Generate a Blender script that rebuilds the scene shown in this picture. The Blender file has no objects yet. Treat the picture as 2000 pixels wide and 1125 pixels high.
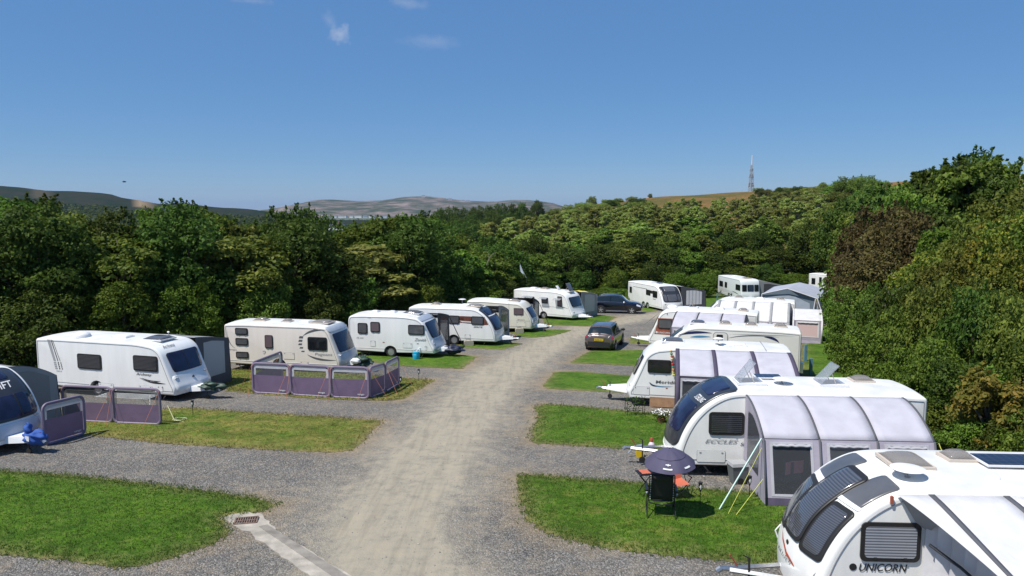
import bpy, bmesh, math, random
import numpy as np
from mathutils import Vector, Matrix, noise as mnoise
random.seed(7); rng = np.random.default_rng(7)
R = math.radians
scene = bpy.context.scene
COL = scene.collection
# ------------------------------------------------------------------ camera geometry of the place
F = 1444.0; TH = math.atan(151.5 / F); CT, ST = math.cos(TH), math.sin(TH)
EYE = 6.6; SLOPE = 0.045
def gz(y): return -SLOPE * y
def G(px, py, h=0.0):
    """a point h metres over the sloping camp field, read off the survey photo"""
    u = (px - 1000) / F; v = -(py - 562.5) / F
    dx, dy, dz = u, CT + v * ST, -ST + v * CT
    t = (EYE - h) / (-dz - SLOPE * dy)
    return (t * dx, t * dy)
# ------------------------------------------------------------------ materials
MATS = {}
def nodes(name):
    m = bpy.data.materials.new(name); m.use_nodes = True
    return m, m.node_tree.nodes, m.node_tree.links, m.node_tree.nodes['Principled BSDF']
def mat(name, col, rough=0.5, metal=0.0, var=0.0, scale=8.0, bump=0.0, bscale=40.0, coat=0.0, spec=0.5, trans=0.0, alpha=1.0, stretch=None):
    if name in MATS: return MATS[name]
    m, N, L, P = nodes(name)
    P.inputs['Roughness'].default_value = rough; P.inputs['Metallic'].default_value = metal
    P.inputs['Coat Weight'].default_value = coat; P.inputs['Coat Roughness'].default_value = 0.05
    P.inputs['Specular IOR Level'].default_value = spec
    P.inputs['Alpha'].default_value = alpha
    c = (*col, 1)
    P.inputs['Base Color'].default_value = c
    tc = N.new('ShaderNodeTexCoord')
    if var > 0:
        no = N.new('ShaderNodeTexNoise'); no.inputs['Scale'].default_value = scale; no.inputs['Detail'].default_value = 5
        if stretch:
            mp = N.new('ShaderNodeMapping'); mp.inputs['Scale'].default_value = stretch
            L.new(tc.outputs['Object'], mp.inputs['Vector']); L.new(mp.outputs['Vector'], no.inputs['Vector'])
        else: L.new(tc.outputs['Object'], no.inputs['Vector'])
        cr = N.new('ShaderNodeValToRGB')
        cr.color_ramp.elements[0].position = .32; cr.color_ramp.elements[1].position = .68
        cr.color_ramp.elements[0].color = (*[x * (1 - var) for x in col], 1)
        cr.color_ramp.elements[1].color = (*[min(1, x * (1 + var * .6)) for x in col], 1)
        L.new(no.outputs['Fac'], cr.inputs['Fac']); L.new(cr.outputs['Color'], P.inputs['Base Color'])
    if bump > 0:
        n2 = N.new('ShaderNodeTexNoise'); n2.inputs['Scale'].default_value = bscale; n2.inputs['Detail'].default_value = 3
        L.new(tc.outputs['Object'], n2.inputs['Vector'])
        b = N.new('ShaderNodeBump'); b.inputs['Strength'].default_value = bump; b.inputs['Distance'].default_value = 0.02
        L.new(n2.outputs['Fac'], b.inputs['Height']); L.new(b.outputs['Normal'], P.inputs['Normal'])
    MATS[name] = m
    return m
def stripe_mat(name, c1, c2, axis=2, freq=9.0, rough=0.12, sharp=.5, blank=None):
    """window acrylic in front of a drawn pleated blind: bands along one object axis"""
    if name in MATS: return MATS[name]
    m, N, L, P = nodes(name)
    tc = N.new('ShaderNodeTexCoord'); sx = N.new('ShaderNodeSeparateXYZ'); L.new(tc.outputs['Object'], sx.inputs[0])
    mu = N.new('ShaderNodeMath'); mu.operation = 'MULTIPLY'; mu.inputs[1].default_value = freq
    L.new(sx.outputs[axis], mu.inputs[0])
    fr = N.new('ShaderNodeMath'); fr.operation = 'FRACT'; L.new(mu.outputs[0], fr.inputs[0])
    cr = N.new('ShaderNodeValToRGB'); cr.color_ramp.elements[0].position = sharp; cr.color_ramp.elements[1].position = sharp + .25
    cr.color_ramp.elements[0].color = (*c1, 1); cr.color_ramp.elements[1].color = (*c2, 1)
    L.new(fr.outputs[0], cr.inputs['Fac']); L.new(cr.outputs['Color'], P.inputs['Base Color'])
    P.inputs['Roughness'].default_value = rough; P.inputs['Coat Weight'].default_value = .6; P.inputs['Coat Roughness'].default_value = .03
    MATS[name] = m; return m
def clear_mat(name, tint, mixf=.45, rough=.08):
    if name in MATS: return MATS[name]
    m, N, L, P = nodes(name)
    out = N['Material Output']; P.inputs['Base Color'].default_value = (*tint, 1); P.inputs['Roughness'].default_value = rough
    t = N.new('ShaderNodeBsdfTransparent'); mx = N.new('ShaderNodeMixShader'); mx.inputs[0].default_value = mixf
    L.new(t.outputs[0], mx.inputs[1]); L.new(P.outputs[0], mx.inputs[2]); L.new(mx.outputs[0], out.inputs['Surface'])
    MATS[name] = m; return m
def fabric_mat(name, col, trans=.25, var=.06):
    if name in MATS: return MATS[name]
    m, N, L, P = nodes(name)
    out = N['Material Output']; P.inputs['Roughness'].default_value = .75
    tc = N.new('ShaderNodeTexCoord'); no = N.new('ShaderNodeTexNoise'); no.inputs['Scale'].default_value = 2.2; no.inputs['Detail'].default_value = 4
    L.new(tc.outputs['Object'], no.inputs['Vector'])
    cr = N.new('ShaderNodeValToRGB'); cr.color_ramp.elements[0].position = .35; cr.color_ramp.elements[1].position = .65
    cr.color_ramp.elements[0].color = (*[x * (1 - var) for x in col], 1); cr.color_ramp.elements[1].color = (*[min(.9, x * (1 + var)) for x in col], 1)
    L.new(no.outputs['Fac'], cr.inputs['Fac']); L.new(cr.outputs['Color'], P.inputs['Base Color'])
    w = N.new('ShaderNodeTexNoise'); w.inputs['Scale'].default_value = 3.5; w.inputs['Distortion'].default_value = 1.5
    L.new(tc.outputs['Object'], w.inputs['Vector'])
    b = N.new('ShaderNodeBump'); b.inputs['Strength'].default_value = .16; b.inputs['Distance'].default_value = .04
    L.new(w.outputs['Fac'], b.inputs['Height']); L.new(b.outputs['Normal'], P.inputs['Normal'])
    tr = N.new('ShaderNodeBsdfTranslucent'); L.new(cr.outputs['Color'], tr.inputs['Color'])
    mx = N.new('ShaderNodeMixShader'); mx.inputs[0].default_value = trans
    L.new(P.outputs[0], mx.inputs[1]); L.new(tr.outputs[0], mx.inputs[2]); L.new(mx.outputs[0], out.inputs['Surface'])
    MATS[name] = m; return m
WHITE = mat('gelcoat_white', (.84, .84, .825), .28, var=.05, scale=2.4, coat=.4, stretch=(1.4, 1.4, .22))
ROOFW = mat('roof_white', (.70, .70, .68), .5, var=.12, scale=1.6, bump=.05, bscale=6)
CREAM = mat('gelcoat_cream', (.82, .74, .665), .3, var=.05, scale=2.4, coat=.4, stretch=(1.4, 1.4, .22))
CREAM2 = mat('gelcoat_ivory', (.74, .71, .60), .3, var=.05, scale=1.5, coat=.4)
OFFW = mat('sheet_offwhite', (.82, .815, .78), .35, var=.06, scale=2.4, coat=.2, stretch=(1.4, 1.4, .22))
SILVER = mat('panel_silver', (.42, .46, .52), .3, coat=.5, var=.06, scale=3)
RUBBER = mat('black_rubber', (.02, .019, .018), .45)
TYRE = mat('tyre', (.022, .022, .022), .85, bump=.4)
DARK = mat('underside_dark', (.015, .015, .015), .9)
TRIM = mat('trim_grey', (.33, .33, .34), .4)
WTRIM = mat('trim_white', (.8, .8, .8), .35)
STEEL = mat('galvanised_steel', (.45, .46, .47), .38, metal=.9, var=.15, scale=20)
ALLOY = mat('alloy', (.55, .56, .57), .3, metal=.6)
PANE = mat('acrylic_dark', (.012, .014, .017), .08, coat=1.0)
PANEB = mat('acrylic_blue', (.016, .02, .055), .16, coat=.25, var=.5, scale=2, spec=.35)
PANEG = mat('acrylic_grey', (.10, .10, .11), .12, coat=.8, var=.15, scale=4)
PANEM = mat('acrylic_mauve', (.15, .11, .12), .12, coat=.8)
BLINDD = stripe_mat('blind_dark', (.016, .018, .022), (.075, .077, .09), 2, 18)
BLINDL = stripe_mat('blind_light', (.12, .13, .15), (.38, .40, .44), 2, 20, sharp=.35)
BLINDF = stripe_mat('blind_front', (.050, .053, .062), (.095, .10, .115), 2, 30, sharp=.4)
CHAR = mat('panel_charcoal', (.030, .032, .038), .32, coat=.35, var=.2, scale=2)
GREYP = mat('panel_graphite', (.11, .11, .115), .3, coat=.6, var=.35, scale=1.2)
SMOKE = clear_mat('smoked_acrylic', (.30, .28, .26), .5)
CLEAR = clear_mat('clear_acrylic', (.35, .38, .42), .45)
PVC = clear_mat('clear_vinyl', (.16, .17, .18), .3)
PVCD = clear_mat('tinted_vinyl', (.07, .075, .085), .8, .15)
MESHG = clear_mat('grey_mesh', (.10, .10, .10), .72, .7)
BEIGE = mat('beige_plastic', (.60, .52, .44), .5)
DECK = mat('decal_grey', (.12, .12, .13), .35)
DECB = mat('decal_black', (.02, .02, .02), .35)
DECL = mat('decal_lightgrey', (.38, .38, .39), .35)
DECR = mat('decal_red', (.42, .08, .05), .35)
DECO = mat('decal_rust', (.36, .10, .06), .35, var=.3, scale=3)
DECBR = mat('decal_brown', (.16, .06, .04), .35, var=.5, scale=5)
DECN = mat('decal_navy', (.02, .025, .09), .35)
DECBL = mat('decal_blue', (.08, .25, .42), .35)
LAV = fabric_mat('awning_lavender', (.58, .565, .625), .2)
LAVG = fabric_mat('awning_lilac_wall', (.42, .38, .46), .2)
AWHITE = fabric_mat('awning_white', (.76, .75, .76), .2)
AGREY = fabric_mat('awning_grey', (.36, .37, .38), .2)
ADGREY = fabric_mat('awning_darkgrey', (.10, .105, .12), .1)
ACHAR = fabric_mat('awning_charcoal', (.035, .037, .045), .05)
ABLUE = fabric_mat('awning_bluegrey', (.14, .19, .23), .1)
APBLUE = fabric_mat('awning_paleblue', (.42, .48, .55), .2)
APURP = fabric_mat('awning_purple', (.075, .06, .10), .05)
PURP = fabric_mat('windbreak_purple', (.18, .125, .205), .12)
PURPT = mat('windbreak_tube', (.21, .165, .235), .6)
WBW = fabric_mat('windbreak_border', (.58, .57, .60), .2)
WLETTER = mat('white_print', (.75, .75, .75), .6)
ROPEO = mat('rope_orange', (.55, .20, .10), .7)
ROPEY = mat('rope_yellow', (.60, .62, .10), .7)
ROPEW = mat('rope_white', (.65, .68, .62), .7)
ROPED = mat('rope_dark', (.03, .03, .03), .7)
# ------------------------------------------------------------------ mesh builder
class MB:
    def __init__(s): s.v = []; s.f = []
    def add(s, vs, fs):
        n = len(s.v); s.v += [tuple(v) for v in vs]; s.f += [tuple(i + n for i in f) for f in fs]; return s
    def box(s, c, d, m=None):
        x, y, z = [k / 2 for k in d]
        vs = [Vector((a * x, b * y, e * z)) for a in (-1, 1) for b in (-1, 1) for e in (-1, 1)]
        if m is not None: vs = [m @ v for v in vs]
        vs = [v + Vector(c) for v in vs]
        return s.add(vs, [(0, 1, 3, 2), (4, 6, 7, 5), (0, 4, 5, 1), (2, 3, 7, 6), (0, 2, 6, 4), (1, 5, 7, 3)])
    def tube(s, pts, r, n=6, caps=True):
        pts = [Vector(p) for p in pts]; rs = r if isinstance(r, (list, tuple)) else [r] * len(pts)
        base = []; prev = None
        for i, p in enumerate(pts):
            d = (pts[min(i + 1, len(pts) - 1)] - pts[max(i - 1, 0)])
            d = d.normalized() if d.length > 1e-9 else Vector((0, 0, 1))
            if prev is None:
                a = Vector((0, 0, 1)) if abs(d.z) < .9 else Vector((1, 0, 0)); u = d.cross(a).normalized()
            else:
                u = prev - d * prev.dot(d); u = u.normalized() if u.length > 1e-6 else d.orthogonal().normalized()
            prev = u; w = d.cross(u)
            base += [p + (u * math.cos(6.28318 * k / n) + w * math.sin(6.28318 * k / n)) * rs[i] for k in range(n)]
        fs = [(i * n + k, i * n + (k + 1) % n, (i + 1) * n + (k + 1) % n, (i + 1) * n + k) for i in range(len(pts) - 1) for k in range(n)]
        if caps: fs += [tuple(range(n))[::-1], tuple((len(pts) - 1) * n + k for k in range(n))]
        return s.add(base, fs)
    def cyl(s, a, b, r, n=12): return s.tube([a, b], r, n)
    def grid(s, P, closeu=False):
        nu, nv = len(P), len(P[0]); vs = [p for row in P for p in row]; fs = []
        for i in range(nu if closeu else nu - 1):
            for j in range(nv - 1):
                i2 = (i + 1) % nu
                fs.append((i * nv + j, i * nv + j + 1, i2 * nv + j + 1, i2 * nv + j))
        return s.add(vs, fs)
    def lathe(s, prof, c=(0, 0, 0), axis='z', n=16):
        vs = []
        for (r, h) in prof:
            for k in range(n):
                a = 2 * math.pi * k / n; p = (r * math.cos(a), r * math.sin(a), h)
                if axis == 'y': p = (p[0], h, p[1])
                if axis == 'x': p = (h, p[0], p[1])
                vs.append((p[0] + c[0], p[1] + c[1], p[2] + c[2]))
        fs = [(i * n + k, i * n + (k + 1) % n, (i + 1) * n + (k + 1) % n, (i + 1) * n + k) for i in range(len(prof) - 1) for k in range(n)]
        return s.add(vs, fs)
    def slab(s, poly, off):
        """closed prism: polygon (3D points) pushed by vector off"""
        n = len(poly); o = Vector(off); vs = [Vector(p) for p in poly] + [Vector(p) + o for p in poly]
        fs = [tuple(range(n)), tuple(range(2 * n - 1, n - 1, -1))] + [(i, (i + 1) % n, n + (i + 1) % n, n + i) for i in range(n)]
        return s.add(vs, fs)
    def blob(s, c, r, seed=0, n=10, m=7, rough=.2, squash=(1, 1, 1)):
        P = []
        for i in range(n):
            row = []
            for j in range(m):
                a = 2 * math.pi * i / n; b = math.pi * j / (m - 1)
                d = Vector((math.sin(b) * math.cos(a), math.sin(b) * math.sin(a), math.cos(b)))
                k = 1 + rough * mnoise.noise(d * 1.7 + Vector((seed * 3.1, seed, 0)))
                row.append((c[0] + d.x * r * k * squash[0], c[1] + d.y * r * k * squash[1], c[2] + d.z * r * k * squash[2]))
            P.append(row)
        return s.grid(P, closeu=True)
    def build(s, name, m, parent=None, smooth=35, recalc=True):
        me = bpy.data.meshes.new(name); me.from_pydata(s.v, [], s.f)
        if recalc:
            bm = bmesh.new(); bm.from_mesh(me); bmesh.ops.recalc_face_normals(bm, faces=bm.faces); bm.to_mesh(me); bm.free()
        if smooth:
            me.shade_smooth(); me.set_sharp_from_angle(angle=R(smooth))
        me.materials.append(m)
        o = bpy.data.objects.new(name, me); COL.objects.link(o)
        if parent is not None: o.parent = parent
        return o
def tag(o, label=None, cat=None, group=None, kind=None):
    if label: o['label'] = label
    if cat: o['category'] = cat
    if group: o['group'] = group
    if kind: o['kind'] = kind
    return o
def thing(name, label, cat, loc, rz=0, group=None):
    o = bpy.data.objects.new(name, None); o.empty_display_size = .3; COL.objects.link(o)
    o.location = loc; o.rotation_euler = (0, 0, rz); return tag(o, label, cat, group)
def rrect(x0, z0, x1, z1, r, n=5):
    if x0 > x1: x0, x1 = x1, x0
    if z0 > z1: z0, z1 = z1, z0
    r = min(r, (x1 - x0) / 2.01, (z1 - z0) / 2.01); out = []
    for cx, cz, a0 in ((x1 - r, z1 - r, 0), (x0 + r, z1 - r, 90), (x0 + r, z0 + r, 180), (x1 - r, z0 + r, 270)):
        for k in range(n + 1):
            a = R(a0 + 90 * k / n); out.append((cx + r * math.cos(a), cz + r * math.sin(a)))
    return out
def text_mesh(s, shear=0.0):
    cu = bpy.data.curves.new('lettering', 'FONT'); cu.body = s; cu.size = 1; cu.shear = shear; cu.resolution_u = 3; cu.offset = .012
    o = bpy.data.objects.new('lettering', cu); COL.objects.link(o)
    dg = bpy.context.evaluated_depsgraph_get(); dg.update()
    me = bpy.data.meshes.new_from_object(o.evaluated_get(dg))
    vs = [tuple(v.co) for v in me.vertices]; fs = [tuple(p.vertices) for p in me.polygons]
    bpy.data.objects.remove(o); bpy.data.meshes.remove(me); bpy.data.curves.remove(cu)
    xs = [v[0] for v in vs]; ys = [v[1] for v in vs]
    x0, x1, y0, y1 = min(xs), max(xs), min(ys), max(ys)
    return [((v[0] - x0) / (x1 - x0), (v[1] - y0) / (y1 - y0)) for v in vs], fs
def lettering(name, s, o, ux, uz, w, h, nrm, m, parent, shear=0.0, thick=.004):
    """letters from origin o along ux (width w) and uz (height h), standing proud along nrm"""
    v2, fs = text_mesh(s, shear); o = Vector(o); ux = Vector(ux).normalized(); uz = Vector(uz).normalized(); nrm = Vector(nrm).normalized()
    mb = MB(); mb.add([o + ux * (a * w) + uz * (b * h) + nrm * thick for a, b in v2], fs)
    return mb.build(name, m, parent, smooth=0, recalc=False)
# ------------------------------------------------------------------ caravans
def round_poly(pts, n=5):
    """pts (x,z,r): corners rounded with radius r"""
    out = []
    N_ = len(pts)
    for i, (x, z, r) in enumerate(pts):
        if i in (0, N_ - 1) or r <= 0: out.append((x, z)); continue
        p = Vector((x, z)); a = Vector(pts[i - 1][:2]); b = Vector(pts[i + 1][:2])
        da, db = (a - p), (b - p); r2 = min(r, da.length * .48, db.length * .48)
        A, B = p + da.normalized() * r2, p + db.normalized() * r2
        for k in range(n + 1):
            t = k / n; q = A * (1 - t) ** 2 + p * 2 * t * (1 - t) + B * t * t; out.append((q.x, q.y))
    return out
def resample(pts, step):
    out = [pts[0]]
    for a, b in zip(pts, pts[1:]):
        d = math.dist(a, b); k = max(1, int(d / step))
        for i in range(1, k + 1): out.append((a[0] + (b[0] - a[0]) * i / k, a[1] + (b[1] - a[1]) * i / k))
    return out
FRONTS = {  # points behind the nose, x measured from the front-most x of the rail side; (dx, z, radius)
 'slope':  [(-1.9, 2.47, .5), (-1.05, 2.36, .4), (-.70, 2.10, .3), (-.18, .85, .3), (-.02, .58, .2), (-.10, .32, 0)],
 'steep':  [(-1.3, 2.45, .4), (-.75, 2.36, .3), (-.55, 2.12, .3), (-.12, .95, .3), (0, .62, .2), (-.05, .32, 0)],
 'curve':  [(-1.9, 2.47, .4), (-1.35, 2.42, .4), (-.85, 2.14, .4), (-.45, 1.70, .4), (-.18, 1.20, .4), (-.03, .72, .3), (-.05, .32, 0)],
 'round':  [(-1.7, 2.34, .4), (-1.0, 2.30, .4), (-.60, 1.98, .4), (-.30, 1.42, .3), (-.06, .95, .3), (-.02, .55, .2), (-.10, .32, 0)],
 'flat':   [(-.9, 2.46, .3), (-.42, 2.40, .3), (-.22, 2.05, .2), (-.12, 1.2, .2), (0, .8, .2), (-.02, .32, 0)],
}
class Cv: pass
def caravan(name, label, P, yaw, fs, L, front, body=WHITE, cover=True, wheels=(), rearr=.12, W=2.28, bulge=.14, H=2.42, facem=None, group='white touring caravans on the pitches'):
    c = Cv(); a = R(yaw); hx, hy = math.cos(a), math.sin(a)
    cx = P[0] + hx * L / 2 + (-hy) * fs * W / 2; cy = P[1] + hy * L / 2 + hx * fs * W / 2
    zc = gz(P[1] + hy * L / 2); c.root = thing(name, label, 'caravan', (cx, cy, zc), a, group)
    c.L, c.W, c.fs, c.yaw = L, W, fs, a; c.loc = Vector((cx, cy, zc))
    c.m = lambda x, t, z: (x - L / 2, fs * (t - W / 2), z)
    c.world = lambda x, t, z=0: c.loc + Matrix.Rotation(a, 3, 'Z') @ Vector(c.m(x, t, z))
    s = H / 2.45
    top = round_poly([(0.04, .32, 0), (0.0, .5, .1), (0, 2.40 * s, rearr), (1.0, 2.45 * s, .3)] + [(L + dx, z * (s if z > 1.9 else 1), r) for dx, z, r in FRONTS[front]])
    top = resample(top, .12)
    bot = []
    for w in sorted(wheels, reverse=True):
        bot.append((w + .40, .32))
        for k in range(9):
            an = math.pi * k / 8; bot.append((w + .40 * math.cos(an) , .34 + .36 * math.sin(an)))
        bot.append((w - .40, .32))
    c.prof = top; loop = top + bot; n = len(loop)
    # 2D normals of the loop (clockwise seen with x right, z up => outward left-hand)
    nr = []
    for i in range(n):
        p0, p1 = loop[i - 1], loop[(i + 1) % n]; d = Vector((p1[0] - p0[0], p1[1] - p0[1])); d = d.normalized() if d.length else Vector((1, 0))
        nr.append((-d.y, d.x))
    ntop = len(top)
    def sm(e0, e1, x):
        t = max(0, min(1, (x - e0) / (e1 - e0))); return t * t * (3 - 2 * t)
    def pt(i, t, off=0.0):
        x, z = loop[i]; q = 1 - (2 * t / W - 1) ** 2
        r = .07; e = min(t, W - t); ins = (r - math.sqrt(max(0, r * r - (r - e) ** 2))) if e < r and i < ntop else 0
        x2 = x - nr[i][0] * (ins - off); z2 = z - nr[i][1] * (ins - off)
        x2 += bulge * q * sm(L - 1.5, L - .3, x) - .03 * q * sm(.6, 0, x) * 1.0
        z2 += .05 * q * sm(1.9, 2.35, z)
        return c.m(x2, t, z2)
    c.pt = pt
    ts = [0, .006, .02, .045, .07] + [.07 + (W - .14) * k / 8 for k in range(1, 8)] + [W - .07, W - .045, W - .02, W - .006, W]
    mb = MB(); mb.grid([[pt(i, t) for t in ts] for i in range(n)], closeu=True)
    for k, t in ((0, 0), (len(ts) - 1, W)):
        vs = [pt(i, t) for i in range(n)]; mb.add(vs, [tuple(range(n))])
    bmx = mb.build('body', body, c.root, smooth=40)
    # merge caps
    bm = bmesh.new(); bm.from_mesh(bmx.data); bmesh.ops.remove_doubles(bm, verts=bm.verts, dist=.0004); bmesh.ops.recalc_face_normals(bm, faces=bm.faces); bm.to_mesh(bmx.data); bm.free()
    bmx.data.set_sharp_from_angle(angle=R(32)); c.body = bmx
    # roof skin: faces that look up get the weathered roof colour
    bmx.data.materials.append(ROOFW)
    for p in bmx.data.polygons:
        if p.normal.z > .93 and p.center.z > 1.8: p.material_index = 1
    # awning rail on both sides
    for t, nm in ((-.004, 'awning_rail'), (W + .004, 'awning_rail')):
        mb = MB(); pts = []
        for i in range(2, ntop - 1):
            x, z = top[i]; pts.append(c.m(x - nr[i][0] * .10, t, z - nr[i][1] * .10))
        mb.tube(pts, .011, 5); mb.build(nm, TRIM, c.root)
    for t in (-.003, W + .003):
        mb = MB(); xa = [0.06]
        for w in sorted(wheels): xa += [w - .42, w + .42]
        xa.append(L - .12)
        for k in range(0, len(xa), 2): mb.tube([c.m(xa[k], t, .50), c.m(xa[k + 1], t, .50)], .012, 4)
        mb.build('skirt_rail', TRIM, c.root)
    # s helpers
    def idx_z(z):
        for i in range(ntop - 1, 0, -1):
            if top[i][1] >= z:
                a_, b_ = top[i], top[min(i + 1, ntop - 1)]
                f = 0 if a_[1] == b_[1] else (a_[1] - z) / (a_[1] - b_[1]); return i + max(0, min(1, f))
        return 0
    def idx_x(x):
        for i in range(6, ntop):
            if top[i][0] >= x and top[i][1] > 1.5:
                a_, b_ = top[i - 1], top[i]; f = 0 if a_[0] == b_[0] else (x - a_[0]) / (b_[0] - a_[0]); return i - 1 + max(0, min(1, f))
        return ntop - 2
    c.idx_z, c.idx_x = idx_z, idx_x
    def at(s_, t, off):
        i = int(s_); f = s_ - i; i2 = min(i + 1, ntop - 1)
        return Vector(pt(i, t, off)).lerp(Vector(pt(i2, t, off)), f)
    c.at = at
    def patch(nm, hi, lo, t0, t1, m, off=.012, r=.12, taper=0.0, parent=None, thick=.02, nv=12):
        """a plate following the nose between two heights (or roof x given as ('x',v)); taper narrows the bottom"""
        s0 = idx_x(hi[1]) if isinstance(hi, tuple) else idx_z(hi); s1 = idx_x(lo[1]) if isinstance(lo, tuple) else idx_z(lo)
        nu = max(8, int((s1 - s0) * 1.6)); Pm = []
        ln = sum(math.dist(top[int(s0) + k], top[int(s0) + k + 1]) for k in range(int(s1) - int(s0))) + .1
        for i in range(nu + 1):
            u = i / nu; u = .5 - .5 * math.cos(math.pi * u); d = min(u, 1 - u) * ln
            ins = (r - math.sqrt(max(0, r * r - (r - d) ** 2))) if d < r else 0
            ins += taper * u
            row = []
            for j in range(nv + 1):
                t = t0 + ins + (t1 - t0 - 2 * ins) * j / nv; row.append(at(s0 + (s1 - s0) * u, t, off))
            Pm.append(row)
        mb = MB(); mb.grid(Pm)
        # edge thickness
        back = [[at(s0 + (s1 - s0) * (.5 - .5 * math.cos(math.pi * i / nu)), t0 + (t1 - t0) * .5 + ((0)), off - thick) for j in (0,)] for i in range(nu + 1)]
        o = mb.build(nm, m, parent or c.root, smooth=40)
        md = o.modifiers.new('thickness', 'SOLIDIFY'); md.thickness = thick; md.offset = 0
        return o
    c.patch = patch
    ny = -fs  # local y direction of the near side's outward normal
    def side(nm, poly, m, off=.004, thick=.01, parent=None, far=False):
        t = (W + off) if far else -off
        mb = MB(); mb.slab([c.m(x, t, z) for x, z in poly], (0, (ny if not far else -ny) * thick, 0))
        return mb.build(nm, m, parent or c.root, smooth=30)
    c.side = side
    def window(x0, z0, x1, z1, pane=PANE, r=.09, frame=.06, far=False, slant=0, open_=False):
        if x0 > x1: x0, x1 = x1, x0
        if z0 > z1: z0, z1 = z1, z0
        P1 = rrect(x0, z0, x1, z1, r); P2 = rrect(x0 + frame, z0 + frame, x1 - frame, z1 - frame, r * .7)
        w = side('window', P1, RUBBER, .004, .028, far=far)
        side('pane', P2, pane, .033, .008, parent=w, far=far)
        mb = MB(); t = (W + .045) if far else -.045
        for q in (.25, .75):
            xx = x0 + (x1 - x0) * q; mb.box(c.m(xx, t, z0 + frame * .8), (.05, .012, .05))
        mb.build('catch', DECB, w)
        return w
    c.window = window
    def text(s_, x, z, w, h, m=DECK, shear=.25, nm='lettering', far=False):
        y0 = -.008
        return lettering(nm, s_, c.m(x, y0, z), (fs, 0, 0), (0, 0, 1), w, h, (0, ny, 0), m, c.root, shear)
    c.text = text
    def hatch(x0, z0, x1, z1, m=None, nm='locker_door'):
        o = side(nm, rrect(x0, z0, x1, z1, .03), TRIM, .002, .006)
        side('door_skin', rrect(min(x0, x1) + .012, min(z0, z1) + .012, max(x0, x1) - .012, max(z0, z1) - .012, .03), m or body, .009, .006, parent=o)
        mb = MB()
        for q in (.12, .88): mb.box(c.m(x0 + (x1 - x0) * q, -.02, max(z0, z1) - .05), (.05, .012, .03))
        mb.build('latch', TRIM, o)
        return o
    c.hatch = hatch
    # underside + hitch + steadies + wheels
    mb = MB(); mb.box(c.m(L / 2, W / 2, .27), (L - .9, W - .5, .10)); mb.box(c.m(L / 2 - .2, .35, .24), (L - 1.2, .05, .12)); mb.box(c.m(L / 2 - .2, W - .35, .24), (L - 1.2, .05, .12))
    mb.build('chassis', DARK, c.root)
    nose = L + bulge
    mb = MB()
    for t in (W / 2 - .55, W / 2 + .55):
        mb.tube([c.m(L - .9, t, .36), c.m(nose + .95, W / 2 + (t - W / 2) * .06, .42)], .05, 4)
    mb.tube([c.m(nose + .8, W / 2, .42), c.m(nose + 1.12, W / 2, .44)], .045, 6); mb.tube([c.m(nose + 1.1, W / 2, .44), c.m(nose + 1.18, W / 2, .38)], .06, 8)
    h = mb.build('hitch', STEEL, c.root)
    mb = MB(); mb.add([c.m(x, t, z) for x, t, z in ((nose - .1, W / 2 - .42, .34), (nose - .1, W / 2 + .42, .34), (nose + .78, W / 2 + .14, .38), (nose + .78, W / 2 - .14, .38),
                     (nose - .1, W / 2 - .36, .56), (nose - .1, W / 2 + .36, .56), (nose + .72, W / 2 + .10, .54), (nose + .72, W / 2 - .10, .54))],
                    [(0, 1, 2, 3), (4, 5, 6, 7), (0, 1, 5, 4), (1, 2, 6, 5), (2, 3, 7, 6), (3, 0, 4, 7)])
    mb.build('hitch_cover', WTRIM if cover else STEEL, h) if cover else None
    mb = MB(); mb.tube([c.m(nose + .62, W / 2 - .12, .12), c.m(nose + .62, W / 2 - .12, .72)], .022, 6); mb.tube([c.m(nose + .62, W / 2 - .12, .70), c.m(nose + .74, W / 2 - .12, .76)], .012, 5)
    mb.lathe([(.001, -.03), (.09, -.03), (.10, 0), (.09, .03), (.001, .03)], c.m(nose + .62, W / 2 - .12, .10), 'y', 12); mb.build('jockey_wheel', RUBBER, h)
    mb = MB(); mb.tube([c.m(nose + .80, W / 2 + .05, .48), c.m(nose + .95, W / 2 + .02, .70)], .014, 5); mb.build('handbrake_lever', DECR, h)
    for x in (.55, L - .75):
        for t in (.32, W - .32):
            mb = MB(); mb.tube([c.m(x, t, .27), c.m(x + (.18 if x < 2 else -.18), t, .04)], .022, 5); mb.box(c.m(x + (.18 if x < 2 else -.18), t, .025), (.16, .14, .03)); mb.build('corner_steady', STEEL, c.root)
    for w in (wheels or (L * .42,)):
        for t in (.16, W - .16):
            wheel(c.root, c.m(w, t, .32), .32, .19, (ny if t < W / 2 else -ny), 'plain')
    return c
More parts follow.
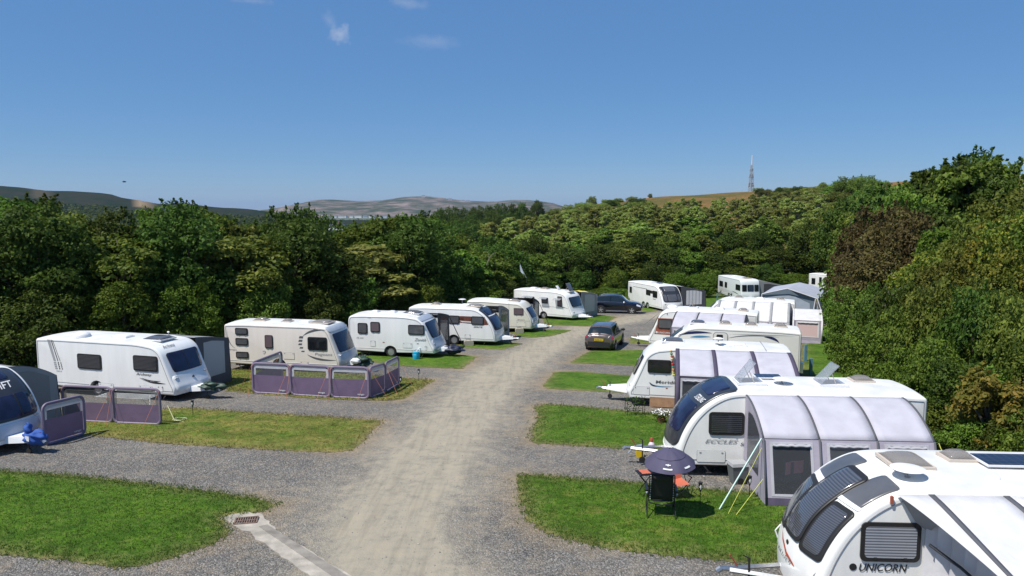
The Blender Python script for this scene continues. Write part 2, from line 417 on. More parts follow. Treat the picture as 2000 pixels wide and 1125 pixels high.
def wheel(parent, ctr, r, w, outy, style='alloy', m=None):
    x, y, z = ctr
    mb = MB(); mb.lathe([(r * .62, -w / 2), (r * .9, -w / 2), (r, -w * .3), (r, w * .3), (r * .9, w / 2), (r * .62, w / 2)], (x, y, z), 'y', 24)
    o = mb.build('wheel', TYRE, parent)
    mb = MB(); yo = y + outy * w * .42
    mb.lathe([(r * .66, -.01), (r * .62, .02), (r * .55, .0), (.001, .0)], (x, yo, z), 'y', 24)
    mb.build('rim_dish', RUBBER if style == 'alloy' else ALLOY, o)
    mb = MB(); yf = y + outy * (w * .46)
    ns = 5 if style == 'alloy' else 8
    mb.lathe([(.001, .012), (r * .17, .012), (r * .17, -.012), (.001, -.012)], (x, yf, z), 'y', 12)
    mb.lathe([(r * .66, -.012), (r * .68, .0), (r * .66, .012), (r * .60, .012), (r * .58, 0), (r * .60, -.012)], (x, yf, z), 'y', 24)
    for k in range(ns):
        a = 2 * math.pi * k / ns + .3
        d = Vector((math.cos(a), 0, math.sin(a))); q = Vector((-d.z, 0, d.x)) * r * (.10 if style == 'alloy' else .06)
        c0 = Vector((x, yf, z)); p = [c0 + d * r * .12 + q, c0 + d * r * .12 - q, c0 + d * r * .62 - q * .9, c0 + d * r * .62 + q * .9]
        mb.slab(p, (0, .014 * outy, 0))
    mb.build('rim', m or ALLOY, o)
    return o
def skylight(c, x, t, lx, lt, kind='dome', open_=0, m=None, zt=None):
    """roof light on the caravan roof; open_ tips the lid up at its rear edge"""
    z = roof_z(c, x, t)
    o = MB(); o.box(c.m(x, t, z + .025), (lx + .08, lt + .08, .06)); fr = o.build('roof_light', BEIGE if kind == 'beige' else (WTRIM if kind != 'smoke' else BEIGE), c.root)
    P = []; nx, nt = 10, 8; hgt = .11 if kind != 'flat' else .05
    ca, sa = math.cos(R(open_)), math.sin(R(open_))
    for i in range(nx + 1):
        row = []
        for j in range(nt + 1):
            u, v = i / nx * 2 - 1, j / nt * 2 - 1
            hh = hgt * (1 - abs(u) ** 4) * (1 - abs(v) ** 4)
            px_, pz_ = u * lx / 2, hh
            if open_:
                qx = px_ - lx / 2; px_ = lx / 2 + qx * ca; pz_ = hh * ca - qx * sa
            row.append(c.m(x + px_, t + v * lt / 2, z + .06 + pz_))
        P.append(row)
    g = MB(); g.grid(P); lid = g.build('lid', m or {'dome': CLEAR, 'smoke': SMOKE, 'beige': SMOKE, 'flat': WTRIM, 'dark': PANEG}[kind], fr)
    md = lid.modifiers.new('t', 'SOLIDIFY'); md.thickness = .012
    if open_:
        s_ = MB()
        for sg in (-1, 1): s_.tube([c.m(x - lx * .1, t + sg * lt * .42, z + .05), c.m(x + lx / 2 - lx * .6 * ca, t + sg * lt * .42, z + .06 + lx * .6 * sa)], .012, 5)
        s_.build('stay', BEIGE, fr)
    # inner frame seen through the lid
    q = MB(); q.box(c.m(x, t, z + .058), (lx * .7, lt * .7, .012)); q.build('blind_cassette', mat('cassette_grey', (.5, .48, .45), .6), fr)
    return fr
def roof_z(c, x, t):
    i = c.idx_x(x); p = c.at(i, t, 0); return p.z
def dish(c, x, t, r=.3, h=.16, saucer=True):
    z = roof_z(c, x, t); b = MB(); b.lathe([(.001, 0), (.05, 0), (.05, .02), (.018, .03), (.018, h)], c.m(x, t, z), 'z', 10)
    o = b.build('tv_aerial', TRIM, c.root)
    b = MB(); b.lathe([(.001, -.03), (r * .6, -.025), (r, 0), (r * .6, .03), (.001, .045)], c.m(x, t, z + h + .03), 'z', 24); b.build('aerial_dish', WTRIM, o)
def solar(c, x, t, lx, lt, tilt=0):
    z = roof_z(c, x, t) + .06
    b = MB(); b.box(c.m(x, t, z), (lx + .06, lt + .06, .035)); o = b.build('solar_panel', WTRIM, c.root)
    m = MATS.get('solar_cells') or solar_mat()
    b = MB(); b.box(c.m(x, t, z + .021), (lx, lt, .008)); b.build('cells', m, o, smooth=0)
    b = MB(); b.box(c.m(x - lx / 2 - .06, t, z - .03), (.10, lt * .9, .05)); b.build('bracket', BEIGE, o)
def solar_mat():
    m, N, L, P = nodes('solar_cells')
    tc = N.new('ShaderNodeTexCoord'); br = N.new('ShaderNodeTexBrick'); br.offset = 0; br.inputs['Scale'].default_value = 6.4
    br.inputs['Color1'].default_value = (.006, .010, .030, 1); br.inputs['Color2'].default_value = (.008, .013, .038, 1); br.inputs['Mortar'].default_value = (.2, .23, .3, 1)
    br.inputs['Mortar Size'].default_value = .012; br.inputs['Brick Width'].default_value = 1; br.inputs['Row Height'].default_value = 1
    L.new(tc.outputs['Object'], br.inputs['Vector']); L.new(br.outputs['Color'], P.inputs['Base Color'])
    P.inputs['Roughness'].default_value = .3; P.inputs['Coat Weight'].default_value = .3
    MATS['solar_cells'] = m; return m
def dome(c, x, t, r=.35, h=.25):
    z = roof_z(c, x, t) - .01; b = MB(); b.lathe([(r, 0), (r * .98, h * .4), (r * .8, h * .75), (r * .45, h * .95), (.001, h)], c.m(x, t, z), 'z', 24); b.build('satellite_dome', WTRIM, c.root)
def swoosh(c, p0, p1, p2, w, m, nm='stripe', off=.007, n=14):
    """tapered curved stripe on the near side through p0 p1 p2 (x,z)"""
    mb = MB(); A = []; B = []
    for i in range(n + 1):
        t = i / n; x = p0[0] * (1 - t) ** 2 + 2 * p1[0] * t * (1 - t) + p2[0] * t * t; z = p0[1] * (1 - t) ** 2 + 2 * p1[1] * t * (1 - t) + p2[1] * t * t
        ww = w * math.sin(math.pi * (t * .96 + .02)) * .5; dx = 2 * (1 - t) * (p1[0] - p0[0]) + 2 * t * (p2[0] - p1[0]); dz = 2 * (1 - t) * (p1[1] - p0[1]) + 2 * t * (p2[1] - p1[1])
        l = math.hypot(dx, dz) or 1; A.append(c.m(x - dz / l * ww, -off, z + dx / l * ww)); B.append(c.m(x + dz / l * ww, -off, z - dx / l * ww))
    mb.grid([A, B]); return mb.build(nm, m, c.root, smooth=0)
# ------------------------------------------------------------------ awnings
def awning(name, label, c, far, x0, x1, d, zr=2.36, ze=1.8, nseg=3, roof=LAV, wall=LAVG, beam=ADGREY, bw=.05, p=1.7, pane=PVC,
           border=WBW, skirt=None, curve_out=.12, sidewin=True, front=True, frontwin=(.5, 1.0), guys=(), side_mat=None, group=None, xf=0.0, open_side=None, lastin=0.0, side_pane=None):
    """porch awning fixed to the awning rail; x0..x1 along the caravan, d metres deep"""
    W, fs = c.W, c.fs
    T = (lambda o: W + o) if far else (lambda o: -o)
    xm = (x0 + x1) / 2; base = c.world(xm, T(d / 2)); base.z = gz(base.y)
    root = thing(name, label, 'awning', base, c.yaw, group)
    off = Vector(c.m(xm, T(d / 2), 0)); dz = c.loc.z - base.z
    def q(x, o, z): v = Vector(c.m(x, T(o), z)) - off; v.z = z + dz; return v
    def zg(x, o): w = c.world(x, T(o)); return gz(w.y) - c.loc.z
    def rz(o): o2 = max(0, min(1, o / d)); return ze + (zr - ze) * (1 - o2 ** p)
    NO = 10
    def X(x, o): return x + (x - xm) * xf * (o / d)
    def roofp(x, k, up=0):
        o = d * k / NO; return q(X(x, o), o + up * .3, rz(o) + up)
    for s in range(nseg):
        a = x0 + (x1 - x0) * s / nseg; b = x0 + (x1 - x0) * (s + 1) / nseg
        P = []
        for i in range(7):
            x = a + (b - a) * i / 6; sag = -.018 * math.sin(math.pi * i / 6)
            P.append([roofp(x, k, sag * math.sin(math.pi * k / NO)) for k in range(NO + 1)])
        mb = MB(); mb.grid(P); o_ = mb.build('roof_panel', roof, root, smooth=60); o_.modifiers.new('t', 'SOLIDIFY').thickness = .006
    for s in range(nseg + 1):
        a = x0 + (x1 - x0) * s / nseg; a = max(x0 + bw / 2, min(x1 - bw / 2, a))
        li = lastin if s == nseg else 0
        P = [[roofp(a + e - li * (1 - k / NO), k, .012) for k in range(NO + 1)] for e in (-bw / 2, bw / 2)]
        mb = MB(); mb.grid(P)
        xx = X(a, d); mb.grid([[q(xx + e, d + .02, rz(d)), q(xx + e, d + curve_out + .02, zg(xx, d) + .02)] for e in (-bw / 2, bw / 2)])
        o_ = mb.build('beam', beam, root, smooth=60); o_.modifiers.new('t', 'SOLIDIFY').thickness = .02
    if front:
        for s in range(nseg):
            a = X(x0 + (x1 - x0) * s / nseg, d); b = X(x0 + (x1 - x0) * (s + 1) / nseg, d); w_ = b - a
            zt = rz(d) - .02; zb = zg((a + b) / 2, d) + .03
            def fp(u, v): return q(a + w_ * u, d + curve_out * (1 - v), zb + (zt - zb) * v)
            u0, u1 = .17, .83; v1 = .93; v0 = .93 - frontwin[0]
            sk = .13
            mb = MB()
            for (ua, ub, va, vb) in ((0, u0, sk, 1), (u1, 1, sk, 1), (u0, u1, sk, v0), (u0, u1, v1, 1)):
                mb.grid([[fp(ua, va), fp(ua, vb)], [fp(ub, va), fp(ub, vb)]])
            f = mb.build('front_wall', wall, root, smooth=0)
            def fq(u, v, e=.012): return q(a + w_ * u, d + curve_out * (1 - v) + e, zb + (zt - zb) * v)
            bx, by = .05, .035
            mb = MB()
            for (ua, ub, va, vb) in ((u0 - bx, u0, v0 - by, v1 + by), (u1, u1 + bx, v0 - by, v1 + by), (u0, u1, v0 - by, v0), (u0, u1, v1, v1 + by)):
                mb.grid([[fq(ua, va), fq(ua, vb)], [fq(ub, va), fq(ub, vb)]])
            mb.build('window_border', border, f, smooth=0)
            mb = MB(); mb.grid([[fp(u0, v0), fp(u0, v1)], [fp(u1, v0), fp(u1, v1)]]); mb.build('window', pane, f, smooth=0)
            # rolled blind at the window head
            mb = MB(); mb.tube([fq(u0 + (u1 - u0) * k / 10, v1 - .01 - .012 * math.sin(k * 1.9) ** 2, .04) for k in range(11)], .035, 6); mb.build('rolled_blind', border, f)
            mb = MB(); mb.grid([[fq(k / 6, 0, .02 + .03 * (k % 2)), fq(k / 6, sk, .0)] for k in range(7)]); mb.build('mud_skirt', skirt or wall, f, smooth=0)
    for sx, x in ((0, x0), (1, x1)):
        if open_side == sx: continue
        pts = [q(X(x, d * k / NO), d * k / NO, rz(d * k / NO) - .01) for k in range(NO + 1)] + [q(X(x, d), d + curve_out, zg(x, d) + .02), q(x, 0.03, zg(x, 0) + .02)]
        mb = MB(); mb.add(pts, [tuple(range(len(pts)))]); sw = mb.build('side_wall', side_mat or wall, root, smooth=0)
        if sidewin:
            e = .012 * (1 if sx else -1)
            w0, w1 = d * .22, d * .86; zl = zg(x, d) + .55
            pp = [q(X(x, w0) + e, w0, zl), q(X(x, w1) + e, w1, zl)] + [q(X(x, w1 + (w0 - w1) * k / 5) + e, w1 + (w0 - w1) * k / 5, min(rz(w1 + (w0 - w1) * k / 5) - .16, 2.05)) for k in range(6)]
            mb = MB(); mb.add(pp, [tuple(range(len(pp)))]); mb.build('window', side_pane or PVCD, sw, smooth=0)
    for g in guys:   # (x, o, z) -> (x, o, z) , material, radius
        mb = MB(); mb.tube([q(*g[0]), q(g[1][0], g[1][1], zg(g[1][0], g[1][1]) + g[1][2])], g[3], 5); mb.build('guy_strap', g[2], root)
    root_q = q
    return root, q, zg
def free_prism(mb, pts, off): mb.slab(pts, off)
# ------------------------------------------------------------------ windbreaks
def windbreak(label, pts, h=1.22, lean=.05, win=True, flip=1, ropes=(), rope=ROPEO, group='purple inflatable windbreaks by the pitches', bottom=PURPT, word='vango', winv=(.62, .84), ropes_on=None, brd=None):
    o0 = Vector((pts[0][0], pts[0][1], gz(pts[0][1])))
    root = thing('windbreak', label, 'windbreak', o0, 0, group)
    for k, (a, b) in enumerate(zip(pts, pts[1:])):
        A = Vector((a[0], a[1], gz(a[1]))) - o0; B = Vector((b[0], b[1], gz(b[1]))) - o0
        d = (B - A); w = d.length; ux = d.normalized(); n = Vector((ux.y, -ux.x, 0)).normalized() * flip; uz = Vector((0, 0, 1))
        g = .03
        out = rrect(g, .04, w - g, h, .2, 6)
        P = lambda u, v, e=0: A + ux * u + uz * v + n * e
        mb = MB(); pp = [P(u, v) for u, v in out]; mb.tube(pp + [pp[0]], .05, 7, caps=False); tb = mb.build('inflatable_frame', bottom, root)
        v0, v1 = h * winv[0], h * winv[1]
        mb = MB(); m_ = .06
        L1 = [(g + m_, .10), (w - g - m_, .10), (w - g - m_, v0), (g + m_, v0)]
        # fabric with slight wrinkles
        rows = []
        for i in range(13):
            rows.append([P(L1[0][0] + (L1[1][0] - L1[0][0]) * i / 12, .10 + (v0 - .10) * j / 6, .012 * mnoise.noise(Vector((i * .9 + k * 7, j * .7, 3)))) for j in range(7)])
        mb.grid(rows); pn = mb.build('panel', PURP, root, smooth=60)
        if word: lettering('lettering', word, P((w * .70) if flip > 0 else (w * .30), .16, .03), ux * flip, uz, w * .17, .07, n, WLETTER, pn, .2)
        inner = rrect(w * .10, v0 + .01, w - w * .10, v1, .04, 3)
        outer = rrect(g + m_, v0, w - g - m_, h - .06, .14, 6)
        mb = MB()
        for (ua, ub, va, vb) in ((g + m_, w * .10, v0, h - .10), (w - w * .10, w - g - m_, v0, h - .10), (w * .10, w - w * .10, v1, h - .05)):
            mb.grid([[P(ua, va, .006), P(ua, vb, .006)], [P(ub, va, .006), P(ub, vb, .006)]])
        mb.build('window_surround', brd or WBW, root, smooth=0)
        mb = MB(); mb.grid([[P(w * .10, v0), P(w * .10, v1)], [P(w * .9, v0), P(w * .9, v1)]]); mb.build('window', PVC, root, smooth=0)
        if ropes_on is None or k in ropes_on:
            for (ua, ub, e) in ((0.02, .25, .75), (w - .02, w - .28, .75)):
                mb = MB(); mb.tube([P(ua, h * .98), P(ub, .02, e)], .008, 4); mb.build('guy_line', rope, root)
                mb = MB(); mb.tube([P(ub, -.02, e), P(ub, .07, e + .03)], .01, 4); mb.build('peg', STEEL, root)
    return root
# ------------------------------------------------------------------ cars
def catmull(P, sub):
    out = []
    for i in range(len(P) - 1):
        p0 = P[max(i - 1, 0)]; p1 = P[i]; p2 = P[i + 1]; p3 = P[min(i + 2, len(P) - 1)]
        for k in range(sub):
            t = k / sub
            out.append(tuple(.5 * (2 * b + (c_ - a) * t + (2 * a - 5 * b + 4 * c_ - d) * t * t + (3 * b - a - 3 * c_ + d) * t ** 3) for a, b, c_, d in zip(p0, p1, p2, p3)))
    out.append(tuple(P[-1])); return out
def car(name, label, loc, yaw, st, paint, wx, wr, glass, rear=True, plate='', plate_col=(.75, .55, .03), H=1.6, roofglass=False, rims='alloy'):
    root = thing(name, label, 'car', loc, R(yaw), 'cars parked beside the track')
    secs = []
    for (x, zb, wb, wm, zbelt, wbelt, zroof, wroof) in st:
        zm = zb + (zbelt - zb) * .45
        sec = [(0, zb), (wb - .15, zb), (wb, zb + .06), (wm, zm), (wm - .005, zbelt - .14), (wbelt, zbelt), (wbelt * .45 + wroof * .55, zbelt * .42 + zroof * .58), (wroof, zroof - .05), (wroof - .18, zroof), (0, zroof + .025)]
        secs.append([(x, y, z) for y, z in sec])
    SU, SV = 6, 4
    cols = [catmull([s[j] for s in secs], SU) for j in range(10)]
    Gd = [catmull([cols[j][i] for j in range(10)], SV) for i in range(len(cols[0]))]
    NU, NV = len(Gd), len(Gd[0])
    full = [row + [(x, -y, z) for (x, y, z) in reversed(row)] for row in Gd]
    mb = MB(); mb.grid(full)
    mb.add(full[0], [tuple(range(len(full[0])))]); mb.add(full[-1], [tuple(range(len(full[0])))])
    body = mb.build('body', paint, root, smooth=50)
    def S(u, v, side=1, e=.0):
        i = min(max(u * SU, 0), NU - 1.001); j = min(max(v * SV, 0), NV - 1.001); i0, j0 = int(i), int(j); fi, fj = i - i0, j - j0
        g = lambda a, b: Vector(Gd[a][b])
        p = (g(i0, j0) * (1 - fi) + g(i0 + 1, j0) * fi) * (1 - fj) + (g(i0, j0 + 1) * (1 - fi) + g(i0 + 1, j0 + 1) * fi) * fj
        du = g(min(i0 + 1, NU - 1), j0) - g(i0, j0); dv = g(i0, min(j0 + 1, NV - 1)) - g(i0, j0); n = du.cross(dv)
        n = n.normalized() if n.length > 1e-9 else Vector((0, 0, 1))
        c0 = Vector((0, 0, .7))
        if n.dot(p - c0) < 0: n = -n
        p = p + n * e; p.y *= side; return p
    def spatch(nm, u0, u1, v0, v1, m, e=.008, side=1, trim0=0, trim1=0, parent=None):
        P = []
        for i in range(13):
            a = i / 12; u = u0 + (u1 - u0) * a
            va = v0; vb = v1 - (trim0 * max(0, 1 - a * 3) + trim1 * max(0, (a - .6667) * 3))
            P.append([S(u, va + (vb - va) * j / 8, side, e) for j in range(9)])
        mb = MB(); mb.grid(P); return mb.build(nm, m, parent or root, smooth=60)
    def cpatch(nm, u0, u1, v, m, e=.008, parent=None, tp=0.0):
        """across the car from side to side over the top (windscreen, tailgate glass)"""
        P = []
        for i in range(9):
            u = u0 + (u1 - u0) * i / 8; vv = v + tp * i / 8
            row = [S(u, vv + (9 - vv) * j / 8, 1, e) for j in range(9)]; row += [S(u, 9 - (9 - vv) * j / 8, -1, e) for j in range(1, 9)]
            P.append(row)
        mb = MB(); mb.grid(P); return mb.build(nm, m, parent or root, smooth=60)
    for x in wx:
        for s in (1, -1):
            ym = max(abs(p[1]) for row in Gd for p in row if abs(p[0] - x) < .3)
            mb = MB(); mb.lathe([(.001, ym - .22), (wr + .07, ym - .22), (wr + .07, ym + .006), (wr + .03, ym + .010), (.001, ym + .004)], (0, 0, 0), 'y', 28)
            mb.v = [(a + x, b * s, c_ + wr + .01) for a, b, c_ in mb.v]; mb.build('wheel_arch', DARK, root)
            wheel(root, (x, s * (ym - .075), wr), wr, .2, s, rims)
    return root, S, spatch, cpatch
# ------------------------------------------------------------------ foliage
def leaf_mat(name, cols, trans=.38, rough=.55):
    m, N, L, P = nodes(name)
    out = N['Material Output']
    geo = N.new('ShaderNodeNewGeometry'); oi = N.new('ShaderNodeObjectInfo')
    cr = N.new('ShaderNodeValToRGB'); cr.color_ramp.interpolation = 'LINEAR'
    e = cr.color_ramp.elements
    while len(e) < len(cols): e.new(.5)
    for k, c in enumerate(cols): e[k].position = k / (len(cols) - 1); e[k].color = (*c, 1)
    # slow clumpy variation + leaf-to-leaf
    tc = N.new('ShaderNodeTexCoord'); no = N.new('ShaderNodeTexNoise'); no.inputs['Scale'].default_value = 1.1; no.inputs['Detail'].default_value = 2
    L.new(tc.outputs['Object'], no.inputs['Vector'])
    a = N.new('ShaderNodeMath'); a.operation = 'MULTIPLY_ADD'; a.inputs[1].default_value = .45; L.new(geo.outputs['Random Per Island'], a.inputs[0])
    b = N.new('ShaderNodeMath'); b.operation = 'MULTIPLY_ADD'; b.inputs[1].default_value = .9; b.inputs[2].default_value = -.2; L.new(no.outputs['Fac'], b.inputs[0]); L.new(b.outputs[0], a.inputs[2])
    L.new(a.outputs[0], cr.inputs['Fac'])
    hs = N.new('ShaderNodeHueSaturation')
    v1 = N.new('ShaderNodeMath'); v1.operation = 'MULTIPLY_ADD'; v1.inputs[1].default_value = .045; v1.inputs[2].default_value = .478; L.new(oi.outputs['Random'], v1.inputs[0]); L.new(v1.outputs[0], hs.inputs['Hue'])
    v2 = N.new('ShaderNodeMath'); v2.operation = 'MULTIPLY_ADD'; v2.inputs[1].default_value = .6; v2.inputs[2].default_value = .7; L.new(oi.outputs['Random'], v2.inputs[0]); L.new(v2.outputs[0], hs.inputs['Value'])
    L.new(cr.outputs['Color'], hs.inputs['Color']); L.new(hs.outputs['Color'], P.inputs['Base Color'])
    P.inputs['Roughness'].default_value = rough; P.inputs['Specular IOR Level'].default_value = .12
    tr = N.new('ShaderNodeBsdfTranslucent'); L.new(hs.outputs['Color'], tr.inputs['Color'])
    mx = N.new('ShaderNodeMixShader'); mx.inputs[0].default_value = trans
    L.new(P.outputs[0], mx.inputs[1]); L.new(tr.outputs[0], mx.inputs[2]); L.new(mx.outputs[0], out.inputs['Surface'])
    return m
LEAF = leaf_mat('leaves_green', [(0.047, 0.085, 0.012), (0.131, 0.199, 0.028), (0.303, 0.372, 0.062)])
LEAFD = leaf_mat('leaves_deep_green', [(0.030, 0.055, 0.009), (0.075, 0.120, 0.019), (0.175, 0.237, 0.043)])
LEAFB = leaf_mat('leaves_bright', [(0.050, 0.088, 0.011), (0.110, 0.176, 0.020), (0.209, 0.286, 0.039)])
LEAFO = leaf_mat('leaves_olive', [(0.059, 0.081, 0.014), (0.145, 0.172, 0.029), (0.317, 0.317, 0.059)])
LEAFR = leaf_mat('leaves_bronze', [(0.056, 0.050, 0.018), (0.131, 0.100, 0.037), (0.175, 0.194, 0.048)])
LEAFY = leaf_mat('leaves_yellowing', [(0.050, 0.077, 0.011), (0.143, 0.182, 0.026), (0.506, 0.396, 0.055)])
LEAFF = leaf_mat('leaves_hill', [(0.100, 0.145, 0.029), (0.236, 0.299, 0.061), (0.453, 0.508, 0.109)])
LEAFC = leaf_mat('needles', [(0.134, 0.176, 0.037), (0.286, 0.328, 0.076), (0.504, 0.521, 0.151)])
BARK = mat('bark', (.09, .075, .06), .9, var=.4, scale=6, bump=.6, bscale=15)
BARKP = mat('bark_pale', (.25, .22, .17), .85, var=.3, scale=5)
def leaf_mesh(name, centers, normals, size, m, aspect=1.6, jit=.8, fold=.25):
    """many small two-triangle leaves as one mesh"""
    n = len(centers); C = np.asarray(centers); Nn = np.asarray(normals) + rng.normal(0, jit * .7, (n, 3)); Nn /= np.linalg.norm(Nn, axis=1)[:, None] + 1e-9
    r = rng.normal(0, 1, (n, 3)); U = np.cross(Nn, r); U /= np.linalg.norm(U, axis=1)[:, None] + 1e-9; V = np.cross(Nn, U)
    s = (size * rng.uniform(.6, 1.4, n))[:, None]
    a = C - U * s * aspect * .5; b = C + V * s * .5 - Nn * s * fold * .0; c = C + U * s * aspect * .5 - Nn * s * fold; d = C - V * s * .5
    vs = np.stack([a, b, c, d], 1).reshape(-1, 3)
    me = bpy.data.meshes.new(name); me.vertices.add(4 * n); me.vertices.foreach_set('co', vs.astype(np.float32).ravel())
    me.loops.add(4 * n); me.loops.foreach_set('vertex_index', np.arange(4 * n, dtype=np.int32))
    me.polygons.add(n); me.polygons.foreach_set('loop_start', np.arange(0, 4 * n, 4, dtype=np.int32)); me.polygons.foreach_set('loop_total', np.full(n, 4, dtype=np.int32))
    me.update(); me.validate(); me.materials.append(m); return me
def crown_points(n, lobes, shell=.35):
    """points over the outer shells of overlapping lobes (centre, radii)"""
    vol = np.array([l[1][0] * l[1][1] + l[1][1] * l[1][2] for l in lobes]); pr = vol / vol.sum()
    k = rng.choice(len(lobes), n, p=pr); C = np.array([l[0] for l in lobes])[k]; Rr = np.array([l[1] for l in lobes])[k]
    d = rng.normal(0, 1, (n, 3)); d[:, 2] = np.where(d[:, 2] < -.3, -d[:, 2] * .6, d[:, 2]); d /= np.linalg.norm(d, axis=1)[:, None]
    rad = 1 - rng.beta(1.2, 3.0, n) * shell * 1.6
    rad = rad * (1 + .16 * np.sin(d[:, 0] * 7 + k) * np.sin(d[:, 1] * 6 + k * 2) + .08 * np.sin(d[:, 2] * 13 + k))
    P = C + d * Rr * rad[:, None]
    return P, d
def make_tree(name, H, Wd, n, size, m, low=.12, lobes=14, bark=BARK, jit=.8, top=.5, seed=1, shell=.35, trunk=.16, sub=3):
    """prototype: trunk mesh + crown mesh, base at the origin, height H, width Wd"""
    r = random.Random(seed); lb = []
    for i in range(lobes):
        a = i * 2.399 + r.random(); f = (i + .5) / lobes; z = H * (low + (1 - low) * (f ** .85) * .86) ; env = math.sin(math.pi * min(1, max(.12, (1 - f) * .85 + .12))) ** .7
        rr = Wd / 2 * env * (.45 + .3 * r.random()); s = Wd * (.12 + .15 * r.random())
        c = (rr * math.cos(a), rr * math.sin(a), z)
        lb.append((c, (s, s, s * (.75 + .3 * r.random()))))
        for _ in range(sub):
            dd = Vector((r.gauss(0, 1), r.gauss(0, 1), abs(r.gauss(0, .8)))).normalized() * s * .9; s2 = s * (.35 + .2 * r.random())
            lb.append(((c[0] + dd.x, c[1] + dd.y, c[2] + dd.z), (s2, s2, s2 * .9)))
    P, d = crown_points(n, lb, shell)
    # wild shoots and drooping sprays break the outline
    ns = 90 if n > 8000 else 26; per = 26; S_ = []; SD = []
    for _ in range(ns):
        c, s = lb[r.randrange(len(lb))]; dd = Vector((r.gauss(0, 1), r.gauss(0, 1), abs(r.gauss(0, 1)) * .9)).normalized(); ln = Wd * (.04 + .07 * r.random()); p0 = Vector(c) + Vector((dd.x * s[0], dd.y * s[1], dd.z * s[2])) * .85
        up = Vector((0, 0, r.uniform(-.5, .9)))
        for q_ in range(per):
            f = r.random(); w_ = ln * .22 * (1 - f * .7); p = p0 + (dd + up * f).normalized() * ln * f + Vector((r.gauss(0, w_), r.gauss(0, w_), r.gauss(0, w_))); S_.append(tuple(p)); SD.append(tuple(dd))
    P = np.concatenate([P, np.array(S_)]); d = np.concatenate([d, np.array(SD)])
    P[:, 2] = np.maximum(P[:, 2], .05 + rng.random(len(P)) * .3)
    # a few wild shoots break the outline
    me = leaf_mesh(name + '_crown', P, d + np.array([0, 0, .4]), size, m, jit=jit)
    mb = MB(); mb.tube([(0, 0, -.3), (.05 * H * (r.random() - .5), .03 * H, H * .3), (.06 * H * (r.random() - .5), 0, H * .7), (0, 0, H * .92)], [trunk * H / 8 * 1.2, trunk * H / 8, trunk * H / 8 * .5, .02], 8)
    for c, s in lb[::(sub + 1)]:
        z0 = max(.1, c[2] * .55); mb.tube([(0, 0, z0), (c[0] * .5, c[1] * .5, (z0 + c[2]) / 2 + .05), c], [trunk * .45, trunk * .25, .015], 5)
    tm = bpy.data.meshes.new(name + '_trunk'); tm.from_pydata(mb.v, [], mb.f); tm.shade_smooth(); tm.materials.append(bark)
    return (name, me, tm, H, Wd)
def put_tree(proto, x, y, h, w, label, cat='tree', group=None, z=None, name=None, crown_m=None, rz=None, only_crown=False):
    nm, cm, tm, H, Wd = proto
    o = bpy.data.objects.new(name or nm, None); COL.objects.link(o)
    o.location = (x, y, gz(y) if z is None else z); o.rotation_euler = (0, 0, random.random() * 6.28 if rz is None else rz); o.scale = (w / Wd, w / Wd, h / H)
    tag(o, label, cat, group)
    c = bpy.data.objects.new('crown', cm); COL.objects.link(c); c.parent = o
    if crown_m:
        c.material_slots[0].link = 'OBJECT'; c.material_slots[0].material = crown_m
    if not only_crown:
        t = bpy.data.objects.new('trunk', tm); COL.objects.link(t); t.parent = o
    return o
# ------------------------------------------------------------------ world, sun, camera
SUNV = Vector((.47, .30, -1.0)).normalized()
elev = math.asin(-SUNV.z); rot = math.atan2(-SUNV.x, -SUNV.y)
w = bpy.data.worlds.new('World'); scene.world = w; w.use_nodes = True
N, L = w.node_tree.nodes, w.node_tree.links; bg = N['Background']
sky = N.new('ShaderNodeTexSky'); sky.sky_type = 'NISHITA'; sky.sun_disc = False; sky.sun_elevation = elev; sky.sun_rotation = rot
sky.air_density = 1.0; sky.dust_density = .15; sky.ozone_density = 5.0; sky.altitude = 1200
bg.inputs['Strength'].default_value = .080
tc = N.new('ShaderNodeTexCoord')
def cloud_mask(px, py, rx, ry, amt, sc):
    """a small wisp of cloud in one direction of the sky"""
    u = (px - 1000) / F; v = -(py - 562.5) / F; d = Vector((u, CT + v * ST, -ST + v * CT)).normalized()
    sub = N.new('ShaderNodeVectorMath'); sub.operation = 'SUBTRACT'; sub.inputs[1].default_value = d; L.new(tc.outputs['Generated'], sub.inputs[0])
    mul = N.new('ShaderNodeVectorMath'); mul.operation = 'MULTIPLY'; mul.inputs[1].default_value = (F / rx, 0, F / ry); L.new(sub.outputs[0], mul.inputs[0])
    no = N.new('ShaderNodeTexNoise'); no.inputs['Scale'].default_value = sc; no.inputs['Detail'].default_value = 6; no.inputs['Roughness'].default_value = .62; L.new(tc.outputs['Generated'], no.inputs['Vector'])
    ln = N.new('ShaderNodeVectorMath'); ln.operation = 'LENGTH'; L.new(mul.outputs[0], ln.inputs[0])
    a = N.new('ShaderNodeMath'); a.operation = 'MULTIPLY_ADD'; a.inputs[1].default_value = 2.4; a.inputs[2].default_value = -.75; L.new(no.outputs['Fac'], a.inputs[0])
    s = N.new('ShaderNodeMath'); s.operation = 'SUBTRACT'; L.new(a.outputs[0], s.inputs[0]); L.new(ln.outputs['Value'], s.inputs[1])
    s.inputs[1].default_value = 0
    b = N.new('ShaderNodeMath'); b.operation = 'ADD'; b.inputs[1].default_value = .45; b.use_clamp = True; L.new(s.outputs[0], b.inputs[0])
    c = N.new('ShaderNodeMath'); c.operation = 'MULTIPLY'; c.inputs[1].default_value = amt; L.new(b.outputs[0], c.inputs[0]); return c
hs_ = N.new('ShaderNodeHueSaturation'); hs_.inputs['Saturation'].default_value = 1.2; L.new(sky.outputs['Color'], hs_.inputs['Color'])
